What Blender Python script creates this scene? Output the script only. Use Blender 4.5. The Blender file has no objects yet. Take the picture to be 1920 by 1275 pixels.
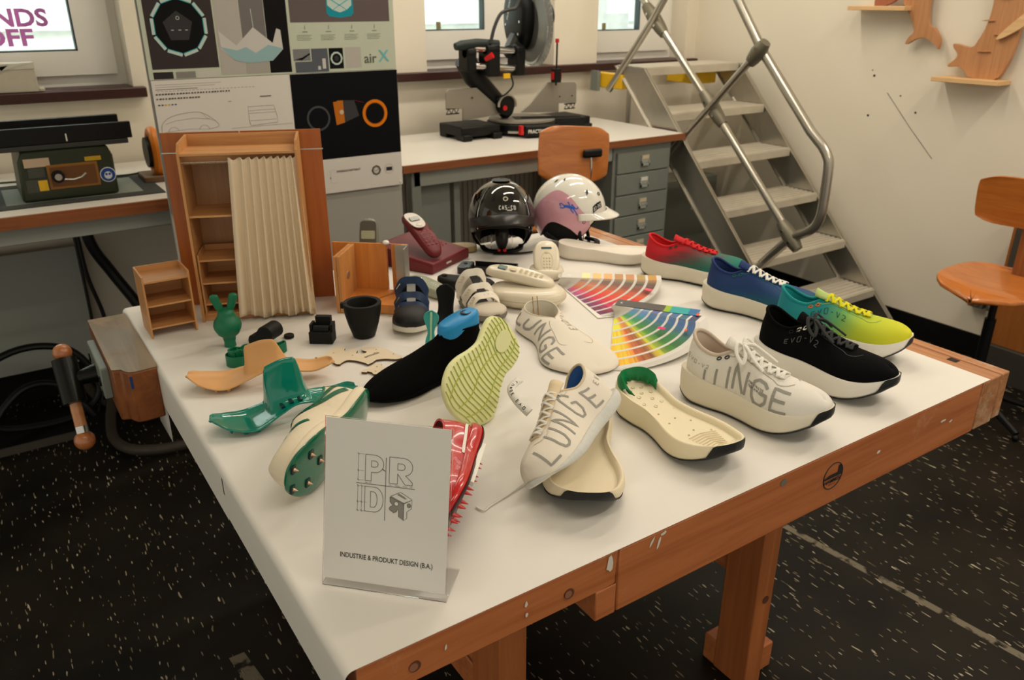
import bpy, math, random
from mathutils import Vector, Matrix, Euler
SC = bpy.context.scene
COL = SC.collection
R = math.radians
PI = math.pi
rnd = random.Random(7)

# ---------------------------------------------------------------- camera
cam_data = bpy.data.cameras.new('camera')
cam = bpy.data.objects.new('camera', cam_data)
COL.objects.link(cam)
cam_data.sensor_width = 36.0
cam_data.lens = 1500.0 / 1920.0 * 36.0
cam_data.clip_start = 0.05
cam.location = (0.0, 0.0, 1.59)
cam.rotation_euler = (R(90 - 23.0), 0.0, -R(33.6))
cam_data.dof.use_dof = True
cam_data.dof.focus_distance = 1.35
cam_data.dof.aperture_fstop = 7.0
SC.camera = cam

# ---------------------------------------------------------------- world, exposure, large lights
SC.view_settings.view_transform = 'Standard'
SC.view_settings.look = 'None'
SC.view_settings.exposure = 0.0
SC.view_settings.gamma = 1.0
SC.view_settings.use_curve_mapping = False
world = bpy.data.worlds.new('world')
SC.world = world
world.use_nodes = True
bg = world.node_tree.nodes['Background']
bg.inputs['Color'].default_value = (1.0, 0.925, 0.765, 1)
bg.inputs['Strength'].default_value = 0.66


def area(name, loc, rot, size, size_y, power, color):
    d = bpy.data.lights.new(name, 'AREA')
    d.shape = 'RECTANGLE'
    d.size = size
    d.size_y = size_y
    d.energy = power
    d.color = color
    o = bpy.data.objects.new(name, d)
    COL.objects.link(o)
    o.location = loc
    o.rotation_euler = rot
    return o


WARM = (1.0, 0.89, 0.75)
for lx, ly, pw in ((2.1, 1.9, 13), (3.1, 0.8, 20), (1.3, 2.9, 13), (2.7, 2.9, 16), (0.3, 0.4, 7), (1.9, -0.3, 17)):
    area('ceiling_tube_light', (lx, ly, 2.88), (0, 0, 0), 1.3, 0.10, pw, WARM)
# daylight falling down the light well behind the basement windows
area('daylight_in_light_well', (2.8, 4.25, 3.2), (R(20), 0, 0), 10.0, 0.9, 340, (0.86, 0.95, 1.0))

# ---------------------------------------------------------------- materials


def lin(c):
    c = c / 255.0
    return c / 12.92 if c <= 0.04045 else ((c + 0.055) / 1.055) ** 2.4


def rgb(r, g, b):
    return (lin(r), lin(g), lin(b), 1.0)


_mats = {}


def mat(name, col=(128, 128, 128), rough=0.5, metal=0.0, noise=0.0, nscale=30.0, bump=0.0, bscale=200.0,
        trans=0.0, ior=1.45, coat=0.0, sheen=0.0, alpha=1.0, spec=0.5, sss=0.0):
    if name in _mats:
        return _mats[name]
    m = bpy.data.materials.new(name)
    m.use_nodes = True
    nt = m.node_tree
    b = nt.nodes['Principled BSDF']
    c = rgb(*col)
    b.inputs['Base Color'].default_value = c
    b.inputs['Roughness'].default_value = rough
    b.inputs['Metallic'].default_value = metal
    b.inputs['Transmission Weight'].default_value = trans
    b.inputs['IOR'].default_value = ior
    b.inputs['Coat Weight'].default_value = coat
    b.inputs['Sheen Weight'].default_value = sheen
    b.inputs['Alpha'].default_value = alpha
    b.inputs['Specular IOR Level'].default_value = spec
    b.inputs['Subsurface Weight'].default_value = sss
    b.inputs['Subsurface Scale'].default_value = 0.01
    tc = None
    if noise or bump:
        tc = nt.nodes.new('ShaderNodeTexCoord')
    if noise:
        n = nt.nodes.new('ShaderNodeTexNoise')
        n.inputs['Scale'].default_value = nscale
        n.inputs['Detail'].default_value = 4
        nt.links.new(tc.outputs['Object'], n.inputs['Vector'])
        mx = nt.nodes.new('ShaderNodeMix')
        mx.data_type = 'RGBA'
        mx.inputs['A'].default_value = tuple(x * (1 - noise) for x in c[:3]) + (1,)
        mx.inputs['B'].default_value = tuple(min(1, x * (1 + noise)) for x in c[:3]) + (1,)
        nt.links.new(n.outputs['Fac'], mx.inputs['Factor'])
        nt.links.new(mx.outputs['Result'], b.inputs['Base Color'])
    if bump:
        n2 = nt.nodes.new('ShaderNodeTexNoise')
        n2.inputs['Scale'].default_value = bscale
        nt.links.new(tc.outputs['Object'], n2.inputs['Vector'])
        bp = nt.nodes.new('ShaderNodeBump')
        bp.inputs['Strength'].default_value = bump
        bp.inputs['Distance'].default_value = 0.002
        nt.links.new(n2.outputs['Fac'], bp.inputs['Height'])
        nt.links.new(bp.outputs['Normal'], b.inputs['Normal'])
    _mats[name] = m
    return m


def ramp_node(nt, stops, interp='LINEAR'):
    r = nt.nodes.new('ShaderNodeValToRGB')
    r.color_ramp.interpolation = interp
    els = r.color_ramp.elements
    while len(els) > 1:
        els.remove(els[-1])
    els[0].position = stops[0][0]
    els[0].color = stops[0][1]
    for p, c in stops[1:]:
        e = els.new(p)
        e.color = c
    return r


def wood(name, c1, c2, axis='X', scale=1.0, rough=0.45, wear=0.0, coat=0.1, wearcol=(214, 196, 170)):
    """grain streaks run along AXIS"""
    if name in _mats:
        return _mats[name]
    m = bpy.data.materials.new(name)
    m.use_nodes = True
    nt = m.node_tree
    b = nt.nodes['Principled BSDF']
    tc = nt.nodes.new('ShaderNodeTexCoord')
    mp = nt.nodes.new('ShaderNodeMapping')
    s = {'X': (1.2, 22, 22), 'Y': (22, 1.2, 22), 'Z': (22, 22, 1.2)}[axis]
    mp.inputs['Scale'].default_value = tuple(v * scale for v in s)
    nt.links.new(tc.outputs['Object'], mp.inputs['Vector'])
    n = nt.nodes.new('ShaderNodeTexNoise')
    n.inputs['Scale'].default_value = 2.2
    n.inputs['Detail'].default_value = 7
    n.inputs['Roughness'].default_value = 0.62
    n.inputs['Distortion'].default_value = 0.9
    nt.links.new(mp.outputs['Vector'], n.inputs['Vector'])
    r = ramp_node(nt, [(0.32, rgb(*c1)), (0.68, rgb(*c2))])
    nt.links.new(n.outputs['Fac'], r.inputs['Fac'])
    out = r.outputs['Color']
    if wear:
        n3 = nt.nodes.new('ShaderNodeTexNoise')
        n3.inputs['Scale'].default_value = 9
        n3.inputs['Detail'].default_value = 9
        n3.inputs['Roughness'].default_value = 0.75
        nt.links.new(tc.outputs['Object'], n3.inputs['Vector'])
        r3 = ramp_node(nt, [(0.62 - 0.12 * wear, (0, 0, 0, 1)), (0.72, (1, 1, 1, 1))])
        nt.links.new(n3.outputs['Fac'], r3.inputs['Fac'])
        ml = nt.nodes.new('ShaderNodeMath')
        ml.operation = 'MULTIPLY'
        ml.inputs[1].default_value = min(0.8, wear)
        nt.links.new(r3.outputs['Color'], ml.inputs[0])
        mx = nt.nodes.new('ShaderNodeMix')
        mx.data_type = 'RGBA'
        nt.links.new(ml.outputs[0], mx.inputs['Factor'])
        nt.links.new(out, mx.inputs['A'])
        mx.inputs['B'].default_value = rgb(*wearcol)
        out = mx.outputs['Result']
    nt.links.new(out, b.inputs['Base Color'])
    b.inputs['Roughness'].default_value = rough
    b.inputs['Coat Weight'].default_value = coat
    bp = nt.nodes.new('ShaderNodeBump')
    bp.inputs['Strength'].default_value = 0.15
    bp.inputs['Distance'].default_value = 0.001
    nt.links.new(n.outputs['Fac'], bp.inputs['Height'])
    nt.links.new(bp.outputs['Normal'], b.inputs['Normal'])
    _mats[name] = m
    return m


def axis_gradient(name, vec, off, stops, rough=0.6, bump=0.0, dirt=0.0, rot=None):
    """dyed fabric colour varying along object-space direction VEC (dot product + OFF)"""
    if name in _mats:
        return _mats[name]
    m = bpy.data.materials.new(name)
    m.use_nodes = True
    nt = m.node_tree
    b = nt.nodes['Principled BSDF']
    tc = nt.nodes.new('ShaderNodeTexCoord')
    dp = nt.nodes.new('ShaderNodeVectorMath')
    dp.operation = 'DOT_PRODUCT'
    dp.inputs[1].default_value = vec
    nt.links.new(tc.outputs['Object'], dp.inputs[0])
    ad = nt.nodes.new('ShaderNodeMath')
    ad.operation = 'ADD'
    ad.inputs[1].default_value = off
    nt.links.new(dp.outputs['Value'], ad.inputs[0])
    src = ad.outputs[0]
    if dirt:
        mp = nt.nodes.new('ShaderNodeMapping')
        mp.inputs['Scale'].default_value = (60, 12, 120)
        if rot:
            mp.inputs['Rotation'].default_value = rot
        nt.links.new(tc.outputs['Object'], mp.inputs['Vector'])
        n = nt.nodes.new('ShaderNodeTexNoise')
        n.inputs['Scale'].default_value = 1.0
        n.inputs['Detail'].default_value = 5
        nt.links.new(mp.outputs['Vector'], n.inputs['Vector'])
        ma = nt.nodes.new('ShaderNodeMath')
        ma.operation = 'MULTIPLY_ADD'
        ma.inputs[1].default_value = dirt
        nt.links.new(n.outputs['Fac'], ma.inputs[0])
        nt.links.new(src, ma.inputs[2])
        src = ma.outputs[0]
    r = ramp_node(nt, [(p, rgb(*c)) for p, c in stops])
    nt.links.new(src, r.inputs['Fac'])
    nt.links.new(r.outputs['Color'], b.inputs['Base Color'])
    b.inputs['Roughness'].default_value = rough
    if bump:
        n2 = nt.nodes.new('ShaderNodeTexNoise')
        n2.inputs['Scale'].default_value = 900
        nt.links.new(tc.outputs['Object'], n2.inputs['Vector'])
        bp = nt.nodes.new('ShaderNodeBump')
        bp.inputs['Strength'].default_value = bump
        bp.inputs['Distance'].default_value = 0.001
        nt.links.new(n2.outputs['Fac'], bp.inputs['Height'])
        nt.links.new(bp.outputs['Normal'], b.inputs['Normal'])
    _mats[name] = m
    return m


# ---------------------------------------------------------------- mesh helper
class MB:
    def __init__(s):
        s.v = []
        s.f = []
        s.mi = []
        s.T = Matrix.Identity(4)

    def add(s, verts, faces, m=0):
        o = len(s.v)
        s.v += [s.T @ Vector(v) for v in verts]
        for f in faces:
            s.f.append([i + o for i in f])
            s.mi.append(m)
        return s

    def box(s, x0, x1, y0, y1, z0, z1, m=0):
        v = [(x, y, z) for z in (z0, z1) for y in (y0, y1) for x in (x0, x1)]
        return s.add(v, [(0, 2, 3, 1), (4, 5, 7, 6), (0, 1, 5, 4), (2, 6, 7, 3), (0, 4, 6, 2), (1, 3, 7, 5)], m)

    def cbox(s, c, d, rot=None, m=0):
        T = Matrix.Translation(c)
        if rot is not None:
            T = T @ Euler(rot).to_matrix().to_4x4()
        old = s.T
        s.T = old @ T
        s.box(-d[0] / 2, d[0] / 2, -d[1] / 2, d[1] / 2, -d[2] / 2, d[2] / 2, m)
        s.T = old
        return s

    def prism(s, pts, z0, z1, m=0):
        n = len(pts)
        v = [(p[0], p[1], z0) for p in pts] + [(p[0], p[1], z1) for p in pts]
        f = [list(range(n))[::-1], list(range(n, 2 * n))]
        f += [(i, (i + 1) % n, n + (i + 1) % n, n + i) for i in range(n)]
        return s.add(v, f, m)

    def grid(s, rows, cu=False, cv=False, m=0):
        a, b = len(rows), len(rows[0])
        v = [p for r in rows for p in r]
        f = []
        for i in range(a if cu else a - 1):
            for j in range(b if cv else b - 1):
                i2, j2 = (i + 1) % a, (j + 1) % b
                f.append((i * b + j, i * b + j2, i2 * b + j2, i2 * b + j))
        return s.add(v, f, m)

    def lathe(s, prof, n=32, c=(0, 0, 0), m=0, sx=1.0, sy=1.0, cap=True):
        rows = [[(c[0] + r * sx * math.cos(2 * PI * k / n), c[1] + r * sy * math.sin(2 * PI * k / n), c[2] + z)
                 for k in range(n)] for r, z in prof]
        s.grid(rows, cv=True, m=m)
        return s

    def cyl(s, p0, p1, r, n=20, m=0, r1=None):
        p0, p1 = Vector(p0), Vector(p1)
        return s.tube([p0, p1], [r, r if r1 is None else r1], n, m=m)

    def sphere(s, c, r, n=20, k=12, m=0, sz=None):
        sx, sy, szz = (r, r, r) if sz is None else sz
        rows = []
        for i in range(k + 1):
            a = -PI / 2 + PI * i / k
            rows.append([(c[0] + sx * math.cos(a) * math.cos(2 * PI * j / n), c[1] + sy * math.cos(a) * math.sin(2 * PI * j / n),
                          c[2] + szz * math.sin(a)) for j in range(n)])
        return s.grid(rows, cv=True, m=m)

    def tube(s, path, r, n=10, closed=False, m=0, flat=1.0, cap=True, up=None):
        P = [Vector(p) for p in path]
        k = len(P)
        rs = r if isinstance(r, (list, tuple)) else [r] * k
        T = []
        for i in range(k):
            a = P[(i - 1) % k] if (closed or i > 0) else P[i]
            b = P[(i + 1) % k] if (closed or i < k - 1) else P[i]
            t = (b - a)
            T.append(t.normalized() if t.length > 1e-9 else Vector((0, 0, 1)))
        u = Vector(up) if up is not None else (Vector((0, 0, 1)) if abs(T[0].z) < 0.9 else Vector((1, 0, 0)))
        rows = []
        nrm = (u - T[0] * u.dot(T[0])).normalized()
        for i in range(k):
            if up is not None:
                nrm = (Vector(up) - T[i] * Vector(up).dot(T[i]))
            else:
                nrm = nrm - T[i] * nrm.dot(T[i])
            if nrm.length < 1e-6:
                nrm = T[i].orthogonal()
            nrm.normalize()
            bn = T[i].cross(nrm)
            rows.append([P[i] + (nrm * math.cos(2 * PI * j / n) * flat + bn * math.sin(2 * PI * j / n)) * rs[i] for j in range(n)])
        o = len(s.v)
        s.grid(rows, cu=closed, cv=True, m=m)
        if not closed and cap:
            s.f.append([o + j for j in range(n)][::-1])
            s.mi.append(m)
            s.f.append([o + (k - 1) * n + j for j in range(n)])
            s.mi.append(m)
        return s


def link(name, mb, mats, parent=None, smooth=35, bevel=0.0, bseg=2, subsurf=0, solid=0.0, loc=None, rot=None):
    me = bpy.data.meshes.new(name)
    me.from_pydata([tuple(v) for v in mb.v], [], mb.f)
    if not isinstance(mats, (list, tuple)):
        mats = [mats]
    for m in mats:
        me.materials.append(m)
    me.polygons.foreach_set('material_index', mb.mi)
    me.update()
    me.validate()
    import bmesh
    bm = bmesh.new()
    bm.from_mesh(me)
    bmesh.ops.remove_doubles(bm, verts=bm.verts, dist=1e-6)
    bmesh.ops.recalc_face_normals(bm, faces=bm.faces)
    bm.to_mesh(me)
    bm.free()
    if smooth:
        me.polygons.foreach_set('use_smooth', [True] * len(me.polygons))
        me.set_sharp_from_angle(angle=R(smooth))
    o = bpy.data.objects.new(name, me)
    COL.objects.link(o)
    if parent is not None:
        o.parent = parent
    if loc is not None:
        o.location = loc
    if rot is not None:
        o.rotation_euler = rot
    if solid:
        md = o.modifiers.new('thick', 'SOLIDIFY')
        md.thickness = solid
        md.offset = 0
    if bevel:
        md = o.modifiers.new('bevel', 'BEVEL')
        md.width = bevel
        md.segments = bseg
        md.limit_method = 'ANGLE'
        md.angle_limit = R(40)
    if subsurf:
        md = o.modifiers.new('sub', 'SUBSURF')
        md.levels = subsurf
        md.render_levels = subsurf
    return o


def thing(name, label, cat, loc=(0, 0, 0), rotz=0.0, group=None, rot=None):
    o = bpy.data.objects.new(name, None)
    o.empty_display_size = 0.05
    COL.objects.link(o)
    o.location = loc
    o.rotation_euler = rot if rot is not None else (0, 0, rotz)
    o['label'] = label
    o['category'] = cat
    if group:
        o['group'] = group
    return o


def settle(root, z, gap=0.0006):
    """lift or lower ROOT until its lowest point stands on height z"""
    bpy.context.view_layer.update()
    lo = 1e9
    stack = [root]
    while stack:
        o = stack.pop()
        stack += list(o.children)
        if o.type == 'MESH':
            for v in o.data.vertices:
                lo = min(lo, (o.matrix_world @ v.co).z)
    root.location.z += z + gap - lo


def tag(o, label, cat, group=None):
    o['label'] = label
    o['category'] = cat
    if group:
        o['group'] = group
    return o


def struct(o):
    o['kind'] = 'structure'
    return o


def sempty(name, loc=(0, 0, 0)):
    o = bpy.data.objects.new(name, None)
    COL.objects.link(o)
    o.location = loc
    o['kind'] = 'structure'
    return o


def copy_tree(o, loc=None, rotz=None, label=None, parent=None):
    c = o.copy()
    COL.objects.link(c)
    c.parent = parent
    if loc is not None:
        c.location = loc
    if rotz is not None:
        c.rotation_euler = (0, 0, rotz)
    if label:
        c['label'] = label
    for ch in list(o.children):
        copy_tree(ch, parent=c)
    return c


def text_mesh(name, body, size, m, parent=None, loc=(0, 0, 0), rot=(0, 0, 0), align='LEFT', extrude=0.0, bold=0.0, sx=1.0, shear=0.0, spacing=1.0):
    cu = bpy.data.curves.new(name + '_curve', 'FONT')
    cu.body = body
    cu.size = size
    cu.align_x = align
    cu.extrude = extrude
    cu.offset = bold
    cu.shear = shear
    cu.space_character = spacing
    cu.resolution_u = 3
    tmp = bpy.data.objects.new('tmp_text', cu)
    COL.objects.link(tmp)
    dg = bpy.context.evaluated_depsgraph_get()
    me = bpy.data.meshes.new_from_object(tmp.evaluated_get(dg))
    bpy.data.objects.remove(tmp)
    bpy.data.curves.remove(cu)
    me.name = name
    me.materials.clear()
    me.materials.append(m)
    if sx != 1.0:
        for v in me.vertices:
            v.co.x *= sx
    o = bpy.data.objects.new(name, me)
    COL.objects.link(o)
    o.parent = parent
    o.location = loc
    o.rotation_euler = rot
    return o


def crom(pts, n=8, closed=False):
    """Catmull-Rom through points (any dimension)"""
    P = [tuple(p) for p in pts]
    k = len(P)
    out = []
    for i in range(k if closed else k - 1):
        if closed:
            a, b, c, d = P[(i - 1) % k], P[i], P[(i + 1) % k], P[(i + 2) % k]
        else:
            a, b, c, d = P[max(i - 1, 0)], P[i], P[i + 1], P[min(i + 2, k - 1)]
        for j in range(n):
            t = j / n
            out.append(tuple(0.5 * ((2 * q) + (-p + r) * t + (2 * p - 5 * q + 4 * r - s_) * t * t + (-p + 3 * q - 3 * r + s_) * t ** 3)
                             for p, q, r, s_ in zip(a, b, c, d)))
    if not closed:
        out.append(P[-1])
    return out


def interp(tab, x):
    if x <= tab[0][0]:
        return tab[0][1]
    for i in range(len(tab) - 1):
        x0, y0 = tab[i]
        x1, y1 = tab[i + 1]
        if x <= x1:
            # smooth cubic (catmull) in value
            ym = tab[i - 1][1] if i > 0 else y0
            xm = tab[i - 1][0] if i > 0 else x0 - (x1 - x0)
            yp = tab[i + 2][1] if i + 2 < len(tab) else y1
            xp = tab[i + 2][0] if i + 2 < len(tab) else x1 + (x1 - x0)
            t = (x - x0) / (x1 - x0)
            m0 = (y1 - ym) / (x1 - xm) * (x1 - x0)
            m1 = (yp - y0) / (xp - x0) * (x1 - x0)
            return ((2 * t ** 3 - 3 * t * t + 1) * y0 + (t ** 3 - 2 * t * t + t) * m0 + (-2 * t ** 3 + 3 * t * t) * y1 + (t ** 3 - t * t) * m1)
    return tab[-1][1]


# common materials
M_WALL = mat('wall_paint', (226, 218, 200), 0.8, noise=0.04, nscale=1.5, bump=0.12, bscale=60)
M_WALL2 = mat('window_paint', (232, 230, 222), 0.5)
M_WHITE = mat('white_plastic', (235, 232, 222), 0.4)
M_ALU = mat('brushed_aluminium', (190, 186, 176), 0.32, 0.9, noise=0.1, nscale=25)
M_ALU_L = mat('worn_light_aluminium', (205, 198, 182), 0.5, 0.35, noise=0.15, nscale=18)
M_GREY = mat('grey_enamel_steel', (124, 130, 122), 0.45, noise=0.06, nscale=8)
M_LGREY = mat('light_grey_enamel', (160, 164, 156), 0.5)
M_BLACK = mat('black_plastic', (10, 10, 10), 0.45, spec=0.3)
M_BLACKM = mat('matte_black_print', (15, 15, 14), 0.6, spec=0.3)
M_DARK = mat('dark_grey_plastic', (48, 48, 46), 0.5)
M_CHROME = mat('chrome', (200, 200, 198), 0.15, 1.0)
M_SILL = mat('dark_red_brown_stone', (58, 30, 26), 0.35, noise=0.35, nscale=60)
M_SKIRT = mat('black_skirting', (9, 9, 8), 0.6, spec=0.2)
M_RED = mat('red_plastic', (200, 24, 24), 0.35)
M_YEL = mat('yellow_plastic', (226, 178, 20), 0.45)
M_PLY = wood('beech_plywood', (182, 124, 70), (206, 152, 94), 'X', 1.0, 0.45)
M_PLYV = wood('beech_plywood_upright', (182, 124, 70), (206, 152, 94), 'Z', 1.0, 0.45)
M_ORANGE = wood('orange_varnished_wood', (202, 122, 50), (220, 144, 66), 'Z', 1.3, 0.4)
M_INK = mat('black_ink', (30, 30, 32), 0.6)
M_PAPER = mat('white_paper', (222, 219, 212), 0.75)
# ================================================================ THE ROOM
WY = 3.72
XR = 3.82


def floor_material():
    m = bpy.data.materials.new('black_flecked_linoleum')
    m.use_nodes = True
    nt = m.node_tree
    b = nt.nodes['Principled BSDF']
    tc = nt.nodes.new('ShaderNodeTexCoord')
    mp = nt.nodes.new('ShaderNodeMapping')
    mp.inputs['Scale'].default_value = (1, 0.17, 1)
    nt.links.new(tc.outputs['Object'], mp.inputs['Vector'])
    nz = nt.nodes.new('ShaderNodeTexNoise')
    nz.inputs['Scale'].default_value = 70
    nz.inputs['Detail'].default_value = 2
    nt.links.new(mp.outputs['Vector'], nz.inputs['Vector'])
    ad = nt.nodes.new('ShaderNodeMix')
    ad.data_type = 'RGBA'
    ad.blend_type = 'LINEAR_LIGHT'
    ad.inputs['Factor'].default_value = 0.008
    nt.links.new(mp.outputs['Vector'], ad.inputs['A'])
    nt.links.new(nz.outputs['Color'], ad.inputs['B'])
    vo = nt.nodes.new('ShaderNodeTexVoronoi')
    vo.inputs['Scale'].default_value = 135
    nt.links.new(ad.outputs['Result'], vo.inputs['Vector'])
    # only some of the cells carry a fleck
    cm = nt.nodes.new('ShaderNodeSeparateColor')
    nt.links.new(vo.outputs['Color'], cm.inputs['Color'])
    gt = nt.nodes.new('ShaderNodeMath')
    gt.operation = 'GREATER_THAN'
    gt.inputs[1].default_value = 0.62
    nt.links.new(cm.outputs['Red'], gt.inputs[0])
    lt = nt.nodes.new('ShaderNodeMath')
    lt.operation = 'LESS_THAN'
    lt.inputs[1].default_value = 0.23
    nt.links.new(vo.outputs['Distance'], lt.inputs[0])
    ml = nt.nodes.new('ShaderNodeMath')
    ml.operation = 'MULTIPLY'
    nt.links.new(gt.outputs[0], ml.inputs[0])
    nt.links.new(lt.outputs[0], ml.inputs[1])
    big = nt.nodes.new('ShaderNodeTexNoise')
    big.inputs['Scale'].default_value = 3
    big.inputs['Detail'].default_value = 6
    nt.links.new(tc.outputs['Object'], big.inputs['Vector'])
    base = ramp_node(nt, [(0.35, rgb(17, 15, 12)), (0.7, rgb(33, 29, 23))])
    nt.links.new(big.outputs['Fac'], base.inputs['Fac'])
    mx = nt.nodes.new('ShaderNodeMix')
    mx.data_type = 'RGBA'
    nt.links.new(ml.outputs[0], mx.inputs['Factor'])
    nt.links.new(base.outputs['Color'], mx.inputs['A'])
    fl = ramp_node(nt, [(0.0, rgb(104, 90, 66)), (1.0, rgb(190, 180, 156))])
    nt.links.new(cm.outputs['Green'], fl.inputs['Fac'])
    nt.links.new(fl.outputs['Color'], mx.inputs['B'])
    # two worn strips of old floor tape running away from the camera
    sp = nt.nodes.new('ShaderNodeSeparateXYZ')
    nt.links.new(tc.outputs['Object'], sp.inputs['Vector'])

    def strip(x0, w, y0, y1, slope):
        a = nt.nodes.new('ShaderNodeMath')
        a.operation = 'MULTIPLY_ADD'
        a.inputs[1].default_value = slope
        nt.links.new(sp.outputs['Y'], a.inputs[0])
        nt.links.new(sp.outputs['X'], a.inputs[2])
        c = nt.nodes.new('ShaderNodeMath')
        c.operation = 'COMPARE'
        c.inputs[1].default_value = x0
        c.inputs[2].default_value = w
        nt.links.new(a.outputs[0], c.inputs[0])
        d = nt.nodes.new('ShaderNodeMath')
        d.operation = 'COMPARE'
        d.inputs[1].default_value = (y0 + y1) / 2
        d.inputs[2].default_value = (y1 - y0) / 2
        nt.links.new(sp.outputs['Y'], d.inputs[0])
        e = nt.nodes.new('ShaderNodeMath')
        e.operation = 'MULTIPLY'
        nt.links.new(c.outputs[0], e.inputs[0])
        nt.links.new(d.outputs[0], e.inputs[1])
        return e.outputs[0]
    s1 = strip(STR1[0], 0.013, STR1[1], STR1[2], STR1[3])
    s2 = strip(STR2[0], 0.02, STR2[1], STR2[2], STR2[3])
    sm = nt.nodes.new('ShaderNodeMath')
    sm.operation = 'ADD'
    nt.links.new(s1, sm.inputs[0])
    nt.links.new(s2, sm.inputs[1])
    wn = nt.nodes.new('ShaderNodeTexNoise')
    wn.inputs['Scale'].default_value = 22
    wn.inputs['Detail'].default_value = 8
    nt.links.new(tc.outputs['Object'], wn.inputs['Vector'])
    wr = ramp_node(nt, [(0.40, (0, 0, 0, 1)), (0.5, (1, 1, 1, 1))])
    nt.links.new(wn.outputs['Fac'], wr.inputs['Fac'])
    ms = nt.nodes.new('ShaderNodeMath')
    ms.operation = 'MULTIPLY'
    nt.links.new(sm.outputs[0], ms.inputs[0])
    nt.links.new(wr.outputs['Color'], ms.inputs[1])
    mx2 = nt.nodes.new('ShaderNodeMix')
    mx2.data_type = 'RGBA'
    nt.links.new(ms.outputs[0], mx2.inputs['Factor'])
    nt.links.new(mx.outputs['Result'], mx2.inputs['A'])
    mx2.inputs['B'].default_value = rgb(112, 104, 88)
    nt.links.new(mx2.outputs['Result'], b.inputs['Base Color'])
    b.inputs['Roughness'].default_value = 0.5
    b.inputs['Specular IOR Level'].default_value = 0.15
    return m


STR1 = (2.06, 0.2, 1.5, 0.08)
STR2 = (0.50, 1.15, 1.75, 0.12)
mb = MB(); mb.box(-2.6, 4.1, -1.6, 4.0, -0.1, 0.0)
struct(link('floor', mb, floor_material()))

# back wall with three window openings (reveal edges), lower wall, piers, lintel
WIN = [(-0.75, 0.605), (1.965, 2.745), (3.045, 3.73)]
mb = MB()
mb.box(-2.6, XR, WY, WY + 0.3, 0.0, 1.235)
mb.box(-2.6, XR, WY, WY + 0.3, 2.35, 2.95)
xs = [-2.6] + [x for w in WIN for x in w] + [XR + 0.2]
for i in range(0, len(xs), 2):
    mb.box(xs[i], xs[i + 1], WY, WY + 0.3, 1.235, 2.35)
struct(link('wall_back', mb, M_WALL))
mb = MB(); mb.box(XR, XR + 0.2, -1.6, WY + 0.3, 0, 2.95)
struct(link('wall_right', mb, M_WALL))
mb = MB(); mb.box(-2.6, XR + 0.2, -1.6, WY + 0.3, 2.95, 3.05)
struct(link('ceiling', mb, M_WALL))
mb = MB(); mb.box(XR - 0.012, XR, -1.6, WY, 0, 0.115)
struct(link('baseboard_right', mb, M_SKIRT))
mb = MB(); mb.box(-2.6, XR - 0.012, WY - 0.012, WY, 0, 0.13)
struct(link('baseboard_back', mb, M_SKIRT))
# drill holes and a scratch in the right wall
mb = MB()
for y, z, r in ((2.486, 1.245, 0.006), (2.484, 1.053, 0.006), (2.328, 1.162, 0.004), (2.236, 1.092, 0.005), (2.5, 1.27, 0.003)):
    mb.cyl((XR - 0.0015, y, z), (XR + 0.001, y, z), r, 12)
mb.tube([(XR - 0.0005, 2.40, 1.17), (XR - 0.0005, 2.25, 1.02), (XR - 0.0005, 2.11, 0.89)], 0.0012, 6)
struct(link('trim_3', mb, mat('drill_hole', (40, 34, 28), 0.9)))

M_GLASS = mat('window_glass', (245, 250, 250), 0.02, trans=1.0, ior=1.02)
M_GRAF = mat('magenta_spray_paint', (206, 120, 200), 0.6)


def window(i, x0, x1, gl, gr, zb, handle=None):
    w = sempty('window_%d' % i, ((x0 + x1) / 2, WY + 0.13, 1.26))
    ox, oy, oz = w.location
    z0, z1 = 1.265 - oz, 2.35 - oz
    a, b = x0 - ox, x1 - ox
    mb = MB()
    f = 0.045
    mb.box(a, b, 0, 0.07, z0, z0 + f + 0.015); mb.box(a, b, 0, 0.07, z1 - f, z1)
    mb.box(a, a + f, 0, 0.07, z0 + f + 0.015, z1 - f); mb.box(b - f, b, 0, 0.07, z0 + f + 0.015, z1 - f)
    o = link('window_frame', mb, M_WALL2, w)
    mb = MB()
    gl -= ox; gr -= ox; zb -= oz
    # sash
    mb.box(a + f - 0.012, b - f + 0.012, -0.02, 0.045, z0 + f, zb)
    mb.box(a + f - 0.012, b - f + 0.012, -0.02, 0.045, z1 - f - 0.05, z1 - f + 0.01)
    mb.box(a + f - 0.012, gl, -0.02, 0.045, zb, z1 - f - 0.05)
    mb.box(gr, b - f + 0.012, -0.02, 0.045, zb, z1 - f - 0.05)
    link('sash', mb, M_WALL2, w)
    mb = MB()
    g = 0.006
    mb.box(gl, gr, -0.012, 0.03, zb, zb + g); mb.box(gl, gl + g, -0.012, 0.03, zb, z1 - f); mb.box(gr - g, gr, -0.012, 0.03, zb, z1 - f)
    link('glazing_seal', mb, mat('dark_seal', (60, 72, 74), 0.6), w)
    mb = MB(); mb.box(gl, gr, 0.008, 0.014, zb, z1 - f - 0.04)
    link('pane', mb, M_GLASS, w)
    return w


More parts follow.
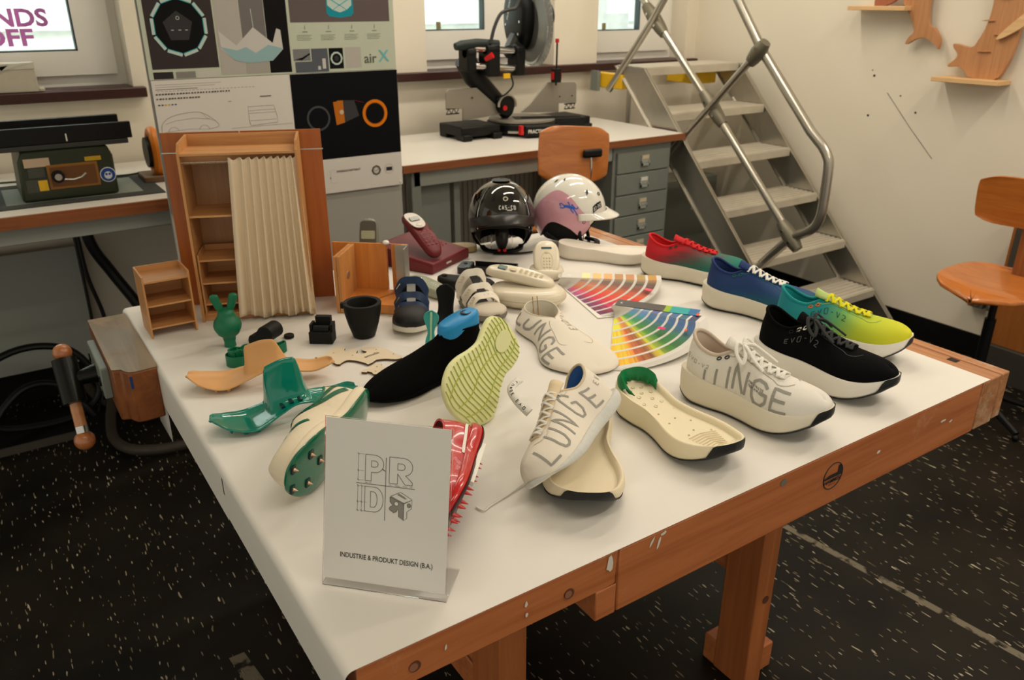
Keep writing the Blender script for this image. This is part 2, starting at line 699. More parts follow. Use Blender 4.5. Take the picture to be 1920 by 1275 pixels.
w1 = window(1, -0.75, 0.605, -0.68, 0.44, 1.402)
w2 = window(2, 1.965, 2.745, 2.0, 2.375, 1.448)
w3 = window(3, 3.045, 3.73, 3.06, 3.46, 1.428)
ox = w2.location.x
for w, gx, zz in ((w2, 2.10, 1.455), (w3, 3.19, 1.435)):
    mb = MB(); mb.box(gx - w.location.x, gx + 0.022 - w.location.x, 0.0, 0.01, zz - w.location.z, zz + 0.035 - w.location.z)
    link('spacer_clip', mb, mat('brass_clip', (150, 140, 100), 0.5, 0.5), w)
o = text_mesh('graffiti', 'HANDS', 0.088, M_GRAF, w1, (0.0 - w1.location.x + 0.035, 0.004, 1.498 - w1.location.z), (R(90), 0, R(1)), bold=0.003, sx=1.08)
o2 = text_mesh('graffiti', 'OFF', 0.085, M_GRAF, w1, (0.13 - w1.location.x - 0.015, 0.004, 1.427 - w1.location.z), (R(90), 0, R(1)), bold=0.003, sx=1.2)

# stone sills
for i, (x0, x1) in enumerate(((-2.6, 0.645), (1.55, 3.80))):
    mb = MB()
    mb.box(x0, x1, WY - 0.05, WY - 0.0, 1.225, 1.265)
    for a, b in WIN:
        lo, hi = max(a, x0), min(b, x1)
        if hi > lo:
            mb.box(lo, hi, WY, WY + 0.13, 1.235, 1.266)
    struct(link('trim_%d' % (i + 1), mb, M_SILL, bevel=0.004))

# outside: light well retaining wall with concrete steps seen through the panes
M_CONC = mat('pale_concrete', (214, 217, 212), 0.9, noise=0.25, nscale=14)
mb = MB()
mb.box(-2.6, 8.0, 4.9, 5.1, 0.6, 3.4)
mb.box(-2.6, 8.0, 4.02, 4.95, 0.95, 1.05)
for k in range(9):
    mb.box(3.0 + 0.2 * k, 3.2 + 0.2 * k, 4.55, 4.9, 1.06, 1.85 - 0.085 * k)
for k in range(5):
    mb.box(-2.6, 8.0, 4.885, 4.9, 1.15 + 0.3 * k, 1.17 + 0.3 * k)
struct(link('wall_outside', mb, M_CONC))

# ---------------------------------------------------------------- right desk (white top, grey steel frame)
M_TOPW = mat('white_laminate', (214, 210, 200), 0.35, noise=0.05, nscale=6)
M_EDGE = wood('brown_edge_banding', (120, 66, 30), (150, 86, 42), 'X', 1.0, 0.5)
cb_holder = {}
dk = thing('work_desk', 'long white topped work desk carrying the mitre saw under the two windows', 'desk', (2.25, 3.34, 0))


def loc_box(t, mb, x0, x1, y0, y1, z0, z1, m=0):
    l = t.location
    if t in (dk, cb_holder.get('t')):
        k = 0.976
        x0, x1, y0, y1 = x0 * k, x1 * k, y0 * k, y1 * k
        z0, z1 = [0.0 if z <= 0.0 else 1.59 - (1.59 - z) * k for z in (z0, z1)]
    mb.box(x0 - l.x, x1 - l.x, y0 - l.y, y1 - l.y, z0 - l.z, z1 - l.z, m)


mb = MB(); loc_box(dk, mb, 1.44, 3.02, 2.975, 3.69, 0.953, 0.97)
link('desktop', mb, M_TOPW, dk)
mb = MB(); loc_box(dk, mb, 1.44, 3.02, 2.965, 2.975, 0.938, 0.969); loc_box(dk, mb, 3.02, 3.028, 2.965, 3.69, 0.938, 0.969)
loc_box(dk, mb, 1.44, 3.02, 2.975, 3.69, 0.938, 0.953)
link('desk_edge', mb, M_EDGE, dk)
mb = MB()
loc_box(dk, mb, 1.50, 2.58, 3.0, 3.025, 0.868, 0.938)
link('desk_rail', mb, M_LGREY, dk, bevel=0.004)
mb = MB()
loc_box(dk, mb, 1.48, 2.6, 3.63, 3.65, 0.85, 0.938)
link('desk_rail', mb, M_LGREY, dk, bevel=0.004)
for (x, y) in ((1.49, 3.0), (1.49, 3.6)):
    mb = MB(); loc_box(dk, mb, x, x + 0.045, y, y + 0.045, 0, 0.938)
    link('leg', mb, M_GREY, dk, bevel=0.004)
mb = MB(); loc_box(dk, mb, 1.54, 1.70, 3.05, 3.07, 0.0, 0.868)
loc_box(dk, mb, 1.72, 1.75, 3.05, 3.09, 0.0, 0.868)
link('modesty_panel', mb, M_GREY, dk, bevel=0.003)

# drawer cabinet
cb = thing('drawer_cabinet', 'tall grey steel drawer cabinet under the right end of the white desk', 'cabinet', (2.71, 3.2, 0))
cb_holder['t'] = cb
mb = MB()
loc_box(cb, mb, 2.585, 2.965, 3.0, 3.60, 0.03, 0.937)
link('cabinet_body', mb, M_GREY, cb, bevel=0.003)
M_LABEL = mat('label_card', (206, 190, 160), 0.7)
for k in range(8):
    zt = 0.905 - k * 0.108
    mb = MB(); loc_box(cb, mb, 2.603, 2.947, 2.985, 3.0, zt - 0.102, zt)
    d = link('drawer', mb, M_GREY, cb, bevel=0.003)
    mb = MB(); loc_box(cb, mb, 2.752, 2.802, 2.978, 2.985, zt - 0.058, zt - 0.022); loc_box(cb, mb, 2.752, 2.802, 2.972, 2.98, zt - 0.072, zt - 0.06)
    for q in (2.752, 2.796):
        loc_box(cb, mb, q, q + 0.006, 2.972, 2.985, zt - 0.072, zt - 0.05)
    link('handle', mb, M_LGREY, d)
    mb = MB(); loc_box(cb, mb, 2.756, 2.798, 2.976, 2.979, zt - 0.04, zt - 0.022)
    link('label_card', mb, M_LABEL if k not in (1,) else M_PAPER, d)

# ribbed radiator behind the desk
rd = thing('radiator', 'tall grey ribbed radiator in the shade below the white desk', 'radiator', (2.15, 3.62, 0.12))
mb = MB()
mb.box(-0.5, 0.5, 0.02, 0.06, 0, 0.72)
for k in range(34):
    x = -0.5 + k * 0.0303
    mb.box(x, x + 0.022, 0.012, 0.03, 0.01, 0.71)
link('radiator_panel', mb, mat('grey_radiator', (176, 168, 154), 0.5), rd)
for sx in (-0.42, 0.42):
    mb = MB(); mb.box(sx - 0.02, sx + 0.02, 0.0, 0.05, -0.12, 0.0)
    link('radiator_foot', mb, M_GREY, rd)

# ---------------------------------------------------------------- left desk
ld = thing('work_desk', 'long white topped work desk below the left window with the green planer on it', 'desk', (-0.7, 3.28, 0))
mb = MB(); loc_box(ld, mb, -2.2, 1.30, 2.90, 3.68, 0.945, 0.97)
link('desktop', mb, M_TOPW, ld)
mb = MB(); loc_box(ld, mb, -2.2, 1.30, 2.888, 2.90, 0.93, 0.969); loc_box(ld, mb, -2.2, 1.30, 2.9, 3.68, 0.93, 0.945)
link('desk_edge', mb, M_EDGE, ld)
mb = MB(); loc_box(ld, mb, -2.1, 1.2, 2.95, 2.975, 0.865, 0.93)
link('desk_rail', mb, M_LGREY, ld, bevel=0.004)
for (x, y) in ((-2.1, 2.98), (1.15, 2.98), (-2.1, 3.6), (1.15, 3.6)):
    mb = MB(); loc_box(ld, mb, x, x + 0.05, y, y + 0.05, 0, 0.93)
    link('leg', mb, M_GREY, ld, bevel=0.004)
mb = MB(); loc_box(ld, mb, -2.0, 0.27, 3.64, 3.66, 0.16, 0.66)
link('back_panel', mb, M_LGREY, ld)

# anti slip mat under the planer
mb = MB()
mb.box(0.0, 0.53, 2.99, 3.05, 0, 0.003); mb.box(0.0, 0.05, 3.05, 3.40, 0, 0.003); mb.box(0.47, 0.53, 3.05, 3.40, 0, 0.003); mb.box(0.05, 0.47, 3.34, 3.40, 0, 0.003)
mb.box(0.05, 0.47, 3.05, 3.34, 0, 0.002, 1)
o = link('bench_mat', mb, [mat('dark_grey_rubber', (52, 54, 50), 0.8), mat('grey_rubber', (128, 134, 124), 0.7)], loc=(0, 0, 0.9702))
tag(o, 'flat grey rubber mat with dark border beneath the green planer', 'mat')

# ---------------------------------------------------------------- planer / jointer on the left desk
pl = thing('bench_planer', 'olive green bench planer with long black fences on the left desk', 'planer', (0.25, 3.2, 0.974))
M_OLIVE = mat('olive_green_enamel', (40, 48, 28), 0.4)
mb = MB()
pr = [(-0.15, 0), (0.143, 0), (0.143, 0.13), (0.13, 0.165), (-0.125, 0.165), (-0.142, 0.13)]
rows = []
old = mb.T
mb.T = Matrix.Rotation(R(90), 4, 'X')
mb.prism(pr, -0.14, 0.14)
mb.T = old
link('body', mb, M_OLIVE, pl, bevel=0.008)
mb = MB(); mb.box(-0.19, 0.20, -0.145, 0.10, 0.166, 0.182)
link('table_plate', mb, M_DARK, pl, bevel=0.002)
mb = MB()
mb.box(-0.42, 0.215, -0.145, -0.125, 0.183, 0.237)
link('front_fence', mb, M_BLACK, pl, bevel=0.002)
mb = MB()
mb.box(-0.42, 0.20, 0.0, 0.025, 0.183, 0.246)
link('rear_fence', mb, M_BLACK, pl, bevel=0.002)
mb = MB(); mb.box(0.012, 0.016, -0.147, -0.145, 0.188, 0.212)
link('scale_mark', mb, M_WHITE, pl)
mb = MB()
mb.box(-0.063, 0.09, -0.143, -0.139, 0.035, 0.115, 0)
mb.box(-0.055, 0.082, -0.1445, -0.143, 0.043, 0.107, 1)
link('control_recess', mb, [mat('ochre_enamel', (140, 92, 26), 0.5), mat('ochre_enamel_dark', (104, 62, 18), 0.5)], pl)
mb = MB(); mb.cyl((-0.035, -0.14, 0.078), (-0.035, -0.165, 0.078), 0.02, 10); mb.cyl((-0.035, -0.165, 0.078), (-0.035, -0.17, 0.078), 0.011, 16, m=1)
link('knob', mb, [M_BLACK, M_ALU], pl)
mb = MB(); mb.tube([(-0.02, -0.147, 0.066), (0.01, -0.147, 0.062), (0.035, -0.147, 0.068), (0.05, -0.147, 0.08)], 0.004, 8)
link('scale_arc', mb, M_ALU, pl)
mb = MB(); mb.cyl((0.117, -0.1405, 0.066), (0.117, -0.1425, 0.066), 0.025, 28); mb.cyl((0.117, -0.1425, 0.066), (0.117, -0.1432, 0.066), 0.0225, 28, m=1)
mb.cyl((0.117, -0.1432, 0.064), (0.117, -0.1438, 0.064), 0.0125, 20, m=0)
for q in (0.112, 0.122):
    mb.cyl((q, -0.1438, 0.068), (q, -0.1444, 0.068), 0.0042, 12, m=1)
link('goggles_sign', mb, [mat('sign_white', (215, 220, 225), 0.5), mat('sign_blue', (24, 62, 140), 0.5)], pl)
mb = MB(); mb.box(-0.125, -0.05, -0.1425, -0.14, 0.112, 0.14)
link('pink_sticker', mb, mat('faded_sticker', (190, 166, 140), 0.7), pl)
mb = MB(); mb.box(0.055, 0.105, -0.1425, -0.14, 0.118, 0.132)
link('yellow_sticker', mb, mat('yellow_sticker', (190, 150, 20), 0.6), pl)
mb = MB(); mb.box(-0.13, -0.065, -0.142, -0.14, 0.03, 0.072); mb.box(-0.095, -0.068, -0.143, -0.142, 0.034, 0.068, 1); link('motor_plate', mb, [mat('grey_plate', (64, 66, 58), 0.5), M_YEL], pl)
mb = MB(); mb.box(-0.118, -0.07, -0.142, -0.14, 0.078, 0.11, 0)
link('switch_plate', mb, mat('grey_plate', (64, 66, 58), 0.5), pl)

# carton on the left sill
mb = MB()
mb.box(-0.13, 0.11, -0.05, 0.05, 0, 0.105)
mb.add([(-0.13, -0.052, 0.105), (-0.02, -0.056, 0.10), (0.0, -0.055, 0.08), (0.03, -0.056, 0.103), (0.11, -0.052, 0.108), (0.11, -0.052, 0.085), (-0.13, -0.052, 0.08)], [(0, 1, 2, 3, 4, 5, 6)], 1)
mb.box(0.11, 0.13, -0.045, 0.04, 0.0, 0.012, 0)
o = link('carton', mb, [mat('dusty_white_card', (186, 178, 160), 0.8, noise=0.08), mat('cream_card', (205, 200, 184), 0.8)], loc=(0.155, 3.735, 1.2665), rot=(0, 0, R(-4)), bevel=0.003)
tag(o, 'small dusty white carton standing on the left window sill', 'box')

# yellow and black clamp behind the board
cl = thing('power_cable_reel', 'orange and black reel half hidden behind the left edge of the poster board', 'cable reel', (0.560, 3.25, 0.971))
mb = MB(); mb.tube([(0, 0.06 * math.cos(a), 0.10 + 0.075 * math.sin(a)) for a in [2 * PI * k / 28 for k in range(28)]], 0.018, 10, closed=True)
link('reel_rim', mb, mat('orange_plastic', (214, 120, 16), 0.4), cl)
mb = MB(); mb.cyl((-0.03, 0, 0.10), (0.03, 0, 0.10), 0.055, 24)
link('reel_drum', mb, M_BLACK, cl)
mb = MB(); mb.box(-0.06, 0.05, -0.07, 0.07, 0, 0.022)
link('reel_base', mb, wood('brown_block', (92, 62, 36), (120, 84, 50), 'X'), cl, bevel=0.003)
mb = MB(); mb.tube(crom([(0.50, 3.3, 0.99), (0.44, 3.36, 0.977), (0.30, 3.42, 0.975), (0.1, 3.46, 0.975), (-0.2, 3.5, 0.975)], 6), 0.0035, 8)
o = link('green_cable', mb, mat('green_cable_sheath', (60, 72, 50), 0.5)); tag(o, 'thin dark green cable lying on the left desk behind the planer', 'cable')

# cables hanging under the left desk and coiled on the floor
M_CABLE = mat('black_cable_sheath', (10, 10, 10), 0.45)
for nm, pts, r, lb in (
    ('hanging_cable', [(0.30, 3.55, 0.92), (0.31, 3.55, 0.7), (0.37, 3.55, 0.55), (0.44, 3.52, 0.40), (0.48, 3.5, 0.26)], 0.022, 'thick black cable bundle hanging below the left desk edge'),
    ('hanging_cable', [(0.27, 3.5, 0.92), (0.27, 3.5, 0.6), (0.30, 3.5, 0.4), (0.31, 3.5, 0.2), (0.28, 3.45, 0.02)], 0.008, 'thin black cable hanging beside the thick bundle below the left desk'),
    ('hanging_cable', [(0.25, 3.42, 0.92), (0.25, 3.42, 0.5), (0.24, 3.42, 0.2), (0.2, 3.4, 0.02)], 0.006, 'thinnest black cable hanging straight down beneath the left desk'),
    ('floor_cable', [(-0.45, 3.2, 0.03), (-0.3, 3.35, 0.22), (-0.05, 3.42, 0.34), (0.15, 3.42, 0.30), (0.22, 3.4, 0.12), (0.1, 3.38, 0.03), (-0.15, 3.33, 0.08), (-0.05, 3.36, 0.2), (0.08, 3.38, 0.18), (0.18, 3.35, 0.03)], 0.014, 'black cable coiled in loops on the floor under the left desk'),
):
    mb = MB(); mb.tube(crom(pts, 8), r, 10)
    o = link(nm, mb, M_CABLE)
    tag(o, lb, 'cable')
# extraction hose on the floor left of the bench
M_HOSE = mat('grey_brown_hose', (60, 54, 46), 0.6, noise=0.2, nscale=60)
mb = MB(); mb.tube(crom([(0.19, 3.62, 0.06), (0.217, 3.516, 0.03), (0.301, 3.327, 0.03), (0.396, 3.281, 0.03), (0.55, 3.3, 0.03)], 8), 0.020, 12)
mb.tube(crom([(0.26, 3.36, 0.09), (0.225, 3.24, 0.05), (0.212, 3.10, 0.03), (0.251, 2.98, 0.03), (0.343, 2.919, 0.03), (0.46, 2.90, 0.03)], 8), 0.020, 12)
o = link('extraction_hose', mb, M_HOSE)
tag(o, 'dusty grey extraction hose curling on the dark floor beside the workbench', 'hose')
mb = MB(); mb.box(-0.9, 0.10, 3.25, 3.5, 0.0, 0.022); mb.box(-0.9, 0.10, 3.24, 3.25, 0.0, 0.03, 1)
o = link('floor_tray', mb, [M_SKIRT, mat('steel_lip', (70, 66, 58), 0.5)])
tag(o, 'low black tray on the floor under the left desk', 'tray')

# ---------------------------------------------------------------- chairs
M_SEAT = wood('orange_beech_chair_ply', (170, 96, 36), (196, 118, 52), 'X', 0.9, 0.28, coat=0.4)


def shell(mb, w, h, bow, th, cx=0, round_=0.35, nx=16, nz=12, shape=0.0):
    """curved plywood back rest, x across, z up, centre at origin, bowed in y"""
    def half(t):
        return w / 2 * (1 - 0.10 * shape * (1 - t))
    front, back = [], []
    for k in range(nz + 1):
        t = k / nz
        v = 2 * t - 1
        e = (1 - abs(v) ** 4.0) ** (1 / 4.0) if abs(v) < 1 else 0.0
        e = round_ * 0 + max(e, 0.0)
        hw = half(t) * (0.80 + 0.20 * e) if abs(v) < 1 else half(t) * 0.80
        row1, row2 = [], []
        for i in range(nx + 1):
            u = 2 * i / nx - 1
            x = cx + hw * u
            zc = h / 2 * v * (1 - 0.10 * u ** 6)
            y = bow * (u * u)
            row1.append((x, y - th / 2, zc)); row2.append((x, y + th / 2, zc))
        front.append(row1); back.append(row2)
    mb.grid(front); mb.grid(back)
    for rw in (0, nz):
        mb.grid([front[rw], back[rw]])
    mb.grid([[r[0] for r in front], [r[0] for r in back]])
    mb.grid([[r[-1] for r in front], [r[-1] for r in back]])


c1 = thing('work_chair', 'orange plywood work chair standing in front of the white desk', 'chair', (2.070, 2.72, 0), R(-8))
mb = MB(); shell(mb, 0.335, 0.225, 0.025, 0.011)
link('backrest', mb, M_SEAT, c1, loc=(0.006, -0.10, 1.008), rot=(R(-6), R(5), R(0)), bevel=0.003, subsurf=1)
mb = MB(); mb.cbox((0.07, -0.117, 1.01), (0.09, 0.02, 0.035))
link('backrest_bracket', mb, M_BLACK, c1, bevel=0.012, bseg=4)
mb = MB(); mb.tube(crom([(0.07, -0.10, 1.0), (0.07, -0.105, 0.93), (0.065, -0.08, 0.82), (0.03, 0.0, 0.70), (0, 0.1, 0.66)], 6), 0.009, 10, flat=0.5)
link('backrest_bar', mb, M_CHROME, c1)
mb = MB()
mb.lathe([(0.0, 0.66), (0.17, 0.66), (0.19, 0.668), (0.19, 0.676), (0.17, 0.682), (0.0, 0.68)], 32, (0, 0.16, 0))
link('seat', mb, M_SEAT, c1)
mb = MB(); mb.cyl((0, 0.16, 0.1), (0, 0.16, 0.66), 0.018)
link('pedestal', mb, M_CHROME, c1)
for k in range(5):
    a = 2 * PI * k / 5 + 0.3
    mb = MB(); mb.tube([(0.02 * math.cos(a), 0.16 + 0.02 * math.sin(a), 0.12), (0.24 * math.cos(a), 0.16 + 0.24 * math.sin(a), 0.03)], [0.018, 0.012], 8)
    mb.sphere((0.24 * math.cos(a), 0.16 + 0.24 * math.sin(a), 0.014), 0.014, 12, 8)
    link('leg', mb, M_BLACK, c1)

c2 = thing('work_chair', 'orange plywood work chair with black post at the right edge beside the right wall', 'chair', (3.24, 1.42, 0), R(-90))
mb = MB(); shell(mb, 0.42, 0.20, -0.02, 0.012)
link('backrest', mb, M_SEAT, c2, loc=(0.0, 0.12, 0.862), rot=(R(8), 0, 0), bevel=0.003, subsurf=1)
mb = MB(); mb.box(-0.03, 0.02, 0.145, 0.165, 0.56, 0.80)
link('back_support', mb, [wood('brown_support', (118, 66, 28), (150, 88, 40), 'Z')], c2, bevel=0.003)
mb = MB()
rows = []
for k in range(15):
    t = k / 14
    y = -0.20 + 0.40 * t
    e = max(0.0, 1 - abs(2 * t - 1) ** 3.2) ** 0.42
    hw = 0.205 * max(e, 0.02)
    rows.append([(hw * (2 * i / 16 - 1), y, 0.555 + 0.018 * (2 * i / 16 - 1) ** 2 - 0.03 * max(0, 1 - t * 3.5) ** 2 + 0.01 * t) for i in range(17)])
mb.grid(rows)
link('seat', mb, M_SEAT, c2, solid=0.016, bevel=0.003)
mb = MB(); mb.cyl((0, 0.0, 0.30), (0, 0.0, 0.55), 0.014); mb.cyl((0, 0.0, 0.10), (0, 0, 0.42), 0.021)
link('pedestal', mb, M_BLACK, c2)
for k in range(5):
    a = 2 * PI * k / 5 + 0.9
    mb = MB(); mb.tube([(0.02 * math.cos(a), 0.02 * math.sin(a), 0.11), (0.25 * math.cos(a), 0.25 * math.sin(a), 0.03)], [0.02, 0.012], 8)
    mb.sphere((0.25 * math.cos(a), 0.25 * math.sin(a), 0.014), 0.014, 12, 8)
    link('leg', mb, M_BLACK, c2)

# plywood cabinet by the right wall
pc = thing('plywood_cabinet', 'brown plywood cabinet on a dark grey plinth behind the right chair', 'cabinet', (3.68, 1.2, 0))
mb = MB(); mb.box(-0.03, 0.13, -0.55, 0.40, 0.16, 0.78)
link('cabinet_body', mb, wood('brown_cabinet_ply', (140, 82, 30), (162, 98, 40), 'Z', 0.8), pc, bevel=0.003)
mb = MB(); mb.box(-0.034, -0.029, 0.29, 0.385, 0.46, 0.775)
link('grey_inset', mb, mat('inset_grey', (66, 62, 54), 0.6), pc)
mb = MB(); mb.box(-0.05, 0.13, -0.55, 0.41, 0.0, 0.16)
link('plinth', mb, mat('plinth_grey', (58, 55, 48), 0.6), pc, bevel=0.003)
mb = MB(); mb.box(-0.04, 0.0, -0.035, 0.035, -0.035, 0.035); mb.cyl((-0.045, 0, 0), (-0.03, 0, 0), 0.026, 20, m=1); mb.cyl((-0.047, 0, 0), (-0.044, 0, 0), 0.016, 20, m=0)
mb.box(-0.04, 0.0, -0.12, -0.05, -0.035, 0.035); mb.cyl((-0.045, -0.085, 0), (-0.03, -0.085, 0), 0.026, 20, m=1)
o = link('wall_socket', mb, [mat('grey_socket', (92, 88, 80), 0.5), mat('socket_ring', (142, 138, 128), 0.4)], loc=(XR, 1.74, 0.29), bevel=0.003)
tag(o, 'grey double socket low on the right wall behind the chair post', 'socket')

# wall shelves and wooden whales
M_PINE = wood('pale_pine', (206, 164, 112), (222, 184, 134), 'Y', 1.0, 0.6)
M_WHALE = wood('tan_beech', (170, 116, 72), (190, 136, 90), 'Z', 1.2, 0.6)
for y0, y1, z, lb in ((2.32, 2.62, 1.557, 'pale pine wall shelf at the top edge under the hanging wooden whale'), (1.83, 2.13, 1.262, 'pale pine wall shelf on the right carrying the wooden whale tail down')):
    mb = MB(); mb.box(-0.11, 0, y0, y1, -0.011, 0.009)
    o = link('wall_shelf', mb, M_PINE, loc=(XR - 0.0002, 0, z), bevel=0.002)
    tag(o, lb, 'shelf', None)


def yz_plate(mb, pts, x0, x1, m=0):
    n = len(pts)
    v = [(x0, p[0], p[1]) for p in pts] + [(x1, p[0], p[1]) for p in pts]
    f = [list(range(n)), list(range(n, 2 * n))[::-1]] + [(i, (i + 1) % n, n + (i + 1) % n, n + i) for i in range(n)]
    mb.add(v, f, m)


mb = MB()
yz_plate(mb, crom([(2.46, 1.80), (2.40, 1.70), (2.375, 1.60), (2.325, 1.53), (2.30, 1.49), (2.288, 1.455), (2.31, 1.43), (2.318, 1.40), (2.27, 1.425), (2.225, 1.43), (2.17, 1.40), (2.158, 1.385), (2.158, 1.43), (2.19, 1.472), (2.225, 1.495), (2.24, 1.60), (2.24, 1.70), (2.27, 1.85), (2.38, 1.9)], 4, True), 0, 0.022)
wh = link('whale_figure', mb, M_WHALE, loc=(XR - 0.055, 0, 0), bevel=0.002)
tag(wh, 'flat wooden whale with curved tail fluke hanging down past the upper wall shelf', 'figure')
mb = MB()
yz_plate(mb, crom([(2.50, 1.567), (2.42, 1.575), (2.38, 1.62), (2.47, 1.66)], 4, True), -0.02, 0.0)
link('flipper', mb, mat('reddish_flipper', (160, 96, 66), 0.6), wh)
w2f = thing('whale_figure', 'larger tan wooden whale standing tail first on the lower wall shelf', 'figure', (XR - 0.05, 0, 0))
mb = MB()
yz_plate(mb, crom([(1.99, 1.273), (1.88, 1.272), (1.845, 1.32), (1.825, 1.40), (1.82, 1.50), (1.83, 1.60), (1.86, 1.75), (1.95, 1.82), (1.98, 1.7), (1.955, 1.6), (1.96, 1.50), (1.985, 1.43), (2.01, 1.40), (2.085, 1.412), (2.088, 1.395), (2.065, 1.37), (2.068, 1.35), (2.098, 1.322), (2.09, 1.312), (2.05, 1.315), (2.02, 1.30)], 4, True), 0, 0.024)
link('body', mb, M_WHALE, w2f, bevel=0.002)
for (y, z) in ((1.90, 1.60), (1.955, 1.51), (1.89, 1.455), (1.945, 1.385)):
    mb = MB(); yz_plate(mb, [(y - 0.028, z), (y, z + 0.004), (y + 0.03, z - 0.001), (y, z - 0.003)], -0.008, 0.001)
    link('scale_ridge', mb, M_WHALE, w2f)
mb = MB(); yz_plate(mb, crom([(1.90, 1.44), (1.87, 1.445), (1.80, 1.49), (1.74, 1.55), (1.78, 1.56), (1.85, 1.50)], 4, True), -0.02, -0.005)
link('flipper', mb, M_PINE, w2f)

# ---------------------------------------------------------------- aluminium stairs
st = thing('stair_ladder', 'aluminium access stairs with tubular handrail against the right wall', 'stairs', (3.3, 2.7, 0))
XL, XRR = 2.985, 3.68
L0 = st.location


def P(x, y, z):
    return (x - L0.x, y - L0.y, z - L0.z)


nose = [(2.19 + 0.2095 * k, 0.236 + 0.207 * k) for k in range(6)]
for k, (y, z) in enumerate(nose):
    mb = MB()
    d = 0.235
    mb.box(XL - L0.x, XRR - L0.x, y - L0.y, y + d - L0.y, z - 0.042, z - 0.004)
    for j in range(8 if k < 3 else 5):
        yy = y + 0.006 + j * d / (8 if k < 3 else 5)
        mb.box(XL - L0.x, XRR - L0.x, yy - L0.y, yy + (0.017 if k < 3 else 0.036) - L0.y, z - 0.004, z)
    link('tread', mb, M_ALU_L, st, bevel=0.0015)
dy, dz = 0.2095, 0.207
for x0, x1 in ((XL - 0.022, XL), (XRR, XRR + 0.03)):
    mb = MB()
    ya, za = 2.19 - 1.14 * dy + 0.05, 0.0
    # stringer as a slanted channel: outline in YZ
    f0 = (2.02, 0.0); f1 = (2.19, 0.0)
    top = (3.47, 1.27)
    prof = [(1.985, 0.0), (2.175, 0.0), (3.46, 1.268), (3.235, 1.268)]
    prof = [(p[0] - L0.y, p[1]) for p in prof]
    a, b = (x0 - L0.x, x1 - L0.x)
    yz_plate(mb, prof, a + 0.01, a + 0.016)
    # flanges
    for (q0, q1) in ((prof[0], prof[3]), (prof[1], prof[2])):
        mb.add([(a, q0[0], q0[1]), (b, q0[0], q0[1]), (b, q1[0], q1[1]), (a, q1[0], q1[1]),
                (a, q0[0] + 0.008, q0[1]), (b, q0[0] + 0.008, q0[1]), (b, q1[0] + 0.008, q1[1]), (a, q1[0] + 0.008, q1[1])],
               [(0, 1, 2, 3), (4, 7, 6, 5), (0, 4, 5, 1), (2, 6, 7, 3), (1, 5, 6, 2), (0, 3, 7, 4)])
    link('stringer', mb, M_ALU, st)
# yellow sill brackets
for x, w_ in ((2.99, 0.03), (3.60, 0.08)):
    mb = MB(); mb.box(x - w_ - L0.x, x + w_ - L0.x, 3.40 - L0.y, 3.64 - L0.y, 1.15, 1.225)
    link('landing_bracket', mb, M_YEL, st, bevel=0.004)
mb = MB(); mb.box(2.935 - L0.x, 2.955 - L0.x, 3.57 - L0.y, 3.63 - L0.y, 1.13, 1.235)
link('bracket_plate', mb, M_GREY, st)
XH = 3.02
M_TUBE = mat('satin_aluminium_tube', (178, 174, 162), 0.28, 0.85, noise=0.1, nscale=30)
hr = crom([P(XH, 2.80, 1.70), P(XH, 2.53, 1.362), P(XH, 2.20, 1.06)], 4)
bend = [P(XH, 2.155, 1.02), P(XH, 2.125, 0.985), P(XH, 2.108, 0.94), P(XH, 2.105, 0.80), P(XH, 2.11, 0.72), P(XH, 2.135, 0.665), P(XH, 2.18, 0.63), P(XH, 2.25, 0.585), P(XH, 2.40, 0.42)]
mb = MB(); mb.tube([P(XH, 3.2, 2.2), P(XH, 2.80, 1.715), P(XH, 2.53, 1.382), P(XH, 2.22, 1.07)] + crom(bend, 5), 0.0215, 16)
link('handrail', mb, M_TUBE, st)
mb = MB(); mb.tube([P(XH, 2.25, 0.60), P(XH, 2.80, 1.12), P(XH, 3.25, 1.52), P(XH, 3.6, 1.85)], 0.0185, 16)
link('middle_rail', mb, M_TUBE, st)
mb = MB(); mb.tube([P(XH - 0.03, 2.55, 1.36), P(XH - 0.03, 2.78, 1.12), P(XH - 0.05, 3.06, 0.82)], 0.0175, 16)
link('handrail_post', mb, M_TUBE, st)
mb = MB(); mb.tube([P(XH - 0.03, 2.95, 1.86), P(XH - 0.03, 3.22, 1.50), P(XH - 0.06, 3.50, 1.14)], 0.0185, 16)
link('handrail_post', mb, M_TUBE, st)
M_CLAMP = mat('dull_cast_clamp', (118, 114, 98), 0.45, 0.6)
for c, ang, ln in (((XH, 2.79, 1.11), 43, 0.10), ((XH, 3.235, 1.50), 42, 0.10), ((XH, 2.255, 0.60), 44, 0.075), ((XH - 0.02, 2.54, 1.375), -50, 0.06)):
    mb = MB()
    cc = Vector(P(*c)); dv = Vector((0, math.cos(R(ang)), math.sin(R(ang))))
    mb.tube([cc - dv * ln, cc - dv * ln * 0.6, cc, cc + dv * ln * 0.6, cc + dv * ln], [0.024, 0.031, 0.036, 0.031, 0.024], 14)
    for q in (-0.4, 0.4):
        b0 = cc + dv * ln * q
        mb.cyl(b0 + Vector((-0.036, 0, 0)), b0 + Vector((-0.030, 0, 0)), 0.007, 10, m=1)
    link('clamp', mb, [M_CLAMP, M_CHROME], st)
mb = MB(); mb.tube([P(3.25, 3.66, 0.0), P(3.25, 3.66, 1.23)], 0.014, 10)
link('rear_post', mb, M_ALU, st)
# things stored beneath the stairs
mb = MB(); mb.box(-0.28, 0.30, -0.10, 0.10, 0, 0.62)
o = link('grey_panel_stack', mb, mat('greenish_grey_board', (112, 114, 104), 0.6), loc=(3.42, 3.45, 0.001), bevel=0.004)
tag(o, 'grey green board leaning in the shade beneath the aluminium stairs', 'board')
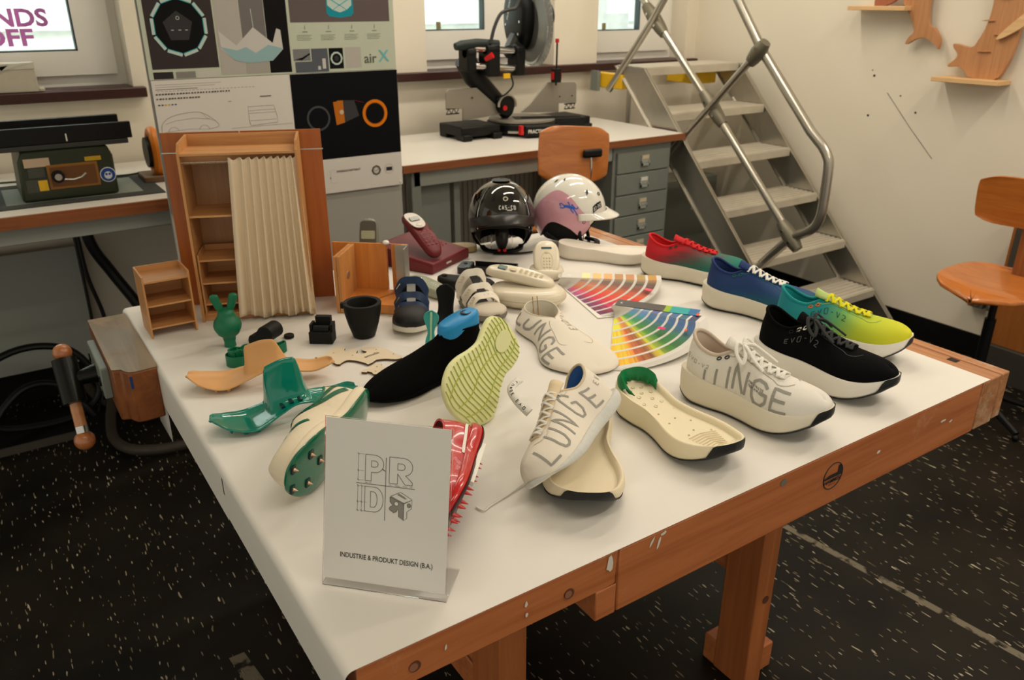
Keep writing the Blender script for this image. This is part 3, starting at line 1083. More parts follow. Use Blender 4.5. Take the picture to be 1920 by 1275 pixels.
# ================================================================ WORKBENCH AND PAPER
TZ = 0.851
M_BENCH = wood('worn_orange_beech', (164, 92, 48), (192, 116, 66), 'X', 0.8, 0.5, wear=0.25, wearcol=(226, 196, 160))
M_BENCH_TOP = wood('scuffed_beech_top', (150, 92, 52), (188, 132, 86), 'Y', 1.0, 0.55, wear=0.7, wearcol=(206, 190, 164))
M_BENCH_LEG = wood('beech_leg', (158, 88, 44), (182, 108, 58), 'Z', 0.8, 0.5)
M_VISE_TOP = wood('stained_vise_top', (104, 86, 58), (146, 122, 88), 'Y', 0.4, 0.5, wear=0.8, wearcol=(170, 128, 84))
wb = thing('workbench', 'big old orange beech workbench covered with white paper and display shoes', 'workbench', (1.0, 1.45, 0))


def wbox(mb, x0, x1, y0, y1, z0, z1, m=0):
    mb.box(x0 - 1.0, x1 - 1.0, y0 - 1.45, y1 - 1.45, z0, z1, m)


YF = 0.712
mb = MB(); wbox(mb, 0.252, 1.665, YF + 0.004, 2.19, 0.79, 0.849)
link('bench_top', mb, M_BENCH, wb, bevel=0.003)
mb = MB(); wbox(mb, 0.248, 0.661, YF, YF + 0.004, 0.787, 0.849)
wbox(mb, 0.622, 0.661, YF, YF + 0.05, 0.733, 0.787)
link('front_rail', mb, M_BENCH, wb, bevel=0.002)
mb = MB(); wbox(mb, 0.663, 1.665, YF, YF + 0.05, 0.733, 0.8485)
link('front_rail', mb, M_BENCH, wb, bevel=0.003)
mb = MB(); wbox(mb, 1.667, 1.738, YF - 0.001, 2.19, 0.735, 0.8495)
wbox(mb, 1.740, 1.772, YF - 0.001, 2.19, 0.74, 0.8495)
link('end_board', mb, M_BENCH_TOP, wb, bevel=0.003)
for k, y in enumerate((0.80, 1.05, 1.30, 1.6)):
    mb = MB(); wbox(mb, 1.715, 1.733, y, y + 0.022, 0.8495, 0.8502)
    link('dog_hole', mb, mat('hole_dark', (46, 30, 20), 0.9), wb)
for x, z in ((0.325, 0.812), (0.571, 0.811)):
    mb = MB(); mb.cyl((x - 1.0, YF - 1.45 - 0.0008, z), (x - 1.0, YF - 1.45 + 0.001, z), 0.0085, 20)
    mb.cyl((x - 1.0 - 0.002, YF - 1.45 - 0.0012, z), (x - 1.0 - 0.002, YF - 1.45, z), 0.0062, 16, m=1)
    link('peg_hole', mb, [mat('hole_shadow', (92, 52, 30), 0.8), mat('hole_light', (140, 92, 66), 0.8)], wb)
# burnt logo
lg = MB()
cx, cz = 1.173 - 1.0, 0.795
yy = YF - 1.45 - 0.0006
ring = [(cx + 0.027 * math.cos(a), yy, cz + 0.027 * math.sin(a)) for a in [2 * PI * k / 40 for k in range(40)]]
lg.tube(ring, 0.0009, 6, closed=True)
pts = [(cx + 0.026 * math.cos(a), cz + 0.026 * math.sin(a)) for a in (R(180), R(188))] + [(cx + 0.026 * math.cos(a), cz + 0.026 * math.sin(a)) for a in (R(-8), R(0), R(20), R(45))] + [(cx + 0.013, cz + 0.018), (cx + 0.013, cz + 0.004), (cx - 0.01, cz + 0.004)]
lg.add([(p[0], yy - 0.0003, p[1]) for p in pts], [list(range(len(pts)))])
lo = link('burnt_logo', lg, M_INK, wb)
text_mesh('lettering', 'HAMMER', 0.0115, M_INK, lo, (cx, yy - 0.0004, cz - 0.0135), (R(90), 0, 0), 'CENTER', bold=0.0002)
text_mesh('lettering', 'WERKBANK', 0.004, M_INK, lo, (cx, yy - 0.0004, cz - 0.019), (R(90), 0, 0), 'CENTER')
# white paint smears on the front rail
mb = MB()
for x, z, w_, h_, t_ in ((0.727, 0.835, 0.006, 0.02, 0.5), (0.742, 0.829, 0.006, 0.024, 0.35), (0.75, 0.842, 0.012, 0.008, 0.5), (0.496, 0.828, 0.005, 0.012, 0.1), (0.497, 0.81, 0.005, 0.008, 0), (0.645, 0.83, 0.012, 0.03, 0),
                         (1.31, 0.80, 0.012, 0.008, 0.3), (1.53, 0.80, 0.02, 0.006, 0.4), (1.56, 0.79, 0.012, 0.006, 0.2), (0.37, 0.82, 0.004, 0.01, 0.1)):
    pp = []
    for k in range(9):
        a = 2 * PI * k / 9
        rr = 0.7 + 0.5 * rnd.random()
        ux, uz = w_ / 2 * math.cos(a) * rr, h_ / 2 * math.sin(a) * rr
        pp.append((x - 1.0 + ux + uz * t_, YF - 1.45 - 0.0008, z + uz))
    mb.add(pp, [list(range(9))])
link('paint_smear', mb, mat('dried_white_paint', (214, 206, 192), 0.7), wb)
mb = MB(); pp = [(1.03 - 1.0 + 0.008 * math.cos(a), YF - 1.45 - 0.0008, 0.832 + 0.007 * math.sin(a)) for a in [2 * PI * k / 10 for k in range(10)]]
mb.add(pp, [list(range(10))])
link('glue_spot', mb, mat('grey_glue', (112, 108, 96), 0.6), wb)
# under frame: legs set back below the top, sled feet and stretchers
for (x, y) in ((0.591, 0.93), (1.311, 0.93), (0.47, 1.80), (1.311, 1.80)):
    mb = MB(); wbox(mb, x, x + 0.06, y, y + 0.10, 0.0, 0.79)
    lgx = link('leg', mb, M_BENCH_LEG, wb, bevel=0.003)
    mb = MB()
    mb.cyl((x + 0.035 - 1.0, y - 1.45 - 0.001, 0.27), (x + 0.035 - 1.0, y - 1.45 + 0.002, 0.27), 0.011, 14)
    link('bolt_hole', mb, mat('hole_shadow', (92, 52, 30), 0.8), lgx)
    mb = MB(); wbox(mb, x + 0.002, x + 0.125, y + 0.02, y + 0.14, 0.0, 0.078)
    link('foot', mb, M_BENCH, wb, bevel=0.004)
for x in (0.605, 1.32):
    for z0, z1 in ((0.30, 0.375), (0.385, 0.45)):
        mb = MB(); wbox(mb, x, x + 0.04, 1.03, 1.80, z0, z1)
        link('stretcher', mb, M_BENCH, wb, bevel=0.003)
mb = MB(); wbox(mb, 0.65, 1.31, 1.75, 1.79, 0.3, 0.42)
link('stretcher', mb, M_BENCH, wb, bevel=0.003)

# face vise on the left side
mb = MB()
x0, x1, y0, y1 = 0.146 - 1.0, 0.2335 - 1.0, 1.775 - 1.45, 2.15 - 1.45
prof = [(x0, y1), (x0, y0 + 0.02), (x0 + 0.018, y0 + 0.012), (x0 + 0.022, y0), (x0 + 0.03, y0 - 0.012), (x0 + 0.045, y0 - 0.016), (x1, y0 - 0.012), (x1, y1)]
mb.prism(prof, 0.725, 0.848, 0)
vj = link('vise_jaw', mb, wood('deep_orange_jaw', (114, 60, 20), (140, 78, 30), 'Y', 0.8, 0.5), wb, bevel=0.004)
mb = MB(); mb.prism([(p[0] * 1.0, p[1]) for p in prof], 0.848, 0.8495, 0)
link('jaw_top', mb, M_VISE_TOP, vj)
mb = MB(); mb.prism([(x0 + 0.0285, y0 - 0.0122), (x0 + 0.033, y0 - 0.0148), (x0 + 0.034, y0 - 0.0138), (x0 + 0.0295, y0 - 0.0112)], 0.81, 0.838)
link('blue_paint_mark', mb, mat('blue_paint', (20, 50, 110), 0.6), vj)
mb = MB(); wbox(mb, 0.128, 0.1465, 1.86, 2.06, 0.755, 0.83)
link('vise_plate', mb, M_GREY, wb, bevel=0.003)
mb = MB()
hc = Vector((-0.930, 0.515, 0.775))
mb.tube([(-0.855, 0.51, 0.785), (-0.90, 0.512, 0.78), hc], [0.026, 0.018, 0.022], 14)
mb.cyl(hc + Vector((0, 0.028, 0.045)), hc + Vector((0, -0.03, -0.045)), 0.027, 18)
for z in (0.755, 0.79):
    mb.cyl((-0.875, 0.44, z), (-0.845, 0.44, z), 0.012, 12); mb.cyl((-0.875, 0.60, z), (-0.845, 0.60, z), 0.012, 12)
link('vise_screw', mb, mat('green_black_cast_iron', (22, 24, 20), 0.3, 0.6), wb)
mb = MB()
hd = Vector((0.0, 0.42, 0.90)).normalized()
a0, a1 = hc + hd * 0.068, hc - hd * 0.142
mb.tube([a0, hc, a1], [0.0125, 0.013, 0.0135], 16)
hb = link('vise_handle', mb, wood('handle_beech', (176, 110, 60), (200, 138, 86), 'Z', 1.0, 0.3, coat=0.5), wb)
for p, r in ((a0, 0.021), (a1, 0.023)):
    mb = MB(); mb.sphere(p, r, 20, 12)
    link('handle_ball', mb, wood('ball_beech', (160, 92, 48), (184, 116, 66), 'Z', 1.0, 0.3, coat=0.5), hb)
for p, s in ((a0, -1), (a1, 1)):
    mb = MB(); mb.cyl(p + hd * s * 0.018, p + hd * s * 0.034, 0.0148, 18)
    link('ferrule', mb, M_CHROME, hb)

# white paper: two big sheets, the left edge folded down
M_SHEET = mat('display_paper', (226, 222, 214), 0.55, noise=0.012, nscale=3)


def sheet(y0, y1, z, drop, nm, lb, dropmap=None):
    rows = []
    ny = 24
    for j in range(ny + 1):
        y = y0 + (y1 - y0) * j / ny
        d = dropmap(y) if dropmap else drop
        row = [(0.2340 - 0.001, y, 0.851 - d)]
        row += [(0.2335 - 0.001, y, 0.851 - d * 0.5), (0.2335 - 0.001, y, z - 0.014)]
        for k in range(1, 7):
            a = R(90) * k / 6
            row.append((0.2335 - 0.001 + 0.012 * (1 - math.cos(a)), y, z - 0.012 + 0.012 * math.sin(a)))
        row += [(0.60, y, z), (1.0, y, z), (1.4, y, z), (1.693 - (0.004 * math.sin(3 * y)), y, z)]
        rows.append(row)
    mb = MB(); mb.grid(rows)
    o = link(nm, mb, M_SHEET)
    tag(o, lb, 'paper')
    return o


sheet(YF - 0.001, 1.252, 0.8508, 0.095, 'paper_sheet', 'front white paper sheet on the workbench, under the sign and the nearest shoes')
sheet(1.245, 2.188, 0.8502, 0.095, 'paper_sheet', 'rear white paper sheet on the workbench, under the wardrobe model and helmets',
      lambda y: 0.10)
mb = MB(); mb.add([(0.240, 1.775, 0.775), (0.240, 1.785, 0.645), (0.240, 1.92, 0.64), (0.240, 1.94, 0.775)], [(0, 1, 2, 3)])
o = link('paper_flap', mb, M_SHEET, solid=0.001)
tag(o, 'small white paper flap hanging below the bench edge behind the vise block', 'paper')
# grey brown wood slice behind the helmets
mb = MB(); mb.prism(crom([(-0.05, -0.02), (0.0, -0.035), (0.05, -0.02), (0.045, 0.02), (0.0, 0.03), (-0.045, 0.015)], 4, True), 0, 0.018)
o = link('wood_slice', mb, wood('cut_log', (150, 128, 82), (176, 152, 104), 'X', 1.5), loc=(1.232, 2.155, 0.8521), rot=(0, 0, R(-30)), bevel=0.003)
tag(o, 'small flat raw wood slice on the back edge left of the black helmet', 'wood')

# ================================================================ SHOES
FONT = {
    'L': [[(0, 1), (0, 0), (.6, 0)]],
    'U': [[(0, 1), (0, .3), (.1, .06), (.3, 0), (.5, .06), (.6, .3), (.6, 1)]],
    'N': [[(0, 0), (0, 1), (.6, 0), (.6, 1)]],
    'G': [[(.6, .82), (.45, 1), (.2, 1), (.04, .8), (0, .5), (.04, .2), (.2, 0), (.45, 0), (.62, .2), (.62, .5), (.35, .5)]],
    'E': [[(.6, 1), (0, 1), (0, 0), (.6, 0)], [(0, .5), (.5, .5)]],
    'V': [[(0, 1), (.3, 0), (.6, 1)]],
    'O': [[(.1, 1), (.5, 1), (.6, .9), (.6, .1), (.5, 0), (.1, 0), (0, .1), (0, .9), (.1, 1)]],
    'C': [[(.6, .85), (.45, 1), (.15, 1), (0, .85), (0, .15), (.15, 0), (.45, 0), (.6, .15)]],
    'A': [[(0, 0), (.3, 1), (.6, 0)], [(.12, .35), (.48, .35)]],
    'S': [[(.6, .9), (.45, 1), (.12, 1), (0, .88), (0, .62), (.12, .5), (.48, .5), (.6, .38), (.6, .12), (.48, 0), (.12, 0), (0, .1)]],
    '-': [[(.12, .5), (.48, .5)]],
    '2': [[(0, .82), (.12, 1), (.48, 1), (.6, .85), (.58, .6), (0, .05), (0, 0), (.62, 0)]],
    'I': [[(.3, 0), (.3, 1)]], 'F': [[(0, 0), (0, 1), (.6, 1)], [(0, .5), (.5, .5)]],
    'R': [[(0, 0), (0, 1), (.45, 1), (.6, .85), (.6, .62), (.45, .5), (0, .5)], [(.35, .5), (.6, 0)]],
    'T': [[(0, 1), (.6, 1)], [(.3, 1), (.3, 0)]], 'H': [[(0, 0), (0, 1)], [(.6, 0), (.6, 1)], [(0, .5), (.6, .5)]],
    'M': [[(0, 0), (0, 1), (.3, .4), (.6, 1), (.6, 0)]], ' ': [],
}


def ribbon(mb, pts, nrms, w, off, m=0):
    rows = []
    k = len(pts)
    for i in range(k):
        t = pts[min(i + 1, k - 1)] - pts[max(i - 1, 0)]
        if t.length < 1e-9:
            t = Vector((1, 0, 0))
        b = t.normalized().cross(nrms[i]).normalized()
        c = pts[i] + nrms[i] * off
        rows.append([c - b * w / 2, c + b * w / 2])
    mb.grid(rows, m=m)


def stroke_text(mb, fn, body, a0, b0, da, db, adv, w, off, m=0, italic=0.0, clip=True):
    """fn(a, b) -> (point, normal); letters run along a with pitch adv, size da x db"""
    for i, ch in enumerate(body):
        for line in FONT.get(ch, []):
            dense = []
            for q in range(len(line) - 1):
                n = 6
                for j in range(n):
                    t = j / n
                    dense.append((line[q][0] * (1 - t) + line[q + 1][0] * t, line[q][1] * (1 - t) + line[q + 1][1] * t))
            dense.append(line[-1])
            runs = [[]]
            for (x, y) in dense:
                b = b0 + y * db
                if b < 0.03 and clip:
                    if runs[-1]:
                        runs.append([])
                    continue
                runs[-1].append(fn(a0 + adv * i + (x + italic * y) * da, b))
            for run in runs:
                if len(run) > 1:
                    ribbon(mb, [q[0] for q in run], [q[1] for q in run], w, off, m)


class ShoeGeo:
    def __init__(s, L=0.305, w=1.0, sole_h=1.0, rock=1.0, up=1.0, side=1, low=False):
        s.L = L
        s.w = w
        s.side = side
        s.WL = [(0, 0), (.002, .015), (.010, .029), (.035, .043), (.075, .044), (.115, .040), (.155, .046), (.195, .057), (.23, .060), (.262, .051), (.284, .037), (.298, .022), (.3035, .011), (.305, 0)]
        s.WR = [(0, 0), (.002, .015), (.010, .029), (.035, .041), (.075, .040), (.115, .035), (.155, .040), (.195, .049), (.23, .052), (.262, .047), (.284, .038), (.298, .024), (.3035, .012), (.305, 0)]
        s.sole_h, s.rock, s.up, s.low = sole_h, rock, up, low
        s.hin = 0.010 if not low else 0.0

    def width(s, side, y):
        t = s.WL if side * s.side > 0 else s.WR
        return max(0.0, interp(t, y / s.L * 0.305)) * s.w

    def zb(s, y):
        return interp([(0, .014), (.02, .006), (.05, .0), (.17, .0), (.21, .003), (.25, .013), (.285, .031), (.305, .045)], y) * s.rock

    def zt(s, y):
        return interp([(0, .060), (.03, .057), (.08, .050), (.14, .046), (.20, .045), (.25, .047), (.285, .054), (.305, .061)], y) * s.sole_h

    def zr(s, y):
        if s.low:
            return interp([(0, .062), (.015, .061), (.05, .052), (.09, .050), (.13, .052), (.17, .046), (.21, .038), (.25, .031), (.30, .022), (.34, .012)], y)
        return s.zt(y) + s.up * interp([(0, .068), (.02, .063), (.05, .050), (.08, .048), (.105, .060), (.125, .067), (.15, .058), (.18, .048), (.21, .043), (.25, .037), (.270, .030), (.284, .020), (.294, .008)], y)

    def wo(s, y):
        if y < .018 or y > .125:
            return 0.0
        ow = .027 * (1.5 if s.low else 1.0)
        if y < .05:
            return ow * math.sqrt(max(0, 1 - ((y - .05) / .032) ** 2))
        return ow * max(0.0, 1 - ((y - .05) / .075) ** 1.9)

    def S(s, side, y, u):
        """point on the upper: perimeter position y, height fraction u"""
        u = max(0.0, min(1.0, u))
        bx = side * (s.width(side, y) * (0.88 + 0.06 * min(1.0, max(0.0, (y - .12) / .12))))
        bz = s.zt(y) - 0.003
        ty = .018 + (y / s.L) * (s.L - .036)
        y = s.hin + (y / s.L) * (s.L - s.hin - .0025)
        tx = side * s.wo(ty)
        tz = s.zr(ty)
        k = max(0.0, min(1.0, (ty - .05) / .09))
        k = k * k * (3 - 2 * k)
        a_d = 1 - math.cos(u * PI / 2) ** 1.05
        b_d = math.sin(u * PI / 2) ** 0.95
        a_c = u ** 1.5
        b_c = u
        a = a_c * (1 - k) + a_d * k
        b = b_c * (1 - k) + b_d * k
        bulge = math.sin(u * PI) * 0.0035 * (1 - k)
        x = bx + (tx - bx) * a + side * bulge
        yy = y + (ty - y) * a
        z = bz + (tz - bz) * b
        return Vector((x, yy, z))

    def SN(s, side, y, u):
        p = s.S(side, y, u)
        e = 0.002
        dy = s.S(side, min(y + e, s.L), u) - s.S(side, max(y - e, 0), u)
        du = s.S(side, y, min(u + 0.02, 1)) - s.S(side, y, max(u - 0.02, 0))
        n = dy.cross(du)
        if n.length < 1e-10:
            n = Vector((0, 0, 1))
        n.normalize()
        if n.x * side < 0 and abs(n.x) > abs(n.z):
            n = -n
        if n.z < 0 and abs(n.z) >= abs(n.x):
            n = -n
        return p, n

    def top(s, x, y):
        wb_ = max(0.004, s.width(1 if x > 0 else -1, y) * 0.88)
        c = min(1.0, abs(x) / wb_)
        zb_, zr_ = s.zt(y), s.zr(y)
        return zb_ + (zr_ - zb_) * (1 - c ** 2.05) ** 0.5

    def ys(s, n=40):
        return [s.L * (1 - math.cos(PI * k / n)) / 2 for k in range(n + 1)]


def upper_mesh(g, n=44, nu=12):
    mb = MB()
    rows = []
    for y in g.ys(n):
        rows.append([g.S(-1, y, k / nu) for k in range(nu + 1)])
    mb.grid(rows)
    rows = []
    for y in g.ys(n):
        rows.append([g.S(1, y, k / nu) for k in range(nu + 1)])
    mb.grid(rows)
    return mb


def opening(g, n=14):
    ys_ = [y for y in g.ys(80) if g.wo(.018 + y / g.L * (g.L - .036)) > 0.0004]
    rt = [g.S(1, y, 1) for y in ys_]
    lf = [g.S(-1, y, 1) for y in ys_]
    front = Vector((0, .1265, g.zr(.125)))
    back = Vector((0, .0183, g.zr(.0183)))
    return [back] + rt + [front] + lf[::-1]


def lining_mesh(g, thick=0.005, floor=True):
    loop = opening(g)
    mb = MB()
    c = Vector((0, .065, 0))
    rows = [loop]
    for q, f in ((0.35, 0.90), (0.75, 0.94), (1.0, 0.9)):
        row = []
        for p in loop:
            zf = g.zt(max(0.0, min(g.L, p.y))) + 0.004
            z = p.z + (zf - p.z) * q
            wid = max(g.width(1, p.y), 0.01)
            tx = (1 if p.x >= 0 else -1) * min(abs(p.x) + 0.006 * q, wid)
            row.append(Vector((p.x * f * (0.94 if q < .5 else 1.05), c.y + (p.y - c.y) * f, z)))
        rows.append(row)
    mb.grid(rows, cv=True)
    last = rows[-1]
    mb.add(last, [list(range(len(last)))])
    return mb


def rim_mesh(g, r=0.0036):
    mb = MB()
    mb.tube([p + Vector((0, 0, -0.0008)) for p in opening(g)], r, 10, closed=True)
    return mb


def sole_mesh(g, n=44, dish=False, rim=0.006, depth=0.012, groove=True):
    mb = MB()
    rows = []
    for y in g.ys(n):
        row = []
        zb_, zt_ = g.zb(y), g.zt(y)
        h = zt_ - zb_
        for side in (1, -1):
            w = g.width(side, y)
            q = [(0.86, 0.0), (0.93, 0.04), (0.985, 0.22), (1.03, 0.50), (1.02, 0.75), (0.985, 0.95), (0.965, 1.0)]
            if dish:
                ri = max(0.0, w - rim) / w if w > 1e-6 else 0.0
                dd = min(1.0, y / 0.02, (g.L - y) / 0.03)
                dd = max(0, dd)
                q += [(0.965 * (0.5 + 0.5 * ri), 1.01), (0.95 * ri, 1.0 - depth * dd / h * .35), (0.90 * ri, 1.0 - depth * dd / h), (0.5 * ri, 1.0 - depth * 1.1 * dd / h)]
            else:
                q += [(0.9, 1.0), (0.5, 1.0)]
            seq = [(side * w * a, y, zb_ + h * b) for a, b in q]
            row += seq if side == 1 else seq[::-1]
        rows.append(row)
    mb.grid(rows, cv=True)
    return mb


def outsole_mesh(g, n=60, toe=0.284, full=True, hgt=0.004, off=0.0012, tread=True):
    """thin dark rubber below the midsole wrapping up over the toe"""
    mb = MB()
    rows = []
    for y in g.ys(n):
        zb_, zt_ = g.zb(y), g.zt(y)
        h = zt_ - zb_
        t = max(0.0, min(1.0, (y - toe) / 0.010))
        hh = hgt + (h + 0.001 - hgt) * (t * t * (3 - 2 * t)) if full else hgt
        row = []
        for side in (1, -1):
            w = g.width(side, y)

            def prof(b):
                pts = [(0.0, .86), (.04, .93), (.22, .985), (.5, 1.03), (.75, 1.02), (.95, .985), (1.05, .965)]
                return interp(pts, b)
            seq = [(side * (w * 0.5), y, zb_ - off), (side * (w * 0.86), y, zb_ - off)]
            for q in (0.1, 0.35, 0.65, 1.0):
                b = q * hh / h if h > 0 else 0
                seq.append((side * (w * prof(b) + (off if 1e-4 < y < g.L - 1e-4 else 0)), y + (off if y > 0.2 else 0), zb_ + h * b))
            row += seq[::-1] if side == 1 else seq
        rows.append(row)
    mb.grid(rows)
    return mb


def lace_set(g, par, m, y0=.118, y1=.205, n=6, w=0.0036, bow=True, spread=0.017, nm='lace'):
    mb = MB()
    for i in range(n):
        ya = y0 + (y1 - y0) * i / (n - 1)
        for s in (1, -1):
            yb = min(ya + (y1 - y0) / (n - 1) * 0.9, y1 + .006)
            sp0 = spread * (1 - 0.18 * i / n)
            pts = []
            for k in range(9):
                t = k / 8
                x = s * sp0 * (1 - 2 * t)
                y = ya + (yb - ya) * t
                zz = g.top(x, y) + 0.0035 + 0.003 * math.sin(PI * t)
                pts.append((x, y, zz))
            mb.tube(pts, w, 8, flat=0.55)
    if bow:
        z0 = g.zr(y0) + 0.006
        for s in (1, -1):
            pts = crom([(0, y0 + .004, z0), (s * .016, y0 - .002, z0 + .009), (s * .032, y0 + .008, z0 - .004), (s * .036, y0 + .024, z0 - .016), (s * .024, y0 + .022, z0 - .006), (s * .006, y0 + .008, z0 + .003)], 5)
            mb.tube(pts, w, 8, flat=0.6)
            pts = crom([(0, y0 + .004, z0 + .002), (s * .012, y0 + .018, z0 + .003), (s * .022, y0 + .04, z0 - .010), (s * .027, y0 + .062, z0 - .022)], 5)
            mb.tube(pts, w, 8, flat=0.6)
        mb.sphere((0, y0 + .004, z0 + .001), .006, 12, 8)
    return link(nm, mb, m, par)


def tongue_mesh(g, y0=.098, y1=.215, hw=.017, lift=.014):
    mb = MB()
    rows = []
    for k in range(15):
        t = k / 14
        y = y0 + (y1 - y0) * t
        up_ = lift * max(0, 1 - t * 3.2) ** 1.4
        rows.append([(hw * u * (1 - 0.35 * t), y - up_ * 0.4, g.top(hw * u * (1 - 0.35 * t), max(y, .12)) + 0.0012 + up_ - 0.004 * (u * u) * (up_ / max(lift, 1e-6))) for u in [i / 5 - 1 for i in range(11)]])
    mb.grid(rows)
    return mb


def eyestay(g, par, m, side, w=0.0016):
    mb = MB()
    P_, N_ = [], []
    path = [(.092, .93), (.10, .80), (.112, .70), (.14, .72), (.17, .74), (.20, .72), (.215, .66), (.232, .72), (.245, .86)]
    for y, u in crom(path, 5):
        p, nn = g.SN(side, y, u)
        P_.append(p); N_.append(nn)
    ribbon(mb, P_, N_, w, 0.0006)
    return link('eyestay_seam', mb, m, par)


def eyelets(g, par, m, side, pos=((.080, .82), (.096, .76))):
    mb = MB()
    for y, u in pos:
        p, nn = g.SN(side, y, u)
        t = (g.S(side, y + .004, u) - p).normalized()
        b = t.cross(nn)
        mb.tube([p + nn * 0.001 + t * .0042 * math.cos(a) + b * .0026 * math.sin(a) for a in [2 * PI * k / 14 for k in range(14)]], 0.0011, 6, closed=True)
    return link('eyelet', mb, m, par)


def heading(hx, hy, tx, ty):
    return math.atan2(ty - hy, tx - hx) - PI / 2


M_FOAM = mat('ivory_foam', (226, 218, 198), 0.6, bump=0.1, bscale=400)
M_FOAMW = mat('white_foam', (228, 224, 214), 0.6, bump=0.1, bscale=400)
M_RUB = mat('black_rubber', (17, 18, 19), 0.5)


def running_shoe(lbl, hz, heel, toe, up_m, sole_m, lace_m, lin_m, tong_m, seam_m, eye_m, rub_full=True, texts=(), group='finished running shoes in a row', L=0.305, bow=False, rim_m=None, toe_y=0.284):
    rz = heading(heel[0], heel[1], toe[0], toe[1])
    t = thing('running_shoe', lbl, 'shoe', (heel[0], heel[1], TZ + 0.0018), rz, group)
    t.scale = (1.03, 1.0, hz)
    g = ShoeGeo(L, side=1)
    link('midsole', sole_mesh(g), sole_m, t, smooth=60)
    link('outsole', outsole_mesh(g, full=rub_full, toe=toe_y), M_RUB, t, smooth=50)
    link('upper', upper_mesh(g), up_m, t, smooth=60)
    link('lining', lining_mesh(g), lin_m, t, smooth=60)
    link('collar', rim_mesh(g), rim_m or lin_m, t, smooth=60)
    link('tongue', tongue_mesh(g), tong_m, t, smooth=60, solid=0.003)
    lace_set(g, t, lace_m, bow=bow)
    for s in (1, -1):
        eyestay(g, t, seam_m, s)
        eyelets(g, t, eye_m, s)
    for (body, side, a0, b0, da, db, adv, w, mm) in texts:
        mb = MB()
        sg = 1 if side > 0 else -1
        if side > 0:
            stroke_text(mb, lambda a, b: g.SN(1, a, b), body, a0, b0, da, db, adv, w, 0.0007)
        else:
            stroke_text(mb, lambda a, b: g.SN(-1, a, b), body, a0, b0, -da, db, -adv, w, 0.0007)
        link('lettering', mb, mm, t, smooth=0)
    return t, g


M_UPW = mat('white_mesh_upper', (226, 222, 212), 0.75, bump=0.25, bscale=900)
M_GREYPRINT = mat('grey_print', (150, 148, 140), 0.7)
M_DKPRINT = mat('dark_grey_print', (60, 62, 62), 0.6)
M_LACEW = mat('white_lace', (232, 229, 220), 0.8, bump=0.3, bscale=1500)
M_LINW = mat('warm_white_lining', (202, 186, 168), 0.85)
M_LINK = mat('black_lining', (6, 6, 6), 0.9, spec=0.1)

ws, gw = running_shoe('white running shoe with big grey side lettering and ivory midsole', 1.12, (1.112, 1.036), (1.180, 0.719),
                      M_UPW, M_FOAM, M_LACEW, M_LINW, M_UPW, mat('seam_grey', (176, 170, 160), 0.7), M_DARK, bow=True, toe_y=0.284,
                      texts=[('L', 1, .060, -.30, .030, .72, .04, .0042, M_GREYPRINT), ('U', 1, .084, -.14, .042, .60, .04, .0046, M_GREYPRINT), ('N', 1, .122, -.02, .048, .54, .04, .0052, M_GREYPRINT),
                             ('G', 1, .166, .04, .056, .50, .04, .0056, M_GREYPRINT), ('E', 1, .214, .06, .052, .50, .04, .0056, M_GREYPRINT),
                             ('EVO-V2', 1, .012, .46, .0085, .12, .0095, .0009, M_GREYPRINT), ('FOR ATHLETES', 1, .156, .34, .0025, .045, .0031, .0006, M_INK), ('FROM ATHLETES', 1, .156, .27, .0025, .045, .0031, .0006, M_INK)])
M_UPK = mat('black_mesh_upper', (7, 7, 8), 0.9, bump=0.3, bscale=900, spec=0.12)
M_LACEK = mat('charcoal_lace', (36, 38, 38), 0.8, bump=0.3, bscale=1500)
running_shoe('black running shoe with white midsole, charcoal laces and faint grey lettering', 1.09, (1.347, 1.052), (1.402, 0.738),
             M_UPK, M_FOAMW, M_LACEK, M_LINK, M_UPK, mat('seam_black', (30, 30, 32), 0.6), M_BLACK, bow=True, toe_y=0.282,
             texts=[('EVO-V2', 1, .074, .40, .0110, .14, .0130, .0013, mat('faint_print', (84, 86, 88), 0.6)), ('OC', 1, .092, .74, .010, .15, .0125, .0022, M_WHITE)])
M_UPY = axis_gradient('teal_to_yellow_mesh', (0.3, 3.6, -1.2), -0.02,
                      [(0.0, (0, 128, 138)), (0.28, (16, 140, 140)), (0.45, (110, 176, 96)), (0.62, (178, 196, 40)), (0.95, (206, 204, 20))], 0.75, 0.3)
running_shoe('teal to yellow fading running shoe with bright yellow laces', 1.05, (1.488, 1.131), (1.630, 0.845),
             M_UPY, M_FOAMW, mat('yellow_lace', (222, 214, 20), 0.8, bump=0.3, bscale=1500), mat('teal_lining', (0, 140, 142), 0.8), mat('pale_green_tongue', (176, 200, 120), 0.8), mat('seam_green', (150, 190, 110), 0.7),
             mat('orange_eyelet', (224, 110, 20), 0.5), toe_y=0.292,
             texts=[('EVO-V2', 1, .086, .40, .0120, .15, .0140, .0014, mat('dark_teal_print', (20, 70, 66), 0.6))])
M_UPB = axis_gradient('navy_to_teal_mesh', (0, 1.5, -9.0), 0.80, [(0.0, (14, 44, 100)), (0.45, (10, 56, 108)), (0.75, (0, 88, 108)), (1.0, (0, 110, 110))], 0.75, 0.3, dirt=0.12)
running_shoe('navy blue running shoe with white laces and ivory midsole', 1.0, (1.533, 1.388), (1.638, 1.098),
             M_UPB, M_FOAM, M_LACEW, mat('navy_lining', (18, 44, 98), 0.8), mat('navy_tongue', (16, 46, 100), 0.8), mat('seam_teal', (20, 110, 120), 0.7), mat('teal_eyelet', (10, 100, 90), 0.5), rub_full=False)
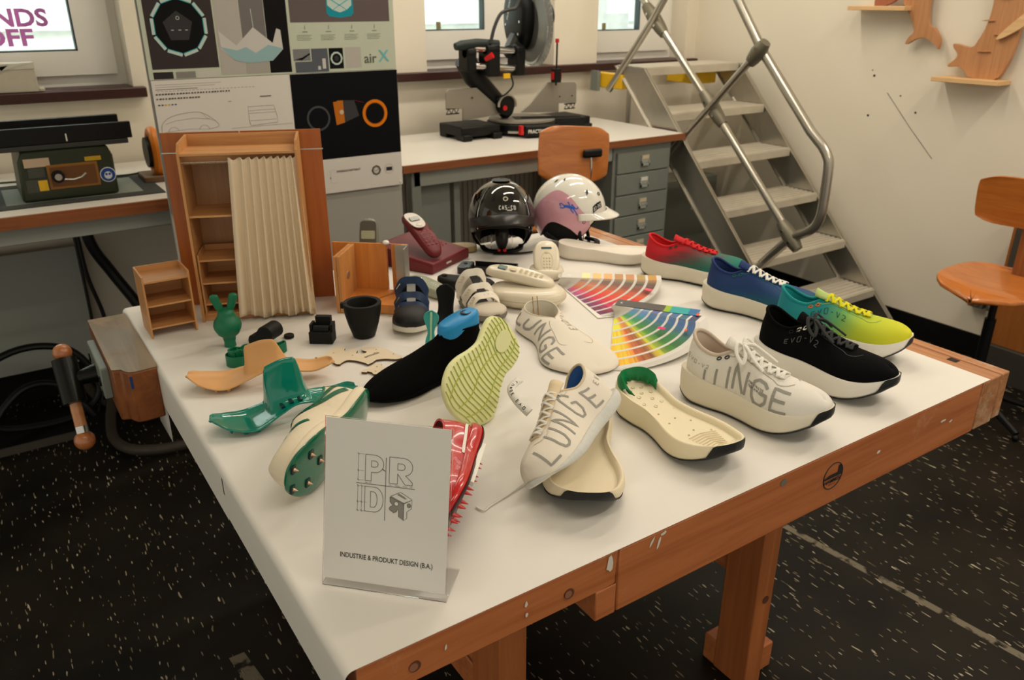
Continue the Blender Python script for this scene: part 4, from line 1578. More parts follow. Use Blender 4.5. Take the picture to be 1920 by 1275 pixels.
M_UPR = axis_gradient('red_to_teal_mesh', (0, 3.4, -7.5), 0.42, [(0.0, (196, 16, 30)), (0.25, (186, 18, 34)), (0.45, (120, 46, 50)), (0.62, (70, 84, 74)), (0.95, (0, 112, 96))], 0.75, 0.3, dirt=0.35)
running_shoe('red running shoe fading to teal with red laces, furthest of the row', .95, (1.568, 1.668), (1.722, 1.402),
             M_UPR, M_FOAM, mat('red_lace', (205, 20, 26), 0.8, bump=0.3, bscale=1500), mat('red_lining', (200, 18, 26), 0.8), mat('red_tongue', (196, 18, 28), 0.8), mat('seam_red', (150, 30, 40), 0.7), M_DARK, rub_full=False)

# ---- bare midsole with green heel clip (between the fan deck and the front edge)
hx, hy, tx, ty = 0.971, 1.059, 0.954, 0.786
ms = thing('shoe_midsole', 'bare cream perforated midsole with green heel clip and black toe', 'shoe sole', (hx, hy, TZ + 0.0016), heading(hx, hy, tx, ty))
g = ShoeGeo(0.300, 1.06, 1.0)
link('foam_body', sole_mesh(g, dish=True, rim=0.007, depth=0.010), mat('cream_foam', (234, 222, 190), 0.6, bump=0.1, bscale=400, sss=0.1), ms, smooth=60)
link('outsole', outsole_mesh(g, full=True, toe=0.276), M_RUB, ms, smooth=50)
mb = MB()
for (x, y) in ((-.012, .035), (.004, .030), (.018, .04), (-.02, .055), (0, .052), (.014, .062), (-.008, .075), (.02, .085), (-.018, .09), (.004, .10), (-.022, .12), (.018, .125), (0, .15), (-.02, .17), (.022, .16), (.0, .20), (-.028, .215), (.02, .21)):
    zz = g.zt(y) - 0.011
    rr = .0038 if y < .11 else .0018
    mb.lathe([(rr, 0.0008), (rr, 0.0), (rr * .8, -0.0003), (0.00001, -0.0004)], 12, (x, y, zz))
link('perforation', mb, mat('hole_tan', (176, 150, 106), 0.8), ms)
mb = MB()
for k in range(9):
    y = .212 + .007 * k
    mb.tube([(-.03 + .02 * (k / 9), y + .012, g.zt(y) - .0085), (0, y + .004, g.zt(y) - .0095), (.030 - .012 * (k / 9), y + .010, g.zt(y) - .0085)], .0007, 6)
link('flex_line', mb, mat('flex_line_cream', (214, 200, 166), 0.7), ms)
mb = MB()
inner, outer = [], []
n = 24
for k in range(n + 1):
    a = PI * (1.0 + k / n)
    x, y = math.cos(a) * .041, .047 + math.sin(a) * .045
    hh = .013 + .006 * math.sin(PI * k / n) + .003 * math.sin(3 * PI * k / n)
    if k in (0, n):
        hh *= .5
    outer.append([(x, y, g.zt(max(0, y)) - .004), (x * 1.03, y - .001, g.zt(max(0, y)) + hh * .5), (x * .93, y + .003, g.zt(max(0, y)) + hh)])
    tooth = .012 if k % 3 else .002
    inner.append([(x * .93, y + .003, g.zt(max(0, y)) + hh), (x * .80, y + .008, g.zt(max(0, y)) + hh * .4), (x * (.74 if k % 4 else .62), y + (.010 if k % 4 else .016), g.zt(max(0, y)) - .006)])
mb.grid(outer); mb.grid(inner)
link('heel_clip', mb, mat('green_clip', (0, 118, 62), 0.45), ms, smooth=60, solid=0.0015)

# ---- dismantled pair in front: midsole on the table with its upper lying over it
hx, hy, tx, ty = 0.842, 1.025, 0.667, 0.795
m2 = thing('shoe_midsole', 'ivory midsole with black toe lying below the slumped upper', 'shoe sole', (hx, hy, TZ + 0.0016), heading(hx, hy, tx, ty))
g = ShoeGeo(0.295, 1.16, 0.88)
link('foam_body', sole_mesh(g, dish=True, rim=0.006, depth=0.012), mat('warm_ivory_foam', (230, 216, 186), 0.6, bump=0.1, bscale=400), m2, smooth=60)
link('outsole', outsole_mesh(g, full=True, toe=0.276), M_RUB, m2, smooth=50)

gu = ShoeGeo(0.285, 1.0, 0.42, up=1.18)
f = Vector((0.640, 0.868, 0.888)) - Vector((0.876, 0.985, 0.925))
f.normalize()
upv = Vector((-0.66, 0.40, 0.62))
upv = (upv - f * upv.dot(f)).normalized()
rt = f.cross(upv)
Mx = Matrix((rt, f, upv)).transposed().to_4x4()
su = thing('shoe_upper', 'cream laced upper with grey lettering slumped over the ivory midsole', 'shoe upper')
su.matrix_world = Matrix.Translation((0.874, 0.975, 0.915)) @ Mx
link('upper_fabric', upper_mesh(gu), mat('cream_mesh_upper', (230, 222, 206), 0.75, bump=0.25, bscale=900), su, smooth=60)
link('strobel_board', sole_mesh(gu), mat('crumpled_white_fabric', (206, 206, 200), 0.8, bump=0.9, bscale=70), su, smooth=60)
link('lining', lining_mesh(gu), mat('blue_lining', (40, 92, 160), 0.8), su, smooth=60)
link('collar', rim_mesh(gu, 0.0026), mat('cream_collar', (206, 190, 160), 0.8), su, smooth=60)
link('tongue', tongue_mesh(gu), mat('tan_tongue', (226, 206, 170), 0.8), su, smooth=60, solid=0.0025)
lace_set(gu, su, M_LACEW, bow=False, w=0.0026)
eyestay(gu, su, mat('seam_cream', (206, 196, 176), 0.7), -1)
mb = MB()
for ch, a in (('L', .262), ('U', .222), ('N', .178), ('G', .130), ('E', .082)):
    stroke_text(mb, lambda a_, b_: gu.SN(-1, a_, b_), ch, a, .16, -.040, .55, 0, .0042, 0.0008)
stroke_text(mb, lambda a_, b_: gu.SN(-1, a_, b_), 'EV', .040, .55, -.010, .16, -.013, .0012, 0.0008)
link('lettering', mb, M_GREYPRINT, su, smooth=0)
settle(su, TZ)
# hanging strap with print and lace end
mb = MB()
P_ = [Vector(p) for p in crom([(0.765, 1.125, .932), (0.732, 1.105, .93), (0.716, 1.06, .928), (0.706, 1.008, .93)], 6)]
ribbon(mb, P_, [Vector((-.6, -.5, .6)).normalized()] * len(P_), 0.016, 0)
o = link('pull_strap', mb, M_LACEW, solid=0.0012)
tag(o, 'white woven strap with black print beside the tan tongue of the slumped upper', 'strap')
mb = MB()
tn = Vector((-.6, -.5, .6)).normalized()


def strap_fn(a, b):
    i = max(0, min(len(P_) - 1.001, a * (len(P_) - 1)))
    k = int(i); t = i - k
    c = P_[k].lerp(P_[k + 1], t)
    tt = (P_[k + 1] - P_[k]).normalized()
    return c + tt.cross(tn) * (0.5 - b) * -0.016, tn


stroke_text(mb, strap_fn, 'LUNGE EVO', .12, .3, .06, .42, .088, .0012, 0.0012)
link('lettering', mb, M_INK, o, smooth=0)
mb = MB(); mb.tube(crom([(0.672, 0.905, 0.866), (0.66, 0.93, 0.856), (0.60, 0.915, 0.8535), (0.560, 0.905, 0.8535), (0.545, 0.90, 0.8535), (0.540, 0.915, 0.8535)], 8), 0.0017, 8, flat=0.7)
o = link('loose_lace', mb, M_LACEW)
tag(o, 'thin white lace end lying on the paper left of the slumped upper', 'lace')
mb = MB(); mb.lathe([(0.0, 0), (.016, 0), (.02, .004), (.02, .012), (.017, .013), (.013, .005), (0, .004)], 24)
o = link('clear_cap', mb, mat('clear_grey_plastic', (170, 170, 164), 0.15, trans=0.6), loc=(0.728, 0.995, 0.853), rot=(0, 0, 0))
tag(o, 'small clear grey cap tucked against the slumped upper', 'cap')

# ---- white thermoformed upper (no sole) behind
hx, hy, tx, ty = 1.105, 1.545, 0.985, 1.20
fu = thing('shoe_upper', 'white moulded sock-like upper with grey lettering and bare heel, lying flat', 'shoe upper', (1.072, 1.525, TZ + 0.001), heading(1.072, 1.525, 1.012, 1.17))
gf = ShoeGeo(0.350, 1.62, 0.12, low=True, rock=0.05)
link('upper_fabric', upper_mesh(gf), mat('warm_white_mesh', (230, 222, 206), 0.7, bump=0.15, bscale=900), fu, smooth=60)
link('inner_heel', lining_mesh(gf), mat('pearly_inner', (206, 200, 184), 0.4), fu, smooth=60)
link('collar', rim_mesh(gf, 0.0016), mat('raw_collar', (218, 206, 184), 0.8), fu, smooth=60)
mb = MB()
for ch, a, b in (('L', .030, .34), ('U', .075, .28), ('N', .130, .22), ('G', .185, .18), ('E', .240, .16)):
    stroke_text(mb, lambda a_, b_: gf.SN(1, a_, b_), ch, a, b, .058, .46, 0, .0060, 0.0008)
link('lettering', mb, M_GREYPRINT, fu, smooth=0)
mb = MB()
stroke_text(mb, lambda a_, b_: gf.SN(-1, a_, b_), 'EVO-V2', .185, .66, -.016, .20, -.019, .0015, 0.0008)
link('lettering', mb, M_GREYPRINT, fu, smooth=0)
mb = MB()
for side in (1,):
    P_, N_ = [], []
    for y, u in crom([(.13, .80), (.15, .72), (.19, .70), (.23, .70), (.245, .80)], 6):
        p, nn = gf.SN(1, y, u); P_.append(p); N_.append(nn)
    ribbon(mb, P_, N_, .0009, .0006)
    P_, N_ = [], []
    for y, u in crom([(.12, .78), (.15, .70), (.17, .62), (.22, .58), (.25, .70), (.245, .85)], 6):
        p, nn = gf.SN(-1, y, u); P_.append(p); N_.append(nn)
    ribbon(mb, P_, N_, .0009, .0006)
link('panel_seam', mb, M_GREYPRINT, fu, smooth=0)
mb = MB()
for q in (-.006, .006):
    mb.tube([(q, .017, .070), (q * 1.1, .021, .05), (q, .026, .030), (q, .032, .012)], .0013, 6)
link('glue_line', mb, mat('brown_glue', (176, 140, 84), 0.5), fu)

# ---- white sole at the back
bs = thing('shoe_midsole', 'plain white sole blank lying behind the small white phone', 'shoe sole', (1.462, 1.935, TZ + 0.001), heading(1.462, 1.935, 1.650, 1.715))
g = ShoeGeo(0.305, 0.92, 0.80, rock=0.5)
link('foam_body', sole_mesh(g, dish=True, rim=0.006, depth=0.004), mat('off_white_foam', (228, 220, 206), 0.5), bs, smooth=60)
# ================================================================ SMALL THINGS ON THE TABLE
def rbox(mb, x0, x1, y0, y1, z0, z1, r=0.01, n=4, m=0):
    pts = []
    for cx, cy, a0 in ((x1 - r, y1 - r, 0), (x0 + r, y1 - r, 90), (x0 + r, y0 + r, 180), (x1 - r, y0 + r, 270)):
        for k in range(n + 1):
            a = R(a0 + 90 * k / n)
            pts.append((cx + r * math.cos(a), cy + r * math.sin(a)))
    mb.prism(pts, z0, z1, m)


def puck(mb, outline, zs, m=0, c=(0, 0), zfun=None):
    """stack of scaled copies of OUTLINE: zs = [(scale, z)], closed top and bottom"""
    rows = []
    for s, z in zs:
        rows.append([(c[0] + p[0] * s, c[1] + p[1] * s, z + (zfun(p[0] * s, p[1] * s) if zfun else 0)) for p in outline])
    mb.grid(rows, cv=True, m=m)
    o = len(mb.v)
    n = len(outline)
    mb.f.append([o - n + j for j in range(n)]); mb.mi.append(m)
    mb.f.append([o - n * len(rows) + j for j in range(n)][::-1]); mb.mi.append(m)


def oval(a, b, n=40, p=2.0, cx=0, cy=0):
    out = []
    for k in range(n):
        t = 2 * PI * k / n
        c, s = math.cos(t), math.sin(t)
        out.append((cx + a * math.copysign(abs(c) ** (2 / p), c), cy + b * math.copysign(abs(s) ** (2 / p), s)))
    return out


# ---------------------------------------------------------------- acrylic sign
sg = thing('sign_holder', 'upright clear acrylic sign holder with the white printed sheet at the front of the table', 'sign', (0.3315, 0.814, TZ + 0.001), R(-45.6))
SW, SH = 0.173, 0.237
M_ACR = mat('clear_acrylic', (250, 250, 250), 0.03, trans=1.0, ior=1.12)
tilt = R(-14.7)
pan = MB(); pan.box(-SW / 2, SW / 2, -0.0006, 0.0006, 0.012, SH)
pn = link('printed_sheet', pan, M_PAPER, sg, rot=(tilt, 0, 0))
mb = MB(); mb.box(-SW / 2 - 0.002, SW / 2 + 0.002, 0.001, 0.003, 0.0, SH + 0.001)
link('acrylic_panel', mb, M_ACR, sg, rot=(tilt, 0, 0))
mb = MB(); mb.box(-SW / 2 - 0.002, SW / 2 + 0.002, 0.004, 0.07, 0.0, 0.0015)
link('acrylic_foot', mb, M_ACR, sg)
M_LINE = mat('thin_ink_line', (70, 68, 66), 0.7)
M_SHADE = mat('pencil_grey', (140, 136, 128), 0.8)
PX0 = -SW / 2
yy = -0.0008


def pline(mb, pts, w=0.0007, closed=False):
    pts = [Vector((PX0 + p[0], yy, p[1])) for p in pts]
    if closed:
        pts.append(pts[0])
    for i in range(len(pts) - 1):
        d = (pts[i + 1] - pts[i])
        if d.length < 1e-7:
            continue
        d.normalize()
        b = Vector((-d.z, 0, d.x)) * w / 2
        e = d * w / 2
        mb.add([pts[i] - b - e, pts[i] + b - e, pts[i + 1] + b + e, pts[i + 1] - b + e], [(0, 1, 2, 3)])


def arc2(cx, cz, rx, rz, a0, a1, n=10):
    return [(cx + rx * math.cos(R(a0 + (a1 - a0) * k / n)), cz + rz * math.sin(R(a0 + (a1 - a0) * k / n))) for k in range(n + 1)]


mb = MB()
# P
pline(mb, [(.057, .156), (.057, .192)] + arc2(.070, .1800, .0125, .012, 90, -90) + [(.0655, .168), (.0655, .156)], closed=True)
pline(mb, [(.0655, .1755), (.0655, .184)] + arc2(.0700, .17975, .0045, .00425, 90, -90), closed=True)
# R
pline(mb, [(.0905, .156), (.0905, .192)] + arc2(.110, .1800, .0125, .012, 90, -75) + [(.1225, .160), (.1225, .156), (.1125, .156), (.102, .170), (.102, .156)], closed=True)
pline(mb, [(.102, .1755), (.102, .184)] + arc2(.108, .17975, .004, .00425, 90, -90), closed=True)
# D
pline(mb, [(.057, .1135), (.057, .148)] + arc2(.071, .1308, .012, .0172, 90, -90), closed=True)
pline(mb, [(.065, .120), (.065, .1415)] + arc2(.0695, .13075, .005, .01075, 90, -90), closed=True)
pline(mb, [(.0857, .104), (.0857, .190)], .0008)
pline(mb, [(.045, .1516), (.126, .1516)], .0008)
pline(mb, [(.081, .174), (.084, .172)], .0012)
for x, z0, z1 in ((.047, .156, .192), (.047, .1135, .148), (.0525, .1135, .148)):
    pline(mb, [(x, z0), (x, z1)], .0004)
    for z in (z0, z1, z0 + (z1 - z0) * .36):
        pline(mb, [(x - .0015, z), (x + .008, z)], .0003)
        pline(mb, [(x - .0008, z + .0012), (x + .0008, z - .0012)], .0005)
for x0, x1 in ((.057, .0655), (.0905, .102), (.102, .1125), (.1125, .1225)):
    pline(mb, [(x0, .1535), (x0 + .003, .1535)], .0005); pline(mb, [(x1 - .003, .1535), (x1, .1535)], .0005)
link('line_drawing', mb, M_LINE, pn, smooth=0)
mb = MB()


def ppoly(mb, pts, m=0, dy=0):
    mb.add([(PX0 + p[0], yy - dy, p[1]) for p in pts], [list(range(len(pts)))], m)


cubeL = [(.0925, .1375), (.112, .130), (.112, .107), (.105, .1115), (.105, .1205), (.103, .121), (.102, .118), (.098, .116), (.092, .120), (.092, .123), (.0965, .1265), (.0925, .131)]
ppoly(mb, cubeL, 0)
ppoly(mb, [(.0935, .1385), (.107, .1455), (.123, .137), (.112, .131)], 1)
ppoly(mb, [(.112, .130), (.123, .1365), (.1225, .1245), (.1165, .120), (.1165, .1105), (.112, .107)], 1)
ppoly(mb, arc2(.1015, .129, .003, .003, 0, 330, 11), 1, .0001)
ppoly(mb, [(.102, .1415), (.105, .1435), (.112, .140), (.116, .137), (.113, .1365)], 0, .0001)
ppoly(mb, arc2(.119, .1285, .0025, .003, 0, 330, 11), 0, .0001)
for poly in (cubeL, [(.0935, .1385), (.107, .1455), (.123, .137), (.112, .131)], [(.112, .130), (.123, .1365), (.1225, .1245), (.1165, .120), (.1165, .1105), (.112, .107)], arc2(.1015, .129, .003, .003, 0, 330, 11), arc2(.119, .1285, .0025, .003, 0, 330, 11)):
    pts = [Vector((PX0 + p[0], yy - .0002, p[1])) for p in poly] + [Vector((PX0 + poly[0][0], yy - .0002, poly[0][1]))]
    ribbon(mb, pts, [Vector((0, -1, 0))] * len(pts), .0006, 0, 2)
link('cube_drawing', mb, [M_SHADE, M_PAPER, M_LINE], pn, smooth=0)
text_mesh('lettering', 'INDUSTRIE & PRODUKT DESIGN (B.A.)', 0.0098, M_INK, pn, (-SW / 2 + 0.0235, -0.0009, 0.045), (R(90), 0, 0), bold=0.00012, sx=0.785)

# ---------------------------------------------------------------- spike shoes lying on their side


def axes(o, f, up):
    f = Vector(f).normalized()
    up = Vector(up)
    up = (up - f * up.dot(f)).normalized()
    r_ = f.cross(up)
    return Matrix.Translation(o) @ Matrix((r_, f, up)).transposed().to_4x4()


def spikes(g, par, m, pos, h=0.010, r=0.004, base_m=None):
    for (x, y) in pos:
        mb = MB()
        z = g.zb(y) - 0.001
        mb.tube([(x, y, z), (x, y, z - h * .35), (x, y, z - h)], [r, r * .7, 0.0004], 8)
        o = link('spike', mb, m, par)
        if base_m:
            mb = MB(); rbox(mb, x - .008, x + .008, y - .006, y + .006, z - .0025, z + .001, .003)
            link('spike_mount', mb, base_m, o)


gs = ShoeGeo(0.272, 1.0, 0.42, rock=0.7, up=1.05)
t = thing('spike_shoe', 'white track spike shoe with glossy green sole plate lying behind the sign', 'shoe')
t.matrix_world = axes((0.508, 1.222, 0.905), (-0.76, -0.64, -0.02), (-0.64, 0.74, 0.16))
M_CREAM = mat('cream_synthetic', (232, 218, 190), 0.6, bump=0.5, bscale=60)
M_GPL = mat('glossy_green_plate', (0, 104, 74), 0.2, coat=0.5)
link('upper_fabric', upper_mesh(gs), M_CREAM, t, smooth=60)
link('lining', lining_mesh(gs), mat('cream_lining', (206, 190, 160), 0.8), t, smooth=60)
link('collar', rim_mesh(gs, 0.0022), mat('green_collar', (20, 112, 76), 0.5), t, smooth=60)
link('sole_edge', sole_mesh(gs), M_CREAM, t, smooth=60)
link('sole_plate', outsole_mesh(gs, full=False, hgt=0.003, off=0.002), M_GPL, t, smooth=60)
spikes(gs, t, mat('copper_spike', (196, 160, 130), 0.3, 0.8), ((-.018, .262), (.020, .262), (-.026, .225), (.026, .23), (0, .20)), base_m=mat('dark_green_mount', (6, 40, 30), 0.5))
mb = MB()
for side in (1, -1):
    for (pa, w_) in (([(.03, .25), (.06, .6), (.11, .8), (.14, .95)], .012), ([(.005, .5), (.03, .75), (.06, .9), (.10, .95)], .010), ([(.15, .30), (.18, .62), (.205, .9)], .013)):
        P_, N_ = [], []
        for y, u in crom(pa, 6):
            p, nn = gs.SN(side, y, u); P_.append(p); N_.append(nn)
        ribbon(mb, P_, N_, w_, .0012)
link('green_overlay', mb, M_GPL, t, smooth=60)
mb = MB(); mb.tube([(0.0, .115, .078), (.004, .105, .088), (.006, .102, .084)], .0016, 8); mb.tube([(.006, .102, .084), (.010, .096, .074)], .003, 8)
link('zip_pull', mb, mat('green_pull', (20, 90, 50), 0.5), t)
settle(t, TZ)

t = thing('spike_shoe', 'glossy red track spike shoe half hidden behind the right edge of the sign', 'shoe')
t.matrix_world = axes((0.615, 1.020, 0.886), (-0.66, -0.75, -0.02), (-0.66, 0.60, 0.35))
gr = ShoeGeo(0.255, .90, 0.42, rock=0.7, up=0.9)
M_REDG = mat('glossy_red_synthetic', (190, 22, 24), 0.25, coat=0.4)
link('upper_fabric', upper_mesh(gr), M_REDG, t, smooth=60)
link('lining', lining_mesh(gr), mat('dark_red_lining', (90, 12, 14), 0.8), t, smooth=60)
link('collar', rim_mesh(gr, 0.002), M_REDG, t, smooth=60)
link('sole_edge', sole_mesh(gr), M_REDG, t, smooth=60)
link('sole_plate', outsole_mesh(gr, full=False, hgt=0.002, off=0.0016), mat('black_red_plate', (40, 12, 14), 0.4), t, smooth=60)
spikes(gr, t, M_RED, [(s * (.018 + .004 * (k % 2)), .10 + .018 * k) for k in range(9) for s in (1, -1)] + [(0, .255), (0, .235)], h=0.012, r=0.0035)
mb = MB()
for side in (1, -1):
    P_, N_ = [], []
    for y, u in crom([(.004, .10), (.03, .22), (.06, .18), (.10, .05)], 6):
        p, nn = gr.SN(side, y, u); P_.append(p); N_.append(nn)
    ribbon(mb, P_, N_, .005, .001)
link('white_stripe', mb, M_WHITE, t, smooth=60)
mb = MB(); mb.box(-.030, -.022, .06, .17, -.008, .004)
link('white_tab', mb, M_WHITE, t)
settle(t, TZ)

# ---------------------------------------------------------------- sole plates with tall wing
def wing_plate(nm, lb, origin, rz, L, m, hwing, lean, studs, m2=None, heel_w=.036, grp='spike sole plates'):
    t = thing(nm, lb, 'sole plate', origin, rz, grp)
    NS, NV = 110, 16
    def zc(s):
        return interp([(0, .028), (.10, .013), (.25, .004), (.42, .018), (.55, .030), (.70, .026), (.85, .020), (1.0, .030)], s)
    def wid(s):
        return interp([(0, .001), (.03, .018), (.12, .038), (.28, .048), (.42, .038), (.55, .030), (.68, .030), (.82, heel_w), (.95, heel_w * .75), (1.0, .004)], s)
    def wing(s):
        a = max(0.0, min(1.0, (s - .375) / .055)); b = max(0.0, min(1.0, (.675 - s) / .055))
        return (a * a * (3 - 2 * a)) * (b * b * (3 - 2 * b))
    rows = []
    for i in range(NS + 1):
        s = i / NS
        w_, z0, wg = wid(s), zc(s), wing(s)
        row = []
        for j in range(NV + 1):
            v = j / NV
            y = -w_ + 2 * w_ * v
            edge = .007 * (2 * v - 1) ** 4 * (1 if w_ > .01 else 0)
            z = z0 + edge
            if wg > 0 and v > .35:
                q = (v - .35) / .65
                y = (-w_ + 2 * w_ * .35) + (w_ * .9) * math.sin(q * PI / 2) * 1.0 * (1 - wg) + wg * (w_ * .9) * math.sin(q * PI / 2) + (1 - wg) * (2 * w_ * (v - .35) - w_ * .9 * math.sin(q * PI / 2))
                z = z0 + edge * (1 - wg) + wg * hwing * (1 - math.cos(q * PI / 2)) * 1.0
                z += lean * wg * q
            row.append((s * L - (0.012 * wg * (0 if v < .35 else (v - .35))), y, z))
        rows.append(row)
    mb = MB(); mb.grid(rows)
    o = link('plate_shell', mb, m, t, smooth=60, solid=0.0028)
    for (s, y) in studs:
        mb = MB(); z = zc(s)
        mb.tube([(s * L, y, z + .001), (s * L, y, z - .005), (s * L, y, max(z - .009, 0.0005))], [.0045, .0032, .0014], 8)
        link('stud', mb, m, t)
    return t, zc, wid


M_TEAL = mat('translucent_teal_resin', (0, 142, 122), 0.12, trans=0.25, coat=0.4)
M_SALMON = mat('tan_primed_resin', (214, 162, 104), 0.5, noise=0.06, nscale=25)
st_ = [(.12, -.02), (.12, .02), (.20, -.03), (.20, 0), (.20, .03), (.28, -.032), (.28, 0), (.28, .03), (.36, -.02), (.36, .02)]
t, zc, wid = wing_plate('sole_plate', 'translucent teal spike sole plate with tall curved wing', (0.252, 1.385, TZ + 0.001), R(-5), 0.285, M_TEAL, .078, .006, st_)
mb = MB()
for s in (.47, .53, .59):
    mb.tube([(s * .285, -.012, zc(s) + .004), (s * .285 - .002, .012, zc(s) + .008), (s * .285 - .004, .028, zc(s) + .030)], [.004, .0045, .003], 8, flat=.6)
link('stiffening_rib', mb, mat('dark_teal_rib', (10, 56, 56), 0.4), t)
t, zc, wid = wing_plate('sole_plate', 'tan primed sole plate with low wing lying behind the teal one', (0.262, 1.605, TZ + 0.001), R(-20), 0.300, M_SALMON, .052, .004, st_[:6], heel_w=.030)
mb = MB(); mb.add([(.145, .0255, .0775), (.185, .0255, .0775), (.188, .0255, .070), (.17, .0255, .068), (.15, .0255, .072)], [(0, 1, 2, 3, 4)])

# ---------------------------------------------------------------- black sock on a blue last
gk = ShoeGeo(0.315, .94, 0.25, rock=0.3)
gk.zr = lambda y: interp([(0, .094), (.02, .100), (.07, .104), (.10, .100), (.13, .090), (.17, .075), (.21, .061), (.25, .048), (.27, .040), (.295, .028)], y)
t = thing('sock_upper', 'black knitted sock upper stretched over a blue shoe last', 'sock', (0.842, 1.385, TZ + 0.001), heading(0.842, 1.385, 0.527, 1.335))
M_SOCK = mat('black_knit', (7, 7, 7), 0.95, bump=0.3, bscale=1200, spec=0.1)
link('knit_body', upper_mesh(gk), M_SOCK, t, smooth=60)
link('knit_bottom', sole_mesh(gk), M_SOCK, t, smooth=60)
link('knit_edge', rim_mesh(gk, .002), M_SOCK, t, smooth=60)
mb = MB()
outl = oval(.025, .050, 32, 2.4, 0, .066)
rows = []
for s, z in ((1.0, .060), (1.03, .092), (1.02, .112), (.97, .120), (.86, .123)):
    rows.append([(p[0] * s, .066 + (p[1] - .066) * s, z + (p[1] - .066) * -.18) for p in outl])
mb.grid(rows, cv=True)
o_ = len(mb.v); mb.f.append([o_ - 32 + j for j in range(32)]); mb.mi.append(0)
la = link('shoe_last', mb, mat('bright_blue_plastic', (22, 138, 200), 0.4), t, smooth=50)
mb = MB(); mb.tube([(.0105 * math.cos(a), .045 + .0105 * math.sin(a), .1275) for a in [2 * PI * k / 20 for k in range(20)]], .0018, 8, closed=True)
mb.lathe([(.009, .127), (.0, .1268)], 20, (0, .045, 0))
link('bush_hole', mb, M_DARK, la)

# ---------------------------------------------------------------- yellow green outsole leaning on the sock
f = Vector((0.640, 1.160, 0.856)) - Vector((0.842, 1.290, 0.930))
nrm = Vector((-0.42, 0.72, -0.50))
t = thing('rubber_outsole', 'pale yellow green rubber outsole with grooved tread leaning on the black sock', 'shoe sole')
t.matrix_world = axes((0.838, 1.262, 0.961), f, nrm)
go_ = ShoeGeo(0.262, 1.22, 0.3, rock=0.35)
M_YG = mat('pale_yellow_green_rubber', (220, 222, 164), 0.5, sss=0.2, noise=0.08, nscale=12)
link('tread_slab', sole_mesh(go_), M_YG, t, smooth=60)
mb = MB()


def under(x, y):
    w = go_.width(1 if x > 0 else -1, y)
    return Vector((x * 1.0, y, go_.zb(y) - .0009))


for k in range(21):
    y = .010 + .012 * k
    P_ = []
    for j in range(13):
        u = j / 6 - 1
        yy_ = min(.258, max(.004, y + .006 * math.sin(u * 2.4 + k * .12) + .004 * u))
        w = go_.width(1 if u > 0 else -1, yy_) * .92
        P_.append(under(w * u, yy_))
    mb.tube(P_, .0011, 5)
for u0 in (-.62, .0, .62):
    P_ = []
    for j in range(24):
        y = .012 + .235 * j / 23
        w = go_.width(1 if u0 > 0 else -1, y) * .92
        P_.append(under(w * (u0 if u0 else .12 * math.sin(j * .4)), y))
    mb.tube(P_, .0011, 5)
link('tread_groove', mb, mat('yellow_green_groove', (178, 188, 84), 0.5), t)
mb = MB()
puck(mb, oval(.017, .030, 28, 2.2, 0, .05), [(1.0, -.0035), (.98, -.001)], zfun=None)
link('heel_pod', mb, mat('smooth_pod', (214, 216, 160), 0.4), t)
settle(t, TZ)

# ---------------------------------------------------------------- colour fans
def lerp3(stops, t):
    for i in range(len(stops) - 1):
        if t <= stops[i + 1][0]:
            a, b = stops[i], stops[i + 1]
            k = (t - a[0]) / (b[0] - a[0])
            return tuple(a[1][j] * (1 - k) + b[1][j] * k for j in range(3))
    return stops[-1][1]


def fan(lb, piv, a0, a1, n, Lf, stops, z0, cover, rows=7):
    t = thing('colour_fan', lb, 'colour fan', (piv[0], piv[1], z0), 0, 'fanned colour swatch books')
    r2 = random.Random(n * 7 + 1)
    W = 0.045
    whites = M_PAPER
    for k in range(n):
        q = k / (n - 1)
        a = R(a0 + (a1 - a0) * q)
        L = Lf(q)
        mb = MB()
        zz = 0.030 * k / n
        mb.T = Matrix.Rotation(a, 4, 'Z') @ Matrix.Translation((0, 0, zz))
        mb.box(-0.02, L, -W / 2, W / 2, 0, 0.0004, 0)
        base = lerp3(stops, q)
        mn = sum(base) / 3
        base = tuple(mn + (v - mn) * 1.12 for v in base)
        mats_ = [whites]
        for j in range(rows):
            x0 = 0.036 + (L - 0.042) * j / rows
            x1 = x0 + (L - 0.042) / rows * 0.76
            t_ = (j / (rows - 1) - .5)
            f_ = 1.0 - .35 * t_ + (r2.random() - .5) * .12
            jit = (r2.random() - .5) * 34
            c = tuple(max(4, min(245, (base[i] - (90 if t_ > -.2 else 60)) * 1.22 + 84 - 34 * t_ + jit + (r2.random() - .5) * 26)) for i in range(3))
            nm = 'swatch_%d_%d_%d' % tuple(int(v / 12) for v in c)
            mats_.append(mat(nm, tuple(int(v / 12) * 12 for v in c), 0.5))
            mb.box(x0, x1, -W / 2, W / 2, 0.0004, 0.0005, j + 1)
        link('swatch_strip', mb, mats_, t, smooth=0)
    return t


fA_st = [(0, (120, 70, 110)), (.12, (150, 60, 110)), (.22, (205, 50, 110)), (.34, (214, 66, 60)), (.5, (220, 96, 50)), (.62, (190, 110, 80)), (.74, (150, 90, 70)), (.86, (110, 100, 96)), (1, (196, 160, 120))]
fA = fan('fanned colour swatch book in purples, reds and greys behind the white upper', (1.315, 1.690), -104, -40, 70, lambda q: .255 - .0 * q, fA_st, TZ + .001, ('end',))
mb = MB(); mb.T = Matrix.Rotation(R(-106), 4, 'Z'); mb.box(-.03, .262, -.0235, .0235, 0.0, .0006); mb.T = Matrix.Identity(4)
mb.cyl((0, 0, 0), (0, 0, .030), .005, 12)
mb.T = Matrix.Translation((0, 0, .0265)) @ Matrix.Rotation(R(-42), 4, 'Z')
rbox(mb, -.03, .05, -.022, .022, 0, .0006, .012, m=1)
link('fan_cover', mb, [M_WHITE, mat('frosted_cover', (206, 202, 192), 0.3)], fA)
